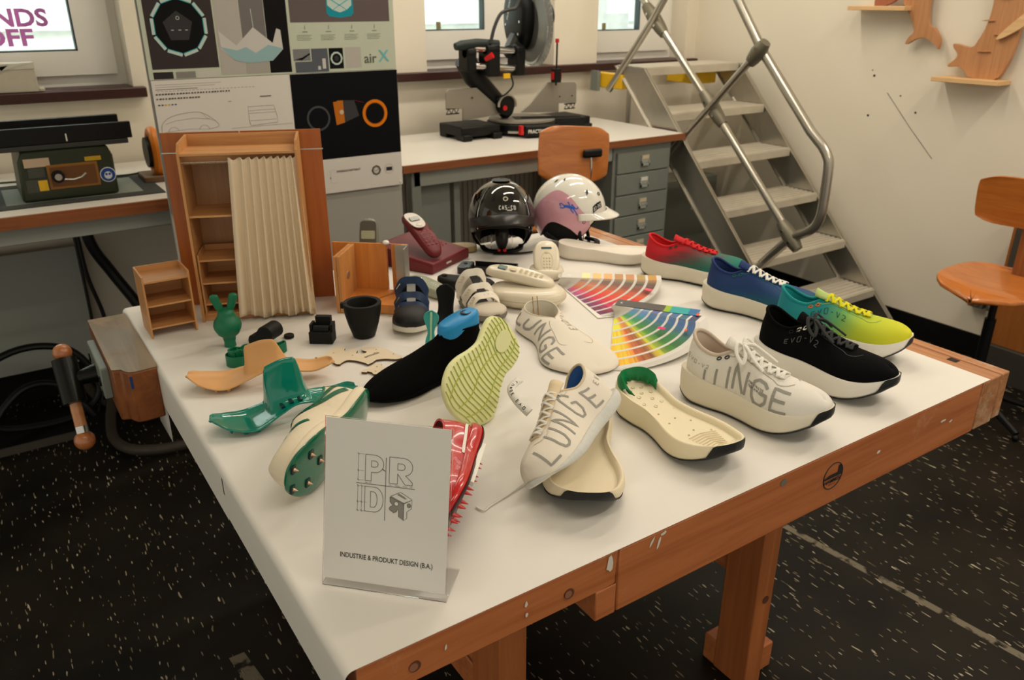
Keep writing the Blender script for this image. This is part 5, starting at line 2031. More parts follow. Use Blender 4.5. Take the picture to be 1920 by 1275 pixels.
mb = MB(); mb.cbox((0.10, -0.215, 0.030), (.016, .022, .0004), (0, 0, R(20)))
link('sticky_tab', mb, mat('pink_tab', (240, 90, 120), 0.6), fA)
fB_st = [(0, (240, 196, 20)), (.12, (244, 190, 40)), (.2, (190, 110, 40)), (.27, (150, 90, 40)), (.34, (204, 196, 50)), (.42, (110, 150, 40)), (.52, (30, 120, 60)), (.62, (0, 120, 90)), (.74, (10, 110, 130)), (.86, (40, 110, 160)), (1, (90, 110, 140))]
fB = fan('fanned colour swatch book in yellows, greens and blues beside the cream midsole', (1.290, 1.430), -132, -66, 84, lambda q: .34 - .13 * q, fB_st, TZ + .001, ('end',))
mb = MB(); mb.cyl((0, 0, 0), (0, 0, .032), .005, 12)
mb.T = Matrix.Translation((0, 0, .0310)) @ Matrix.Rotation(R(-55), 4, 'Z')
mb.box(-.018, .105, -.022, .022, 0, .0006, 0)
mb.box(.105, .12, -.022, .022, 0, .0006, 1); mb.box(.12, .165, -.022, .022, 0, .0006, 2); mb.box(.165, .19, -.022, .022, 0, .0006, 3)
mb.lathe([(.0055, .0006), (.0055, .0009), (0, .0009)], 16, (-.002, .0, 0), m=4)
link('fan_cover', mb, [mat('dark_grey_cover', (78, 74, 70), 0.4), mat('lime_cover', (150, 190, 20), 0.4), mat('turquoise_cover', (20, 168, 170), 0.4), mat('blue_cover', (10, 110, 170), 0.4), M_WHITE], fB)
for i, (p, c, s_) in enumerate((((-0.035, -0.175, .030), (226, 30, 120), (.014, .018, .0004)), ((0.095, -0.165, .0335), (240, 90, 30), (.02, .006, .0004)), ((0.005, -0.215, .030), (240, 90, 30), (.016, .005, .0004)))):
    mb = MB(); mb.cbox(p, s_, (0, 0, R(30)))
    link('sticky_tab', mb, mat('tab_%d' % i, c, 0.6), fB)

# ---------------------------------------------------------------- wardrobe model with curtain
wd = thing('wardrobe_model', 'plywood scale model of a wardrobe with cream curtain and tall back panel', 'model', (0.384, 1.970, TZ + 0.0005), R(-22.5))
M_PANELO = wood('orange_ply_panel', (158, 82, 22), (176, 98, 32), 'Z', 0.7, 0.45)
mb = MB(); mb.box(-.057, .322, .135, .141, 0, .443)
link('back_panel', mb, M_PANELO, wd)
mb = MB()
mb.box(-.060, .006, .1335, .135, .393, .396); mb.box(.27, .325, .1335, .135, .393, .396); mb.box(.126, .130, .1335, .135, .41, .443)
link('metal_strip', mb, M_ALU, wd)
for x in (0, .264):
    mb = MB(); mb.prism([(x, 0), (x + .006, 0), (x + .006, .13), (x, .13)], 0, .415)
    mb.add([(x, 0, .415), (x + .006, 0, .415), (x + .006, .13, .415), (x, .13, .415), (x, .02, .435), (x + .006, .02, .435), (x + .006, .13, .440), (x, .13, .440)],
           [(0, 1, 5, 4), (2, 3, 7, 6), (4, 5, 6, 7), (0, 4, 7, 3), (1, 2, 6, 5)])
    link('side_board', mb, M_PLYV, wd)
mb = MB(); mb.box(.006, .264, .002, .13, .408, .413)
link('top_shelf', mb, M_PLY, wd)
mb = MB(); mb.box(.006, .264, .124, .13, .413, .440)
link('top_rail', mb, M_PLY, wd)
mb = MB(); mb.box(.006, .264, .03, .034, .385, .408)
link('top_rail', mb, M_PLY, wd)
for z in (.262, .012):
    mb = MB(); mb.box(.006, .264, .006 if z > .1 else .012, .13, z, z + .005)
    link('shelf', mb, M_PLY, wd)
mb = MB(); mb.box(.006, .264, .010, .014, 0, .012); mb.box(.120, .124, .02, .13, .017, .26)
link('plinth_board', mb, M_PLY, wd)
mb = MB(); mb.box(.006, .264, .128, .1335, .0, .41)
link('rear_board', mb, wood('shaded_ply', (176, 128, 84), (196, 150, 100), 'Z', 1.0), wd)
mb = MB(); mb.tube([(.002, .012, .392), (.266, .012, .392)], .0016, 10)
for k in range(22):
    x = .012 + k * .0117
    mb.tube([(x + .0024 * 0, .012 + .0028 * math.cos(a), .392 + .0028 * math.sin(a)) for a in [2 * PI * j / 10 for j in range(10)]], .0006, 5, closed=True)
link('curtain_rod', mb, M_ALU, wd)
mb = MB()
rows = []
NX, NZ = 170, 26
for j in range(NZ + 1):
    q = j / NZ
    z = .402 - (.402 - .010) * q
    row = []
    for i in range(NX + 1):
        s = i / NX
        # folds bunched tightly to the right at the top, freer at the hem
        x = .110 + (.266 - .110) * s ** (0.95) + .018 * q * (s - .5) * 1.0 - .012 * q * (1 - s)
        ph = 2 * PI * 9 * (s ** 1.2)
        amp = .0042 + .0068 * q
        y = .004 - amp * math.sin(ph) - .0018 * math.sin(ph * 2.3 + 1) * q - .014 * q
        zz = z
        if j == 0:
            zz = z - .006 * (0.5 - 0.5 * math.cos(ph))
        if j == NZ:
            zz = z + .005 * math.sin(ph * .31) + .003 * math.sin(ph)
        row.append((x + .0015 * math.cos(ph), y, zz))
    rows.append(row)
mb.grid(rows)
link('curtain', mb, mat('cream_linen', (228, 208, 178), 0.9, bump=0.3, bscale=1200), wd, smooth=80, solid=0.0007)


def shelf_unit(lb, loc, rz, h=.152, w=.106, d=.10):
    t = thing('shelf_model', lb, 'model', loc, rz, 'little plywood shelf models')
    for x in (0, w - .004):
        mb = MB(); mb.box(x, x + .004, 0, d, 0, h)
        link('side_board', mb, M_PLYV, t)
    for z in (h - .018, h * .50, h * .14):
        mb = MB(); mb.box(.004, w - .004, .003, d - .003, z, z + .004)
        link('shelf', mb, M_PLY, t)
    mb = MB(); mb.box(.004, w - .004, d - .004, d, h * .1, h)
    link('rear_board', mb, M_PLY, t)
    return t


s1 = shelf_unit('little plywood shelf model standing alone left of the wardrobe model', (0.256, 1.925, TZ + 0.0005), 0)
c, s_ = math.cos(R(-22.5)), math.sin(R(-22.5))
lx, ly = .008, .010
s2 = copy_tree(s1, loc=(0.384 + lx * c - ly * s_, 1.970 + lx * s_ + ly * c, TZ + 0.0178), rotz=R(-22.5), label='little plywood shelf model set inside the wardrobe model, left of the curtain')

# ---------------------------------------------------------------- folding box with aluminium edge
bx = thing('folding_box', 'open orange plywood folding box with aluminium edge right of the wardrobe model', 'box', (0.778, 1.935, TZ + 0.001), R(-41.3))
mb = MB(); mb.box(-.055, .094, 0, .006, 0, .150)
link('rear_board', mb, M_ORANGE, bx)
mb = MB(); mb.box(.106, .150, 0, .006, 0, .150)
link('rear_board', mb, M_ORANGE, bx)
for x in (-.009, .0):
    mb = MB(); mb.box(x, x + .008, -.125, -.0005, 0, .148)
    link('left_board', mb, wood('edge_ply', (182, 118, 60), (206, 146, 84), 'Z', 1.4), bx)
mb = MB(); mb.prism([(.008, -.118), (.05, -.118), (.128, -.0005), (.008, -.0005)], .018, .024)
link('floor_board', mb, M_ORANGE, bx)
mb = MB(); mb.prism([(.062, -.118), (.14, -.118), (.14, -.0005), (.138, -.0005)], .018, .024); mb.box(.05, .14, -.118, -.112, 0, .018)
link('floor_board', mb, M_ORANGE, bx)
mb = MB(); mb.box(.135, .152, -.005, 0.0, .005, .150); mb.box(.150, .153, -.045, 0, .005, .150); mb.box(.118, .152, -.0065, -.005, .03, .150)
link('aluminium_edge', mb, M_ALU, bx)
mb = MB(); mb.box(.094, .106, -.002, .003, .0, .152)
link('acrylic_strip', mb, M_ACR, bx)
mb = MB(); mb.cyl((.008, -.07, .085), (.0105, -.07, .085), .0095, 24)
link('round_handle', mb, M_ALU, bx)
mb = MB(); mb.sphere((.092, .003, .153), .008, 16, 10, sz=(.009, .009, .006))
link('white_knob', mb, M_WHITE, bx)

# ---------------------------------------------------------------- 3D printed bits
M_GRNP = mat('green_print', (0, 106, 70), 0.45, bump=0.12, bscale=500)
t = tb = thing('bunny_figure', 'green printed bunny figure with round belly and long ears', 'figure', (0.400, 1.785, TZ + 0.0005), R(-15))
mb = MB()
mb.lathe([(0, 0), (.0135, 0), (.0125, .012), (.0145, .022), (.014, .026), (.024, .036), (.030, .050), (.0315, .060), (.029, .072), (.0225, .083), (.019, .088), (.0188, .094), (.0155, .102), (.008, .107), (0, .108)], 32)
link('body', mb, M_GRNP, t, smooth=70)
for s in (-1, 1):
    mb = MB()
    mb.tube(crom([(s * .008, 0, .098), (s * .013, 0, .112), (s * .018, 0, .128), (s * .021, 0, .142), (s * .022, 0, .148)], 4), [.0068] + [.0078] * 3 + [.0092] * 5 + [.0100] * 4 + [.0088, .0068, .0042, .001], 14, flat=.62, up=(0, 1, 0))
    link('ear', mb, M_GRNP, t, smooth=70)


tb.scale = (1, 1, .86)


def wall_loop(mb, pts, th, z0, z1, closed=True):
    pts = [Vector((p[0], p[1], 0)) for p in pts]
    n = len(pts)
    rows = []
    for i in range(n):
        a = pts[(i - 1) % n] if closed or i else pts[i]
        b = pts[(i + 1) % n] if closed or i < n - 1 else pts[i]
        d = (b - a).normalized()
        nn = Vector((-d.y, d.x, 0)) * th / 2
        p = pts[i]
        rows.append([p + nn + Vector((0, 0, z0)), p - nn + Vector((0, 0, z0)), p - nn + Vector((0, 0, z1)), p + nn + Vector((0, 0, z1))])
    mb.grid(rows, cu=closed, cv=True)


t = thing('cookie_cutter', 'green printed cutter with curled top loops in front of the bunny', 'cutter', (0.388, 1.672, TZ + 0.0005), R(-20))
mb = MB(); mb.lathe([(.0, .001), (.026, .001), (.0275, .0), (.0275, .024), (.026, .024), (.0255, .018), (0, .018)], 32, sx=1.0, sy=.85)
link('base_drum', mb, M_GRNP, t)
mb = MB()
wall_loop(mb, crom([(-.02, 0), (-.01, .016), (.005, .012), (.012, .024), (.028, .026), (.040, .018), (.044, .004), (.034, -.004), (.026, .004), (.016, -.008), (.004, -.004), (-.008, -.012)], 5, True), .003, .018, .034)
wall_loop(mb, [(-.02, -.004), (.03, .012)], .003, .018, .032, False); wall_loop(mb, [(-.004, -.014), (.0, .02)], .003, .018, .032, False)
link('cutting_edge', mb, M_GRNP, t)
t = thing('cookie_cutter', 'smaller open green printed cutter right of the bunny', 'cutter', (0.462, 1.682, TZ + 0.0005), R(-12))
mb = MB(); wall_loop(mb, crom([(-.03, -.012), (-.012, .004), (-.006, .020), (.002, .020), (.006, .006), (.022, .012), (.032, .018), (.034, .006), (.014, -.010), (-.006, -.014)], 6, True), .003, 0, .022)
link('cutting_edge', mb, M_GRNP, t)
mb = MB(); wall_loop(mb, [(-.004, -.013), (-.002, .018)], .008, 0, .026, False)
link('centre_wall', mb, M_GRNP, t)

o = None
mb = MB()
prof = crom([(-.03, .0), (-.034, .010), (-.028, .022), (-.016, .022), (-.008, .034), (.002, .046), (.018, .048), (.030, .040), (.033, .026), (.026, .014), (.012, .012), (.008, .002), (-.008, .0)], 4, True)
n = len(prof)
mb.grid([[(p[0], y, p[1]) for p in prof] for y in (-.022, -.020, .020, .022)], cv=True)
mb.f.append(list(range(n))); mb.mi.append(0); mb.f.append([3 * n + k for k in range(n)]); mb.mi.append(0)
o = link('printed_clamp', mb, M_BLACKM, loc=(0.476, 1.755, TZ + 0.001), rot=(0, 0, R(-52)), smooth=40)
tag(o, 'curved black printed clamp left of the small black disc', 'clamp')
mb = MB(); mb.lathe([(0, 0), (.0115, 0), (.012, .0015), (.012, .006), (.0105, .0075), (.008, .0068), (0, .0068)], 28)
o = link('printed_disc', mb, M_BLACKM, loc=(0.530, 1.757, TZ + 0.0005))
tag(o, 'tiny black printed disc between the clamp and the block', 'disc')
t = thing('printed_block', 'black printed block with raised rear tab left of the cup', 'block', (0.590, 1.692, TZ + 0.0005), R(-36))
mb = MB(); mb.box(-.027, .027, -.020, .016, 0, .028); mb.box(-.027, -.021, -.010, .018, .028, .044); mb.box(.021, .027, -.010, .018, .028, .044); mb.box(-.021, .021, .010, .018, .028, .040)
link('block_body', mb, M_BLACKM, t)
mb = MB(); mb.box(-.018, .018, .012, .026, .0, .056); mb.cyl((-.018, -.004, .030), (.018, -.004, .030), .010, 18)
link('rear_tab', mb, M_BLACKM, t)
t = thing('printed_cup', 'matte black tapered cup in front of the folding box', 'cup', (0.684, 1.668, TZ + 0.0005))
mb = MB(); mb.lathe([(0, 0), (.024, 0), (.0265, .002), (.036, .032), (.0425, .060), (.0445, .078), (.0455, .0835), (.0445, .0855), (.0355, .085), (.0345, .082), (.030, .045), (.022, .010), (0, .008)], 48)
link('cup_body', mb, M_BLACKM, t, smooth=50)
mb = MB(); mb.cbox((-.040, .018, .080), (.014, .012, .014), (0, 0, R(60)))
link('cup_lug', mb, M_BLACKM, t, bevel=.002)

# ---------------------------------------------------------------- laser cut plywood puzzle pieces
M_CUT = mat('pale_cut_ply', (222, 206, 178), 0.7, noise=0.05, nscale=20)
M_CUTE = mat('burnt_edge', (84, 64, 46), 0.8)


def flat_piece(nm, lb, pts, th=.004):
    mb = MB()
    n = len(pts)
    v = [(p[0], p[1], 0) for p in pts] + [(p[0], p[1], th) for p in pts]
    mb.add(v, [list(range(n, 2 * n)), list(range(n))[::-1]], 0)
    mb.add(v, [(i, (i + 1) % n, n + (i + 1) % n, n + i) for i in range(n)], 1)
    o = link(nm, mb, [M_CUT, M_CUTE], loc=(0, 0, TZ + .0006), smooth=0)
    tag(o, lb, 'plywood piece', 'laser cut plywood pieces')
    return o


A_ = [(.536, 1.602), (.545, 1.590), (.549, 1.594), (.555, 1.584), (.556, 1.572), (.561, 1.562), (.559, 1.553), (.562, 1.541), (.568, 1.537)] + \
     crom([(.576, 1.543), (.590, 1.548), (.604, 1.536), (.616, 1.514), (.619, 1.502)], 4) + [(.630, 1.505)] + \
     crom([(.645, 1.515), (.664, 1.508), (.680, 1.494), (.694, 1.492), (.700, 1.502), (.697, 1.515)], 3) + [(.692, 1.540), (.685, 1.566), (.674, 1.580), (.662, 1.590)] + \
     crom([(.648, 1.594), (.640, 1.580), (.645, 1.566), (.632, 1.562), (.622, 1.572), (.632, 1.588), (.625, 1.598)], 3) + [(.612, 1.596)] + crom([(.604, 1.590), (.606, 1.604), (.614, 1.618), (.606, 1.628)], 3) + [(.590, 1.628), (.572, 1.618), (.560, 1.606), (.548, 1.606)]
p1 = flat_piece('plywood_puzzle_piece', 'larger pale cut plywood piece with a big arch cutout and small burnt lettering', A_)
text_mesh('lettering', 'amuda', .015, M_CUTE, p1, (.628, 1.536, .0046), (0, 0, R(12)), bold=0)
B_ = [(.591, 1.474), (.600, 1.466), (.603, 1.470), (.609, 1.460), (.608, 1.450), (.615, 1.444), (.612, 1.428), (.622, 1.424)] + crom([(.640, 1.432), (.652, 1.446), (.664, 1.452)], 3) + [(.668, 1.462)] + crom([(.660, 1.470), (.648, 1.466), (.640, 1.476), (.646, 1.490)], 3) + [(.636, 1.497), (.622, 1.492), (.610, 1.482), (.600, 1.484)]
p2_ = flat_piece('plywood_puzzle_piece', 'smaller pale cut plywood piece beside the toe of the black sock', B_)
for par, pts in ((p1, ((.580, 1.602), (.610, 1.566), (.668, 1.566), (.690, 1.522))), (p2_, ((.630, 1.480), (.618, 1.460)))):
    mb = MB()
    for x, y in pts:
        mb.lathe([(.0016, .0042), (0, .0043)], 10, (x, y, 0))
    link('peg_hole', mb, M_CUTE, par)
# ================================================================ POSTER BOARD
YB = 2.80
pb = thing('display_board', 'tall grey display board standing between the workbench and the desks', 'board', (0.93, YB + 0.012, 0))
mb = MB(); mb.box(-.428, .424, .0005, .0095, .45, 1.98)
link('board_panel', mb, mat('board_grey', (168, 166, 158), 0.6), pb)
for x in (-.36, .36):
    mb = MB(); mb.box(x - .02, x + .02, .0, .03, 0, .45); mb.box(x - .025, x + .025, -.12, .05, 0, .02)
    link('board_foot', mb, M_GREY, pb)


class Flat:
    def __init__(s, par, x0, z0, base):
        s.par = par; s.mb = {}; s.x0 = x0; s.z0 = z0; s.lv = 0

    def poly(s, m, pts, lv=1):
        mb = s.mb.setdefault(m.name, (MB(), m))[0]
        mb.add([(p[0] - s.x0, -.0006 * lv, p[1] - s.z0) for p in pts], [list(range(len(pts)))])

    def rect(s, m, x0, z0, x1, z1, lv=1):
        s.poly(m, [(x0, z0), (x1, z0), (x1, z1), (x0, z1)], lv)

    def line(s, m, pts, w=.001, lv=2):
        mb = s.mb.setdefault(m.name, (MB(), m))[0]
        P_ = [Vector((p[0] - s.x0, -.0006 * lv, p[1] - s.z0)) for p in pts]
        ribbon(mb, P_, [Vector((0, -1, 0))] * len(P_), w, 0)

    def ring(s, m, cx, cz, r0, r1, lv=2, n=36, k=1.0):
        mb = s.mb.setdefault(m.name, (MB(), m))[0]
        rows = [[(cx + r * math.cos(2 * PI * j / n) * k - s.x0, -.0006 * lv, cz + r * math.sin(2 * PI * j / n) - s.z0) for j in range(n)] for r in (r0, r1)]
        mb.grid(rows, cv=True)

    def done(s, names):
        for k, (mb, m) in s.mb.items():
            link(names.get(k, 'printed_area'), mb, m, s.par, smooth=0)


def pm(name, c):
    return mat('print_' + name, c, 0.6, spec=0.15)


# upper poster
po = thing('poster', 'upper product poster with black decagon device and pale green area on the board', 'poster', (0.93, YB, 1.36), 0, 'posters on the display board')
mb = MB(); mb.box(.505 - .93, 1.352 - .93, 0, .0012, 0, .60)
link('poster_sheet', mb, mat('poster_pale_green', (196, 204, 184), 0.6), po)
F_ = Flat(po, .93, 1.36, 0)
F_.rect(pm('taupe', (62, 54, 54)), .518, 1.391, .722, 1.72)
dk_ = pm('black', (12, 12, 12)); lt = pm('pale_cyan', (196, 212, 204)); cy = pm('cyan', (60, 180, 190))
cx, cz, rr = .6165, 1.516, .082
dec = [(cx + rr * math.cos(R(18 + 36 * k)), cz + rr * 1.04 * math.sin(R(18 + 36 * k))) for k in range(10)]
F_.poly(dk_, dec, 2)
for k in range(10):
    a, b = dec[k], dec[(k + 1) % 10]
    a2 = (a[0] + (b[0] - a[0]) * .06, a[1] + (b[1] - a[1]) * .06); b2 = (a[0] + (b[0] - a[0]) * .94, a[1] + (b[1] - a[1]) * .94)
    F_.line(cy, [a2, b2], .0115, 3)
    F_.line(lt, [((a2[0] - cx) * 1.01 + cx, (a2[1] - cz) * 1.01 + cz), ((b2[0] - cx) * 1.01 + cx, (b2[1] - cz) * 1.01 + cz)], .0085, 4)
F_.poly(pm('charcoal', (58, 56, 58)), [(cx - .0035 + .046 * math.cos(R(90 + 72 * k)), cz - .002 + .047 * math.sin(R(90 + 72 * k))) for k in range(5)], 3)
F_.ring(lt, cx - .002, cz + .024, .004, .0055, 4)
for q in (-.022, 0, .020):
    F_.line(lt, [(cx + q - .004, cz - .011), (cx + q + .004, cz - .011)], .002, 4)
F_.rect(pm('charcoal2', (52, 48, 50)), .518, 1.356 + .006, .577, 1.383); F_.rect(pm('mid_grey', (140, 136, 130)), .585, 1.362, .645, 1.382); F_.rect(pm('light', (204, 202, 192)), .652, 1.362, .715, 1.382)
F_.rect(pm('light_grey', (184, 180, 172)), .727, 1.366, .806, 1.72); F_.rect(pm('grey2', (120, 116, 114)), .808, 1.43, .886, 1.72); F_.rect(pm('grey3', (172, 168, 160)), .808, 1.366, .886, 1.43); F_.rect(pm('black2', (16, 15, 18)), .888, 1.366, .962, 1.72)
F_.poly(pm('white_facet', (206, 204, 198)), [(.733, 1.50), (.785, 1.455), (.845, 1.51), (.905, 1.46), (.922, 1.505), (.935, 1.50), (.938, 1.44), (.90, 1.405), (.82, 1.40), (.775, 1.41), (.735, 1.445)], 2)
F_.poly(pm('pale_blue_facet', (150, 186, 190)), [(.735, 1.452), (.785, 1.44), (.815, 1.45), (.845, 1.43), (.89, 1.455), (.937, 1.442), (.90, 1.405), (.82, 1.40), (.775, 1.41)], 3)
F_.line(lt, [(.843, 1.565), (.846, 1.51)], .002, 3)
F_.rect(pm('mauve_grey', (104, 92, 92)), .972, 1.522, 1.335, 1.80)
F_.poly(pm('bottle_cyan', (30, 150, 168)), [(1.102, 1.75), (1.102, 1.55), (1.11, 1.54), (1.15, 1.535), (1.19, 1.54), (1.20, 1.55), (1.20, 1.75)], 2)
F_.poly(pm('bottle_light', (196, 214, 206)), [(1.108, 1.75), (1.106, 1.575), (1.125, 1.56), (1.15, 1.552), (1.175, 1.56), (1.194, 1.575), (1.194, 1.75)], 3)
F_.line(cy, [(1.108, 1.60), (1.15, 1.575), (1.194, 1.60)], .003, 4); F_.line(cy, [(1.125, 1.56), (1.15, 1.576), (1.175, 1.56)], .002, 4)
tx_ = pm('text_grey', (120, 124, 112))
for i in range(4):
    x = .99 + .085 * i
    F_.line(tx_, [(x + .02, 1.492), (x + .038, 1.492)], .002); F_.line(tx_, [(x + .03, 1.50), (x + .03, 1.512)], .0016)
    for j in range(4):
        F_.line(tx_, [(x, 1.481 - .005 * j), (x + .052 - .006 * (j % 2), 1.481 - .005 * j)], .0011)
F_.rect(pm('photo_a', (128, 128, 128)), .971, 1.40, 1.031, 1.438); F_.rect(pm('photo_b', (92, 96, 104)), 1.035, 1.362, 1.094, 1.438); F_.rect(pm('photo_b2', (92, 96, 104)), .975, 1.362, 1.035, 1.397)
F_.rect(pm('black3', (10, 14, 16)), 1.098, 1.370, 1.150, 1.438); F_.rect(pm('photo_d', (188, 184, 176)), 1.158, 1.371, 1.217, 1.439)
F_.poly(dk_, [(.973, 1.405), (1.0, 1.41), (1.03, 1.425), (1.03, 1.42), (1.0, 1.402)], 2)
F_.line(pm('white_facet', (206, 204, 198)), [(1.055, 1.375), (1.065, 1.375)], .012, 2); F_.line(pm('white_facet', (206, 204, 198)), [(1.078, 1.372), (1.078, 1.405)], .012, 2)
F_.ring(lt, 1.1245, 1.404, .0165, .0225, 3, 10); F_.ring(pm('charcoal', (58, 56, 58)), 1.1245, 1.404, 0.0, .010, 3, 5)
F_.done({'print_taupe': 'device_picture', 'print_black': 'device_body', 'print_pale_cyan': 'device_ring', 'print_bottle_cyan': 'bottle_picture', 'print_text_grey': 'small_print'})
text_mesh('lettering', 'air', .046, pm('logo_grey', (96, 100, 94)), po, (1.228 - .93, -.0015, 1.385 - 1.36), (R(90), 0, 0), bold=.0004)
text_mesh('lettering', 'X', .056, pm('logo_cyan', (110, 190, 196)), po, (1.285 - .93, -.0015, 1.388 - 1.36), (R(90), 0, 0), bold=.0004)

# lower poster
po = thing('poster', 'lower poster with car sketches on white and orange ring parts on black', 'poster', (0.93, YB, 0.937), 0, 'posters on the display board')
mb = MB(); mb.box(.507 - .93, 1.354 - .93, 0, .0012, 0.0, 1.3585 - .937)
link('poster_sheet', mb, mat('poster_white', (224, 220, 212), 0.6), po)
F_ = Flat(po, .93, .937, 0)
F_.rect(pm('deep_black', (8, 10, 14)), .951, 1.061, 1.3535, 1.3575)
sk = pm('pencil', (150, 144, 134))
F_.line(sk, crom([(.516, 1.20), (.52, 1.225), (.545, 1.245), (.59, 1.255), (.64, 1.255), (.675, 1.235), (.694, 1.215), (.69, 1.205), (.66, 1.20)], 5), .0012)
F_.line(sk, [(.53, 1.225), (.56, 1.233), (.62, 1.238), (.67, 1.232)], .0009); F_.line(sk, [(.525, 1.20), (.60, 1.205), (.66, 1.20)], .0008)
F_.line(sk, [(.645, 1.255), (.66, 1.235), (.685, 1.225)], .0008)
for xx in (.552, .648):
    F_.line(sk, arc2(xx, 1.198, .016, .016, 10, 170, 12), .001)
F_.line(sk, [(.800, 1.202), (.797, 1.215), (.797, 1.262), (.885, 1.262), (.893, 1.225), (.892, 1.205), (.80, 1.200)], .0013)
for z in (1.216, 1.240, 1.249):
    F_.line(sk, [(.799, z), (.889, z)], .0009)
F_.line(sk, [(.735, 1.196), (.945, 1.198)], .0009)
ink = pm('small_ink', (88, 82, 74))
for z, x1, w_ in ((1.345, .72, .0008), (1.338, .70, .0008), (1.331, .645, .0014)):
    F_.line(ink if w_ > .001 else sk, [(.517, z), (x1, z)], w_)
r5 = random.Random(5)
for z, x1, st_c in ((1.316, .745, ink), (1.302, .65, ink)):
    x = .515
    while x < x1:
        F_.line(st_c, [(x, z), (x + .004 + .003 * r5.random(), z + .001)], .0045); x += .009
for i in range(26):
    F_.line(sk, [(.52 + .012 * i, 1.3255), (.527 + .012 * i, 1.3255)], .0012)
for i in range(6):
    F_.line([ink, pm('tiny_yellow', (214, 170, 30)), pm('tiny_blue', (60, 80, 140))][(i // 2) % 3], [(.517 + .01 * i, 1.284), (.523 + .01 * i, 1.284)], .004)
F_.line(sk, [(.735, 1.283), (.745, 1.283)], .002); F_.line(ink, [(.842, 1.293), (.88, 1.293)], .003)
F_.ring(pm('steel_ring', (74, 74, 78)), 1.040, 1.206, .036, .043, 2)
F_.ring(pm('orange_ring', (226, 128, 22)), 1.2565, 1.209, .0385, .049, 2); F_.ring(pm('orange_ring_d', (150, 70, 10)), 1.2565, 1.209, .036, .0385, 2)
F_.poly(pm('orange_body', (196, 112, 30)), [(1.098, 1.258), (1.135, 1.262), (1.137, 1.185), (1.105, 1.178)], 2)
F_.poly(pm('steel_body', (62, 62, 64)), [(1.135, 1.262), (1.178, 1.26), (1.194, 1.205), (1.137, 1.185)], 2)
F_.poly(pm('orange_body', (196, 112, 30)), [(1.112, 1.262), (1.135, 1.262), (1.135, 1.238), (1.112, 1.238)], 3)
F_.ring(pm('pale_disc', (206, 190, 160)), 1.127, 1.222, 0.0, .008, 4)
F_.line(pm('dark_red', (90, 14, 24)), [(1.178, 1.26), (1.215, 1.25)], .003, 2)
F_.ring(ink, 1.247, 1.002, .0135, .019, 2, 8); F_.ring(sk, 1.247, 1.002, .010, .0118, 2, 20); F_.line(ink, [(1.240, 1.003), (1.246, .999), (1.254, 1.005)], .0016)
F_.ring(sk, 1.299, 1.002, .0172, .018, 2, 28); F_.rect(pm('small_ink2', (50, 50, 52)), 1.288, .996, 1.312, 1.009, 2)
F_.line(sk, [(1.09, .973), (1.065, .973), (1.065, 1.02), (1.09, 1.02)], .0006)
F_.line(ink, [(1.063, .992), (1.066, .992)], .006)
F_.done({'print_deep_black': 'black_picture', 'print_orange_ring': 'orange_ring_picture', 'print_pencil': 'car_sketch', 'print_small_ink': 'small_print'})
text_mesh('lettering', 'WISSENSCHAFTSRAT', .0105, ink, po, (1.089 - .93, -.0014, 1.010 - .937), (R(90), 0, 0), bold=.0002, sx=.95)
mb = MB(); mb.cyl((1.345 - .93, -.003, .949 - .937), (1.345 - .93, .0, .949 - .937), .004, 12)
link('pin', mb, M_WHITE, po)

# ================================================================ MITRE SAW
k_ = 0.976
ms = thing('mitre_saw', 'large black and grey sliding mitre saw raised on the white desk', 'saw', (2.30, 3.33, 0.9852))
O_ = Vector((2.30, 3.33, 0.9852))


def q3(x, y, z):
    """room coordinates read on the desk, moved with the desk"""
    return (x * k_ - O_.x, y * k_ - O_.y, 1.59 - (1.59 - z) * k_ - O_.z)


M_SAWB = mat('saw_black', (9, 10, 9), 0.45, spec=0.3)
M_SAWG = mat('saw_cast_grey', (150, 144, 132), 0.4, 0.4)
mb = MB()
for s, xx in ((-1, 2.06), (1, 2.62)):
    a = q3(xx - .115, 3.36, .97); b = q3(xx + .105, 3.58, 1.035)
    mb.box(a[0], b[0], a[1], b[1], a[2] + .018, b[2])
    for q in (0, 1):
        for p in (0, 1):
            fx = a[0] + (b[0] - a[0] - .05) * q; fy = a[1] + (b[1] - a[1] - .05) * p
            mb.box(fx, fx + .05, fy - .02, fy + .05, 0, a[2] + .03)
mb.cyl(q3(2.36, 3.46, .985), q3(2.36, 3.46, 1.03), .175, 40)
a = q3(1.99, 3.40, .975); b = q3(2.72, 3.56, 1.0)
mb.box(a[0], b[0], a[1], b[1], a[2], b[2])
link('saw_base', mb, M_SAWB, ms, bevel=.006)
mb = MB(); mb.cyl(q3(2.36, 3.46, 1.033), q3(2.36, 3.46, 1.042), .165, 48)
tt = link('turntable', mb, M_SAWG, ms)
mb = MB()
c0 = Vector(q3(2.33, 3.46, 1.02)); c1_ = Vector(q3(2.62, 3.33, 1.005))
d = (c1_ - c0); ang = math.atan2(d.y, d.x)
mb.T = Matrix.Translation(c0) @ Matrix.Rotation(ang, 4, 'Z')
mb.prism([(-.02, -.06), (d.length, -.042), (d.length + .03, -.03), (d.length + .03, .03), (d.length, .042), (-.02, .06)], -.03, .022)
mb.box(.02, d.length + .01, -.008, .008, .022, .026)
link('mitre_arm', mb, M_SAWB, ms, bevel=.004)
for a_, b_ in ((-.02, .012), (.012, .03)):
    pass
lp = Vector((2.205, 3.180, 1.016)) - O_
mb = MB(); mb.T = Matrix.Translation(lp) @ Matrix.Rotation(R(-18), 4, 'Z'); mb.box(-.012, .16, .002, .05, -.022, .026); mb.T = Matrix.Identity(4)
link('arm_tip', mb, M_SAWB, ms, bevel=.004)
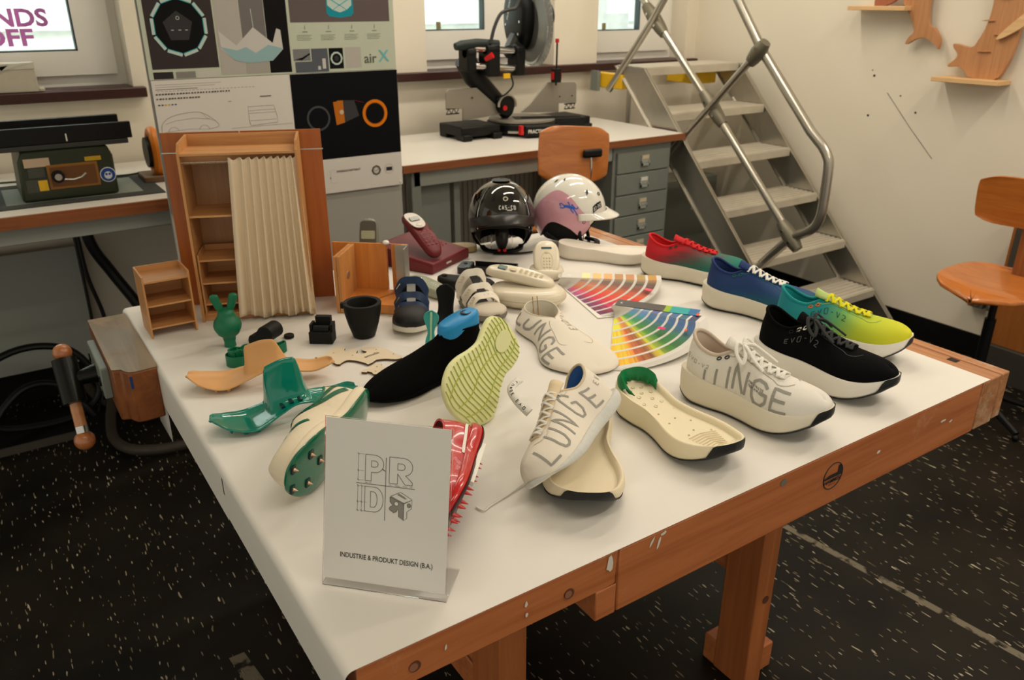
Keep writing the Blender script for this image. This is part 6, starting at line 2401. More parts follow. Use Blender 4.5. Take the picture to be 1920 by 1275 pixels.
text_mesh('lettering', 'PRACTIXX', .024, M_WHITE, ms, lp + Vector((0, 0, -.006)), (R(90), 0, R(-18)), bold=.0003, sx=.8)
mb = MB(); p = q3(2.235, 3.25, 1.0); mb.box(p[0] - .007, p[0] + .007, p[1] + .022, p[1] + .045, p[2] - .012, p[2] + .03)
link('angle_lock', mb, M_RED, ms)
mb = MB(); mb.tube([q3(2.36 + .19 * math.cos(R(a_)), 3.46 + .19 * math.sin(R(a_)), .995) for a_ in range(215, 300, 6)], .006, 8)
link('angle_scale', mb, M_ALU, ms)
for nm, pts in (('left_fence', [(1.93, 1.112), (1.93, 1.185), (1.945, 1.20), (2.105, 1.20), (2.215, 1.115), (2.30, 1.07), (2.02, 1.05), (2.02, 1.106)]),
                ('right_fence', [(2.36, 1.065), (2.42, 1.105), (2.525, 1.204), (2.70, 1.196), (2.712, 1.185), (2.715, 1.09), (2.60, 1.095), (2.60, 1.05)])):
    mb = MB()
    pp = [q3(x, 3.47, z) for x, z in pts]
    n = len(pp)
    mb.add(pp + [(p[0], p[1] + .012, p[2]) for p in pp], [list(range(n)), list(range(n, 2 * n))[::-1]] + [(i, (i + 1) % n, n + (i + 1) % n, n + i) for i in range(n)])
    if nm == 'left_fence':
        a = q3(2.07, 3.465, 1.155); mb.cyl(a, (a[0], a[1] - .004, a[2]), .005, 8, m=1)
        x0f, x1f = 1.93, 2.0
    else:
        for xx in (2.60, 2.68):
            a = q3(xx, 3.465, 1.13); mb.cyl(a, (a[0], a[1] - .004, a[2]), .004, 8, m=1)
        x0f, x1f = 2.64, 2.71
    link(nm, mb, [M_SAWG, M_DARK], ms, bevel=.002)
    mb = MB()
    zt_ = 1.11 if nm == 'left_fence' else 1.088
    mb.tube([q3(x0f, 3.475, zt_), q3(x1f, 3.475, zt_)], .003, 6); mb.tube([q3(x0f, 3.475, zt_ - .024), q3(x1f, 3.475, zt_ - .024)], .003, 6)
    for i in range(5):
        xa = x0f + (x1f - x0f) * i / 5; xb = x0f + (x1f - x0f) * (i + 1) / 5
        mb.tube([q3(xa, 3.475, zt_ if i % 2 else zt_ - .024), q3(xb, 3.475, zt_ - .024 if i % 2 else zt_)], .002, 6)
    link('lattice_support', mb, M_BLACK, ms)
# tilting arm
mb = MB(); mb.tube([q3(2.30, 3.50, 1.06), q3(2.23, 3.50, 1.13), q3(2.10, 3.50, 1.25), q3(2.05, 3.49, 1.33)], [.035, .040, .050, .052], 14)
mb.cyl(q3(2.255, 3.44, 1.11), q3(2.255, 3.53, 1.11), .046, 24)
link('pivot_arm', mb, M_SAWB, ms)
mb = MB(); a = q3(2.255, 3.435, 1.11); mb.tube([(a[0] + .05 * math.cos(R(t_)), a[1], a[2] + .05 * math.sin(R(t_))) for t_ in range(-10, 190, 15)], .006, 6)
link('bevel_scale', mb, M_ALU, ms)
mb = MB(); a = q3(2.235, 3.43, 1.10); mb.cyl(a, (a[0], a[1] - .006, a[2]), .012, 12)
link('red_pointer', mb, M_RED, ms)
for z0, z1, x0_ in ((1.388, 1.362, 2.0), (1.308, 1.284, 2.03)):
    mb = MB(); mb.cyl(q3(x0_, 3.40, z0), q3(2.31, 3.40, z1), .0165, 18)
    link('slide_tube', mb, M_CHROME, ms)
for xx, w_, h_ in ((2.02, .05, .10), (2.14, .07, .135), (2.295, .05, .13)):
    mb = MB(); a = q3(xx, 3.40, 1.335 - (xx - 2.0) * .05)
    mb.box(a[0] - w_ / 2, a[0] + w_ / 2, a[1] - .028, a[1] + .06, a[2] - h_ / 2, a[2] + h_ / 2)
    mb.cyl((a[0] - w_ / 2, a[1], a[2] + h_ / 2 - .02), (a[0] + w_ / 2, a[1], a[2] + h_ / 2 - .02), .03, 18)
    link('slide_block', mb, M_SAWB, ms, bevel=.008)
mb = MB(); mb.tube([q3(1.94, 3.39, 1.395), q3(1.97, 3.39, 1.40), q3(2.06, 3.40, 1.405), q3(2.18, 3.40, 1.40)], [.016, .022, .022, .018], 12)
link('clamp_lever', mb, mat('dark_green_grip', (20, 36, 32), 0.5), ms)
mb = MB(); a = Vector(q3(2.09, 3.37, 1.335)); mb.tube([a, a + Vector((.02, -.03, .02))], [.010, .014], 10)
link('lock_knob', mb, M_RED, ms)
mb = MB(); a = q3(2.205, 3.365, 1.258); mb.box(a[0] - .018, a[0] + .018, a[1] - .004, a[1] + .004, a[2] - .012, a[2] + .01)
link('yellow_tag', mb, M_YEL, ms)
mb = MB(); mb.tube(crom([q3(2.25, 3.40, 1.26), q3(2.265, 3.40, 1.21), q3(2.24, 3.42, 1.17), q3(2.20, 3.45, 1.14)], 6), .004, 8)
link('power_lead', mb, M_CABLE, ms)
mb = MB(); mb.tube(crom([q3(2.125, 3.38, 1.405), q3(2.145, 3.38, 1.47), q3(2.18, 3.38, 1.53), q3(2.22, 3.38, 1.548), q3(2.27, 3.38, 1.56), q3(2.30, 3.38, 1.62)], 6), .008, 10)
link('carry_handle', mb, M_DARK, ms)
# raised head with blade seen at an angle
hcn = Vector(q3(2.385, 3.42, 1.478))
ax = Vector((1.0, -0.15, 0.0)).normalized()      # blade axis
u1 = ax.cross(Vector((0, 0, 1))).normalized()
u2 = u1.cross(ax)


def disc_rows(mb, c, radii, n, off, m=0, teeth=0, amp=0):
    rows = []
    for r_ in radii:
        row = []
        for k in range(n):
            a = 2 * PI * k / n
            rr_ = r_ + (amp if (teeth and r_ == radii[-1] and k % 2) else 0)
            row.append(c + ax * off + (u1 * math.cos(a) + u2 * math.sin(a)) * rr_)
        rows.append(row)
    mb.grid(rows, cv=True, m=m)


mb = MB(); disc_rows(mb, hcn, [.0, .10, .160], 96, .0, teeth=1, amp=.006)
link('saw_blade', mb, mat('dull_saw_steel', (120, 120, 116), 0.35, 0.7), ms, solid=.0025, smooth=0)
mb = MB()
for off in (-.022, .022):
    disc_rows(mb, hcn, [.120, .182], 60, off)
rows = []
for off in (-.022, .022):
    rows.append([hcn + ax * off + (u1 * math.cos(2 * PI * k / 60) + u2 * math.sin(2 * PI * k / 60)) * .182 for k in range(60)])
mb.grid(rows, cv=True)
link('clear_guard', mb, mat('clear_guard_plastic', (236, 240, 236), 0.1, trans=0.9, ior=1.15), ms, smooth=40)
mb = MB()
for k in range(40):
    a = 2 * PI * k / 40
    dvec = u1 * math.cos(a) + u2 * math.sin(a)
    mb.tube([hcn + ax * .0225 + dvec * .158, hcn + ax * .0225 + dvec * .180], .0012, 5)
link('guard_rib', mb, mat('pale_rib', (206, 206, 198), 0.4), ms)
mb = MB()
rows = []
for off, sc in ((-.060, .66), (-.055, .74), (-.03, .80), (.012, .80), (.02, .76)):
    rows.append([hcn + ax * off + (u1 * (-.085 + .120 * sc / .8 * math.cos(2 * PI * k / 40)) - u2 * (-.035 - .150 * sc / .8 * math.sin(2 * PI * k / 40))) for k in range(40)])
mb.grid(rows, cv=True)
n = 40; o_ = len(mb.v)
mb.f.append([o_ - n + j for j in range(n)]); mb.mi.append(0); mb.f.append([o_ - 5 * n + j for j in range(n)]); mb.mi.append(0)
link('upper_guard', mb, M_SAWB, ms, smooth=50)
mb = MB()
for (a_, r_) in ((200, .10), (240, .12), (285, .13), (320, .12), (350, .11), (30, .11)):
    p = hcn - ax * .058 + u1 * (-.085 + r_ * .75 * math.cos(R(a_))) + u2 * (.035 + r_ * .95 * math.sin(R(a_)))
    mb.cyl(p, p - ax * .006, .006, 10)
link('guard_screw', mb, M_CHROME, ms)
mb = MB(); mb.tube([hcn + ax * .02 - u1 * .10 + u2 * .03, hcn + ax * .15 - u1 * .10 + u2 * .05], [.055, .05], 18)
mb.tube([hcn - ax * .03 - u1 * .10 - u2 * .06, q3(2.26, 3.42, 1.36)], [.040, .034], 10)
link('motor_housing', mb, M_DARK, ms)
text_mesh('lettering', 'PRACTIXX', .022, M_WHITE, ms, hcn - ax * .064 - u1 * .13 + u2 * .02, (R(90), R(-70), math.atan2(u1.y, u1.x)))
mb = MB(); mb.cyl(q3(2.556, 3.44, 1.19), q3(2.558, 3.44, 1.40), .0045, 10)
mb.lathe([(.0, 0), (.010, 0), (.010, .018), (0, .018)], 14, q3(2.558, 3.44, 1.395), m=1)
a = q3(2.556, 3.44, 1.235); mb.box(a[0] - .02, a[0] + .02, a[1] - .015, a[1] + .015, a[2] - .03, a[2] + .035, 0); mb.box(a[0] - .026, a[0] + .026, a[1] - .01, a[1] + .01, a[2] - .015, a[2] + .02, 1)
link('work_clamp', mb, [M_SAWB, M_RED], ms)
# ================================================================ HELMETS
def helmet_fn(a, b, c, edge):
    def fn(phi, v, off=0.0):
        th = edge(phi) * v
        if th <= PI / 2:
            r_, z = math.sin(th), math.cos(th)
        else:
            q = th - PI / 2
            r_, z = 1 - 0.35 * q * q, -math.sin(q) * 1.0
        p = Vector(((a + off) * r_ * math.sin(phi), (b + off) * r_ * math.cos(phi), (c + off) * z))
        return p
    return fn


def patch(mb, fn, p0, p1, v0, v1, n=30, k=14, off=0.0, m=0, closed=False):
    rows = []
    for j in range(k + 1):
        row = []
        for i in range(n + (0 if closed else 1)):
            ph = p0 + (p1 - p0) * i / n
            a = v0(ph) if callable(v0) else v0
            b = v1(ph) if callable(v1) else v1
            row.append(fn(ph, a + (b - a) * j / k, off))
        rows.append(row)
    mb.grid(rows, cv=closed, m=m)


def norm_fn(fn, phi, v):
    p = fn(phi, v)
    d1 = fn(phi + .02, v) - fn(phi - .02, v)
    d2 = fn(phi, min(1, v + .02)) - fn(phi, v - .02)
    n = d1.cross(d2).normalized()
    if n.dot(p) < 0:
        n = -n
    return p, n


def base_helmet(t, fn, shell_m, a, b, c):
    mb = MB(); patch(mb, fn, -PI, PI, 0.001, 1.0, 72, 26, closed=True)
    link('shell', mb, shell_m, t, smooth=60)
    lf = helmet_fn(a - .006, b - .006, c - .006, lambda ph: R(98) + R(44) * max(0.0, min(1.0, (abs(ph) - R(42)) / R(26))))
    mb = MB(); patch(mb, lf, -PI, PI, 0.25, 1.0, 72, 20, closed=True)
    link('liner', mb, mat('black_liner', (10, 10, 10), 0.85), t, smooth=60)
    mb = MB(); mb.tube([fn(2 * PI * k / 72 - PI, 1.0, -.002) for k in range(72)], .004, 8, closed=True)
    link('edge_trim', mb, M_BLACK, t, smooth=60)


# black helmet
hk = thing('riding_helmet', 'glossy black riding helmet with visor and chin strap facing the camera', 'helmet', (1.345, 2.085, 0.965), heading(1.345, 2.085, 1.245, 1.90), 'helmets at the back of the workbench')
M_GLB = mat('gloss_black_shell', (8, 9, 8), 0.08, coat=1.0)


def edge_k(phi):
    f = (1 + math.cos(phi)) / 2
    side = math.sin(phi) ** 2
    return R(100 - 8 * f + 22 * (1 - f) + 10 * side)


fk = helmet_fn(.102, .118, .112, edge_k)
base_helmet(hk, fk, M_GLB, .102, .118, .112)
mb = MB()
for s in (1, -1):
    patch(mb, fk, s * R(55), s * R(128), lambda p: .42 + .25 * abs(abs(p) - R(92)), 1.0, 24, 14, off=.0025)
link('smoked_side_panel', mb, mat('smoked_side', (44, 46, 44), 0.12, coat=1.0), hk, smooth=60)
mb = MB()
for s in (1, -1):
    mb.tube([fk(s * R(50 - 14 * math.sin(t_ / 12 * PI) * 0), .30 + .68 * t_ / 12, .003) for t_ in range(13)], .0014, 6)
link('chrome_piping', mb, M_CHROME, hk)
mb = MB()
rows = []
for j in range(8):
    q = j / 7
    rows.append([fk(ph, .90 - .10 * (1 - q), .004) + Vector((0, (.030 * q) * max(0.0, math.cos(ph * 1.25)), -.008 * q * q)) for ph in [R(-72 + 144 * i / 30) for i in range(31)]])
mb.grid(rows)
link('visor', mb, mat('satin_black_visor', (30, 29, 27), 0.3), hk, smooth=60, solid=.003)
mb = MB()
p, n = norm_fn(fk, R(-4), .54)
tdir = Vector((1, 0, 0)); bdir = n.cross(tdir).normalized()
mb.tube([p + n * .001 + tdir * .0062 * math.cos(a_) + bdir * .0062 * math.sin(a_) for a_ in [2 * PI * k / 20 for k in range(20)]], .0018, 8, closed=True)
link('vent_ring', mb, mat('pale_vent', (190, 186, 170), 0.4), hk)
mb = MB()
for ph in (R(-24), R(20)):
    patch(mb, fk, ph, ph + R(5), .44, .56, 2, 3, off=.0008)
link('vent_slot', mb, mat('vent_black', (2, 2, 2), 0.9), hk)
mb = MB()


def on_h(fn, ph0, v0, k1, k2, flip=1):
    return lambda a, b: norm_fn(fn, ph0 + flip * a * k1, v0 - b * k2)


# name plate facing the viewer: phi falls towards the viewer's right
patch(mb, fk, R(-26), R(11), .635, .745, 12, 4, off=.0008, m=0)
stroke_text(mb, on_h(fk, R(9), .72, 1.0, 1.0, -1), 'CAS-CO', 0, 0, R(4.4), .06, R(5.6), .0019, .0014, 1, clip=False)
patch(mb, fk, R(-14), R(-5), .728, .742, 4, 2, off=.0012, m=1)
link('name_plate', mb, [M_BLACK, mat('logo_white', (226, 222, 214), 0.5)], hk, smooth=0)
mb = MB(); patch(mb, fk, R(-180), R(180), .02, .14, 30, 3, off=.004, closed=True)
link('crown_cap', mb, M_DARK, hk, smooth=60)
for s in (1, -1):
    mb = MB()
    mb.tube(crom([(s * .094, .02, -.03), (s * .092, .012, -.06), (s * .075, .01, -.088), (s * .045, .012, -.105)], 6), .0055, 8, flat=.5)
    mb.tube(crom([(s * .088, -.05, -.045), (s * .088, -.02, -.072), (s * .075, .01, -.088)], 6), .005, 8, flat=.5)
    link('chin_strap', mb, M_BLACK, hk)
mb = MB(); mb.tube(crom([(-.062, .01, -.096), (-.05, .03, -.104), (0, .040, -.1065), (.05, .03, -.104), (.062, .01, -.096)], 8), .009, 10, flat=.6)
link('chin_cup', mb, M_BLACK, hk)
mb = MB(); mb.sphere((.012, .046, -.101), .005, 12, 8); mb.sphere((-.006, .046, -.102), .006, 12, 8)
link('red_button', mb, M_RED, hk)
mb = MB(); mb.tube(crom([(.03, .05, -.1095), (-.03, .055, -.1095), (-.07, .05, -.1095), (-.095, .04, -.1095)], 6), .006, 8, flat=.3, up=(0, 0, 1))
o = link('strap_end', mb, M_BLACK, hk)
st2 = thing('helmet_stand', 'clear acrylic tube stand under the black riding helmet', 'stand', (1.340, 2.075, TZ + 0.0008))
mb = MB(); mb.lathe([(.036, 0), (.036, .085), (.033, .085), (.033, 0), (.036, 0)], 36)
link('acrylic_tube', mb, M_ACR, st2, smooth=60)
mb = MB(); mb.lathe([(0, .006), (.012, .008), (.02, .03), (.022, .06), (.018, .075), (0, .08)], 24)
link('dark_core', mb, mat('dark_core', (30, 28, 28), 0.3), st2, smooth=60)

# pink and white helmet
hp = thing('riding_helmet', 'white and pink riding helmet with white peak facing right', 'helmet', (1.562, 2.018, 0.967), heading(1.562, 2.018, 1.682, 1.898), 'helmets at the back of the workbench')
M_GLW = mat('gloss_white_shell', (226, 224, 214), 0.12, coat=1.0)


def edge_p(phi):
    f = (1 + math.cos(phi)) / 2
    ear = math.exp(-((abs(phi) - R(112)) / .42) ** 2)
    cheek = math.exp(-((abs(phi) - R(62)) / .26) ** 2)
    return R(92 + 44 * (1 - f) - 22 * ear + 20 * cheek)


fp_ = helmet_fn(.100, .118, .116, edge_p)
base_helmet(hp, fp_, M_GLW, .1, .118, .116)
mb = MB()
for s in (1, -1):
    patch(mb, fp_, s * R(48), s * R(165), lambda p: .985 - .50 * max(0.0, math.sin((abs(p) - R(48)) / R(117) * PI)) ** .45, 1.0, 34, 14, off=.0015)
link('pink_side_panel', mb, mat('gloss_pink', (206, 150, 166), 0.15, coat=1.0), hp, smooth=60)
mb = MB()
rows = []
for j in range(8):
    q = j / 7
    rows.append([fp_(ph, (R(92) / edge_p(ph)) - .06 * (1 - q), .004) + Vector((0, (.040 * q) * max(0.0, math.cos(ph * 1.25)), -.006 * q)) for ph in [R(-70 + 140 * i / 30) for i in range(31)]])
mb.grid(rows)
link('peak', mb, M_GLW, hp, smooth=60, solid=.004)
mb = MB()
for (ph, v, r_) in ((R(18), .62, .005), (R(-20), .62, .005), (R(60), .80, .0045)):
    p, n = norm_fn(fp_, ph, v)
    tt_ = n.orthogonal().normalized(); bb_ = n.cross(tt_)
    mb.tube([p + n * .0008 + (tt_ * math.cos(a_) + bb_ * math.sin(a_)) * r_ for a_ in [2 * PI * k / 16 for k in range(16)]], .0014, 6, closed=True)
for (p0, v0) in ((R(45), .45), (R(-40), .45), (R(100), .22), (R(125), .24)):
    patch(mb, fp_, p0, p0 + R(6), v0, v0 + .06, 2, 2, off=.0012)
link('vent_hole', mb, M_DARK, hp)
mb = MB()
patch(mb, fp_, R(22), R(44), .735, .835, 10, 4, off=.0012, m=0)
stroke_text(mb, on_h(fp_, R(25), .825, 1.0, 1.0, 1), 'CAS-CO', 0, .01, R(2.4), .05, R(3.1), .0013, .0018, 1, clip=False)
patch(mb, fp_, R(32), R(38), .845, .858, 4, 2, off=.0014, m=1)
link('name_plate', mb, [M_BLACK, mat('logo_white', (226, 222, 214), 0.5)], hp, smooth=0)
mb = MB()
fl_ = lambda a, b: norm_fn(fp_, R(92) - a, .70 - b * .8)
for ln in ([(0, 0), (.10, .02), (.20, .03), (.30, .06)], [(-.08, -.02), (-.12, .01), (-.06, .03), (0, .01)], [(.20, .03), (.22, .09), (.27, .07)], [(.24, .03), (.33, .0), (.36, -.03)], [(.25, .05), (.36, .07), (.38, .11)], [(.05, .0), (-.02, -.04), (-.10, -.05)], [(.16, .05), (.12, .10), (.10, .08)], [(.18, 0), (.26, -.04)]):
    P_, N_ = [], []
    for a_, b_ in crom(ln, 4):
        p, n = fl_(a_, b_); P_.append(p); N_.append(n)
    ribbon(mb, P_, N_, .0032 if ln[0] != (0, 0) else .008, .0030)
link('blue_decal', mb, mat('blue_decal', (30, 90, 190), 0.4), hp, smooth=0)
for s in (1, -1):
    mb = MB()
    mb.tube(crom([(s * .085, .045, -.045), (s * .08, .05, -.075), (s * .05, .062, -.105), (s * .015, .066, -.112)], 6), .006, 8, flat=.5)
    mb.tube(crom([(s * .085, -.06, -.055), (s * .08, -.01, -.085), (s * .05, .045, -.108)], 6), .005, 8, flat=.5)
    link('chin_strap', mb, M_BLACK, hp)
mb = MB(); mb.tube(crom([(.05, .052, -.104), (.03, .09, -.106), (-.03, .09, -.106), (-.05, .052, -.104)], 6), .010, 10, flat=.6)
link('chin_cup', mb, M_BLACK, hp)
st3 = copy_tree(st2, loc=(1.582, 2.018, TZ + 0.0008), label='clear acrylic tube stand under the pink and white helmet')
st2['group'] = 'helmet stands'; st3['group'] = 'helmet stands'

# ================================================================ PHONES
def keypad(par, m, x0, y0, dx, dy, nx, ny, zf, sz=(.0035, .0022), rot=None):
    mb = MB()
    for i in range(nx):
        for j in range(ny):
            x, y = x0 + dx * i, y0 + dy * j
            z = zf(x, y) if callable(zf) else zf
            mb.sphere((x, y, z), 1, 10, 6, sz=(sz[0], sz[1], .0014))
    return link('keypad', mb, m, par, smooth=60)


M_BORD = mat('bordeaux_plastic', (104, 18, 26), 0.5)
M_SILV = mat('silver_plastic', (196, 190, 182), 0.35, 0.2)
M_LCD = mat('grey_green_lcd', (112, 122, 104), 0.25)
rp = thing('desk_phone', 'bordeaux red cordless phone leaning in its wedge base', 'phone', (1.082, 2.120, TZ + 0.0005), R(27))
mb = MB()
pr = [(-.105, 0), (.105, 0), (.105, .018), (.06, .040), (-.095, .050), (-.105, .042)]
mb.T = Matrix.Rotation(R(90), 4, 'X')
mb.T = Matrix.Identity(4)
rows = []
for x, z0, z1 in ((-.100, 0, .056), (-.094, 0, .062), (.094, 0, .062), (.100, 0, .056)):
    rows.append([(x, -.102, z0), (x, -.104, .032 + (z1 - .062)), (x, .02, .048 + (z1 - .062)), (x, .09, z1 + .006), (x, .100, z1), (x, .100, z0)])
mb.grid(rows, cv=True)
mb.f.append([0, 1, 2, 3, 4, 5]); mb.mi.append(0); mb.f.append([18 + k for k in range(6)]); mb.mi.append(0)
link('base_unit', mb, M_BORD, rp, smooth=30, bevel=.005)
keypad(rp, mat('light_red_key', (150, 60, 60), 0.4), .040, -.035, .016, .016, 3, 3, lambda x, y: .0325 + (y + .104) * .129 + .001)
mb = MB(); mb.tube([(.052 + .022 * math.cos(a_), .045 + .022 * math.sin(a_), .0545) for a_ in [2 * PI * k / 24 for k in range(24)]], .0008, 6, closed=True)
link('speaker_ring', mb, mat('dark_bordeaux', (54, 8, 12), 0.4), rp)
mb = MB(); mb.box(-.03, -.004, -.1055, -.1035, .014, .019)
link('name_mark', mb, M_SILV, rp)
hs = MB()
outl = oval(.026, .088, 36, 3.0)
puck(hs, outl, [(.80, -.012), (.97, -.006), (1.0, .002), (.95, .009), (.86, .012)], zfun=lambda x, y: -(y * y) * 1.5)
hso = link('handset', hs, M_BORD, rp, smooth=50, loc=(-.030, -.020, .098), rot=(R(28), 0, R(-22)))
hso.scale = (1.2, 1.08, 1.1)
mb = MB(); puck(mb, oval(.021, .036, 30, 2.6, 0, .045), [(1, .0105), (1, .0135)], zfun=lambda x, y: -(y * y) * 1.3)
link('face_plate', mb, M_SILV, hso)
mb = MB(); rbox(mb, -.013, .013, .040, .056, .0115, .0130, .002)
link('screen', mb, mat('dark_lcd', (86, 90, 70), 0.2), hso)
mb = MB(); mb.sphere((0, .020, .013), 1, 16, 8, sz=(.009, .007, .002))
link('navigation_key', mb, M_SILV, hso)
keypad(hso, mat('light_red_key', (150, 60, 60), 0.4), -.012, -.055, .012, .0125, 3, 5, lambda x, y: .0118 - y * y * 1.4)

gp_ = thing('cordless_handset', 'grey handset standing behind the folding box, only its screen end showing', 'phone', (0.905, 2.12, TZ + 0.0005), R(-36))
hs = MB(); puck(hs, oval(.028, .078, 36, 3.4), [(.85, -.012), (1.0, -.006), (1.0, .006), (.93, .011)])
hso = link('handset', hs, mat('grey_silver_phone', (132, 132, 118), 0.4, 0.2), gp_, smooth=50, loc=(0, .0, .078), rot=(R(72), 0, 0))
mb = MB(); rbox(mb, -.020, .020, .018, .042, .011, .0122, .003)
link('screen', mb, mat('bright_lcd', (168, 176, 146), 0.2), hso)
mb = MB(); rbox(mb, -.024, .024, -.07, .07, .0105, .0113, .010)
link('face_plate', mb, mat('dark_silver_face', (96, 96, 88), 0.4, 0.3), hso)
mb = MB(); rbox(mb, -.035, .035, -.03, .045, 0, .012, .01)
link('charging_cradle', mb, M_DARK, gp_)

M_WPH = mat('cream_white_plastic', (226, 216, 194), 0.3, coat=0.2)
M_KEYW = mat('pale_gold_key', (206, 194, 160), 0.4)
wp = thing('cordless_phone', 'small white cordless phone leaning on its round white base', 'phone', (1.305, 1.785, TZ + 0.0005), R(-36))
mb = MB(); puck(mb, oval(.052, .050, 40, 2.1), [(.80, 0), (.98, .008), (1.0, .018), (.92, .028), (.72, .033), (.4, .034)])
link('charging_base', mb, M_WPH, wp, smooth=60)
hs = MB(); puck(hs, oval(.038, .060, 36, 2.7), [(.75, -.012), (.97, -.005), (1.0, .003), (.93, .010), (.80, .0125)])
hso = link('handset', hs, M_WPH, wp, smooth=60, loc=(0, .006, .052), rot=(R(42), 0, R(4)))
mb = MB(); rbox(mb, -.015, .015, .026, .033, .0115, .0132, .002)
link('screen', mb, mat('teal_grey_lcd', (70, 92, 86), 0.2), hso)
mb = MB(); mb.tube([(.017 * math.cos(a_), -.014 + .030 * math.sin(a_), .0125) for a_ in [2 * PI * k / 28 for k in range(28)]], .0008, 6, closed=True)
mb.sphere((0, .015, .0125), 1, 14, 8, sz=(.007, .005, .0014))
link('key_ring', mb, M_KEYW, hso)
keypad(hso, M_KEYW, -.008, -.034, .008, .010, 3, 4, .0125, (.0026, .0032))

wl = thing('cordless_phone', 'long white handset lying across its big oval white base', 'phone', (1.135, 1.636, TZ + 0.0005), R(-46))
mb = MB(); puck(mb, oval(.104, .068, 48, 2.15), [(.72, 0), (.90, .010), (.985, .020), (1.0, .028), (.985, .036), (.90, .044), (.70, .048)])
link('charging_base', mb, M_WPH, wl, smooth=60)
mb = MB(); puck(mb, oval(.104, .068, 48, 2.15), [(.993, .0236), (1.004, .0245), (.993, .0256)])
link('seam_line', mb, mat('seam_tan', (186, 172, 140), 0.5), wl)
hs = MB(); puck(hs, oval(.094, .030, 44, 3.2), [(.80, -.013), (.98, -.006), (1.0, .003), (.95, .010), (.86, .0125)], zfun=lambda x, y: -(x * x) * .9 + .0)
hso = link('handset', hs, M_WPH, wl, smooth=60, loc=(-.022, .018, .070), rot=(0, R(9), R(-2)))
mb = MB(); rbox(mb, -.062, -.040, -.012, .012, .0085, .0122, .002)
link('screen', mb, mat('blue_grey_lcd', (96, 122, 122), 0.2), hso)
mb = MB(); mb.sphere((-.022, 0, .0122), 1, 16, 8, sz=(.010, .010, .0016))
link('navigation_key', mb, M_KEYW, hso)
keypad(hso, M_KEYW, .000, -.009, .014, .009, 5, 3, lambda x, y: .0125 - x * x * .9, (.0048, .003))

gg = thing('cordless_phone', 'grey green handset lying flat behind the blue sandal', 'phone', (0.960, 1.862, TZ + 0.0005), R(4))
hs = MB(); puck(hs, oval(.028, .088, 40, 2.8), [(.85, 0), (1.0, .008), (1.0, .018), (.92, .026), (.82, .028)])
link('handset', hs, mat('grey_green_plastic', (160, 164, 142), 0.35, 0.1), gg, smooth=60)
mb = MB(); mb.tube([(.028 * math.cos(a_), .088 * math.sin(a_), .012) for a_ in [2 * PI * k / 30 for k in range(30)]], .0012, 6, closed=True)
link('seam_line', mb, M_DARK, gg)
keypad(gg, mat('green_grey_key', (128, 136, 112), 0.4), -.010, -.055, .010, .011, 3, 6, .0275)
mb = MB(); mb.sphere((0, .045, .027), 1, 16, 8, sz=(.012, .008, .002))
link('navigation_key', mb, M_CHROME, gg)

# ================================================================ PRINTED HANDHELDS AND SANDALS
hh = thing('printed_housing', 'black printed housing with round holes lying behind the long white phone', 'housing', (1.185, 1.915, TZ + 0.0005), R(-46))
mb = MB(); rbox(mb, -.085, .085, -.034, .034, 0, .008, .012); rbox(mb, -.085, -.045, -.034, .034, .008, .020, .012)
for k in range(2):
    wall_loop(mb, [(-.045, .034), (.085, .034), (.085, -.034), (-.045, -.034)], .003, .0, .022, False)
link('housing_shell', mb, mat('black_resin', (20, 20, 20), 0.35), hh, bevel=.001)
mb = MB()
for (x, y, r_) in ((-.01, .012, .008), (.012, .014, .008), (-.008, -.012, .0085), (.014, -.008, .007), (.034, .012, .007), (.034, -.012, .007), (-.028, .0, .007)):
    mb.lathe([(r_, .0086), (r_ * .9, .0084), (0, .0083)], 16, (x, y, 0))
mb.lathe([(.007, .0206), (.006, .0214), (0, .0214)], 16, (-.068, .008, 0))
link('round_hole', mb, mat('hole_black', (3, 3, 3), 0.9), hh)
mb = MB(); rbox(mb, -.060, -.048, -.03, .03, .020, .0212, .003)
link('glossy_band', mb, mat('smoke_grey_gloss', (64, 70, 66), 0.15), hh)
h2_ = thing('printed_housing', 'matte black printed grip shell lying between the red phone and the white sandal', 'housing', (1.065, 1.835, TZ + 0.0005), R(-44))
mb = MB(); puck(mb, oval(.082, .032, 44, 2.4), [(.92, 0), (1.0, .008), (.98, .018), (.88, .024), (.6, .025)], zfun=lambda x, y: .010 * max(0, -x / .08) ** 2)
link('grip_shell', mb, M_BLACKM, h2_, smooth=60)
mb = MB(); rbox(mb, -.045, -.005, -.006, .006, .0235, .0262, .003); mb.lathe([(.007, .025), (0, .0252)], 16, (.02, 0, 0)); mb.lathe([(.007, .025), (0, .0252)], 16, (.042, .006, 0))
link('button_slot', mb, mat('hole_black', (3, 3, 3), 0.9), h2_)
mb = MB(); mb.cyl((-.062, .0, .031), (-.062, 0, .034), .008, 16)
link('thumb_button', mb, M_BLACKM, h2_)


def band(mb, pts, w, th=.0012, up=None, m=0, nrmf=None):
    P_ = [Vector(p) for p in crom(pts, 6)]
    rows = []
    k = len(P_)
    for i in range(k):
        t_ = (P_[min(i + 1, k - 1)] - P_[max(i - 1, 0)]).normalized()
        c_ = Vector(up) if up is not None else Vector((0, 1, 0))
        c_ = (c_ - t_ * c_.dot(t_)).normalized()
        n_ = t_.cross(c_)
        rows.append([P_[i] - c_ * w / 2 - n_ * th, P_[i] + c_ * w / 2 - n_ * th, P_[i] + c_ * w / 2 + n_ * th, P_[i] - c_ * w / 2 + n_ * th])
    mb.grid(rows, cv=True, m=m)
    return P_


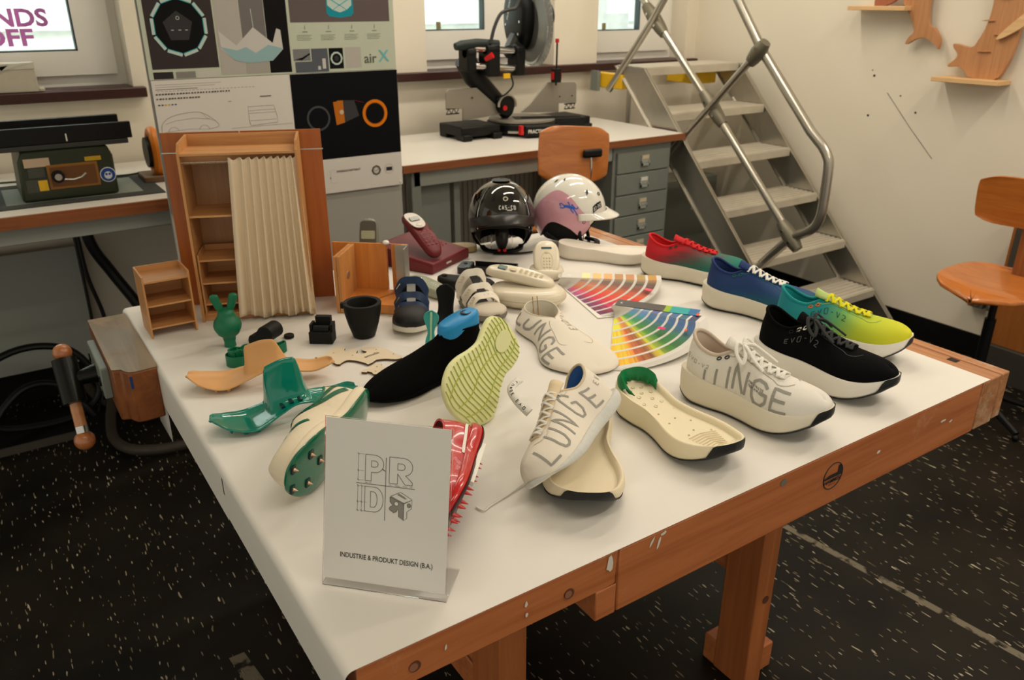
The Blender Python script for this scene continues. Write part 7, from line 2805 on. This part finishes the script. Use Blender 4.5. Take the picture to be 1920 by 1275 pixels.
def buckle(par, c, u, v, a=.009, b=.007, m=None):
    mb = MB(); u, v, c = Vector(u).normalized(), Vector(v).normalized(), Vector(c)
    mb.tube([c + u * a + v * b, c - u * a + v * b, c - u * a - v * b, c + u * a - v * b], .0012, 6, closed=True)
    mb.tube([c - u * a, c + u * a], .0008, 6)
    return link('buckle', mb, m or mat('pale_gold_metal', (214, 196, 160), 0.25, 0.9), par)


def sandal(lb, loc, rz, strap_m, foot_m, sole_m, toe_m, closed_toe):
    t = thing('childrens_sandal', lb, 'sandal', loc, rz, 'small sandals on the workbench')
    g = ShoeGeo(0.165, .80, .42, rock=.4)
    g.width = lambda side, y, g=g: max(0.0, interp(g.WL, y / .165 * .305)) * .66
    g.zb = lambda y: interp([(0, .004), (.03, 0), (.11, 0), (.165, .010)], y)
    g.zt = lambda y: interp([(0, .020), (.08, .016), (.165, .022)], y)
    link('sole', sole_mesh(g), sole_m, t, smooth=60)
    mb = MB()
    rows = []
    for y in g.ys(24):
        rows.append([(s_ * g.width(1 if s_ > 0 else -1, y) * .92, y * .98 + .0015, g.zt(y) + .001) for s_ in (-1, -.5, 0, .5, 1)])
    mb.grid(rows)
    link('footbed', mb, foot_m, t)
    # toe cap
    mb = MB()
    rows = []
    for i in range(15):
        q = i / 14
        y = .098 + .066 * q
        w_ = max(.0008, g.width(1, min(y, .164)) * .97)
        h_ = (.030 if closed_toe else .012) * math.sqrt(max(0, 1 - q ** 2.4)) + .002
        rows.append([(w_ * math.cos(PI * j / 16), y, g.zt(y) + h_ * math.sin(PI * j / 16) ** .7) for j in range(17)])
    mb.grid(rows)
    link('toe_cap', mb, toe_m, t, smooth=60, solid=.002)
    # heel cup
    mb = MB()
    rows = []
    for j in range(7):
        q = j / 6
        row = []
        for k in range(21):
            a_ = PI * (1 + k / 20)
            row.append((math.cos(a_) * (.024 + .001 * math.sin(q * PI)), .030 + math.sin(a_) * .030 * (1 - .12 * q) + .0, .018 + q * (.048 - .020 * (abs(k - 10) / 10) ** 2)))
        rows.append(row)
    mb.grid(rows)
    link('heel_cup', mb, toe_m if closed_toe else strap_m, t, smooth=60, solid=.003)
    for (y, zt_, w_, lean, arch, wd_) in ((.030, .082, .018, .006, .034, (0, .2, -1)), (.070, .060, .018, .004, .036, (0, .5, -.85)), (.100, .048, .016, .0, .036, (0, .7, -.7))):
        mb = MB()
        Pt = band(mb, [(-arch * .95, y - .004, .020), (-arch * .92, y, zt_ * .62), (-arch * .5, y + lean, zt_ * .97), (0, y + lean, zt_), (arch * .5, y + lean, zt_ * .97), (arch * .92, y, zt_ * .62), (arch * .95, y - .004, .020)], w_, .0013, wd_)
        s_ = link('strap', mb, strap_m, t, smooth=60)
        buckle(s_, (arch * .80, y - .001 + lean, zt_ * .84), (0, 1, .3), (-.5, 0, .8))
        mb = MB()
        for q in range(5):
            p = Pt[6 + q * 3]
            mb.sphere(p + Vector((0, 0, .0016)), .0008, 6, 4)
        link('strap_hole', mb, M_DARK, s_)
    mb = MB(); band(mb, [(0, .028, .079), (0, .050, .069), (0, .072, .058), (0, .098, .047)], .018, .001, (1, 0, 0))
    link('instep_strip', mb, foot_m, t, smooth=60)
    t.scale = (1.18, 1.15, 1.12)
    return t


sandal('small navy sandal with black toe cap and brass buckles beside the black cup', (0.862, 1.762, TZ + .001), heading(.862, 1.762, .782, 1.612), mat('navy_leather', (24, 48, 84), 0.5), mat('grey_suede', (140, 140, 134), 0.85), mat('white_rubber', (220, 214, 198), 0.6), mat('black_leather', (14, 14, 14), 0.6), True)
sandal('small white strap sandal with dark insole right of the black heel cup', (1.010, 1.735, TZ + .001), heading(1.010, 1.735, .985, 1.560), mat('white_leather', (238, 230, 214), 0.5), mat('dark_footbed', (26, 24, 22), 0.8), mat('grey_rubber_sole', (120, 114, 104), 0.6), mat('cream_leather', (200, 190, 172), 0.6), False)

# black heel cup upright
mb = MB()
rows = []
for j in range(15):
    q = j / 14
    z = .094 * q
    hw = interp([(0, .034), (.25, .020), (.5, .019), (.75, .023), (.9, .021), (1.0, .004)], q)
    cy_ = interp([(0, -.040), (.2, -.008), (.5, .006), (1, .004)], q)
    rows.append([(hw * u, cy_ - .010 * (u * u) * (1 if q > .2 else 2.2), z + (.004 if q < .05 else 0)) for u in [i / 6 - 1 for i in range(13)]])
mb.grid(rows)
o = link('heel_cup', mb, mat('black_felt', (12, 12, 12), 0.95), loc=(0.898, 1.648, TZ + .001), rot=(0, 0, R(-40)), smooth=60, solid=.006, subsurf=1)
tag(o, 'black felt heel cup standing between the navy sandal and the white sandal', 'heel cup')

# turquoise clip
mb = MB()
rows = []
for j in range(19):
    q = j / 18
    hw = interp([(0, .010), (.15, .012), (.38, .007), (.55, .010), (.78, .0175), (.93, .014), (1.0, .003)], q)
    yy_ = interp([(0, -.012), (.3, -.002), (.6, .004), (1.0, .012)], q)
    rows.append([(hw * u, yy_ - .004 * u * u, .080 * q) for u in [i / 5 - 1 for i in range(11)]])
mb.grid(rows)
o = link('shoe_clip', mb, mat('turquoise_resin', (70, 186, 176), 0.3, trans=0.3), loc=(0.792, 1.530, TZ + .001), rot=(R(0), 0, R(-40)), smooth=60, solid=.003)
tag(o, 'translucent turquoise hourglass clip standing behind the black sock', 'clip')
mb = MB(); mb.grid([[(-.0028 + .0056 * i, interp([(0, -.012), (.3, -.002), (.6, .004), (1.0, .012)], q) - .0035, .080 * q) for i in (0, 1)] for q in [j / 12 * .92 + .04 for j in range(13)]])
link('pale_rib', mb, mat('pale_green_rib', (170, 214, 180), 0.4), o, solid=.001)
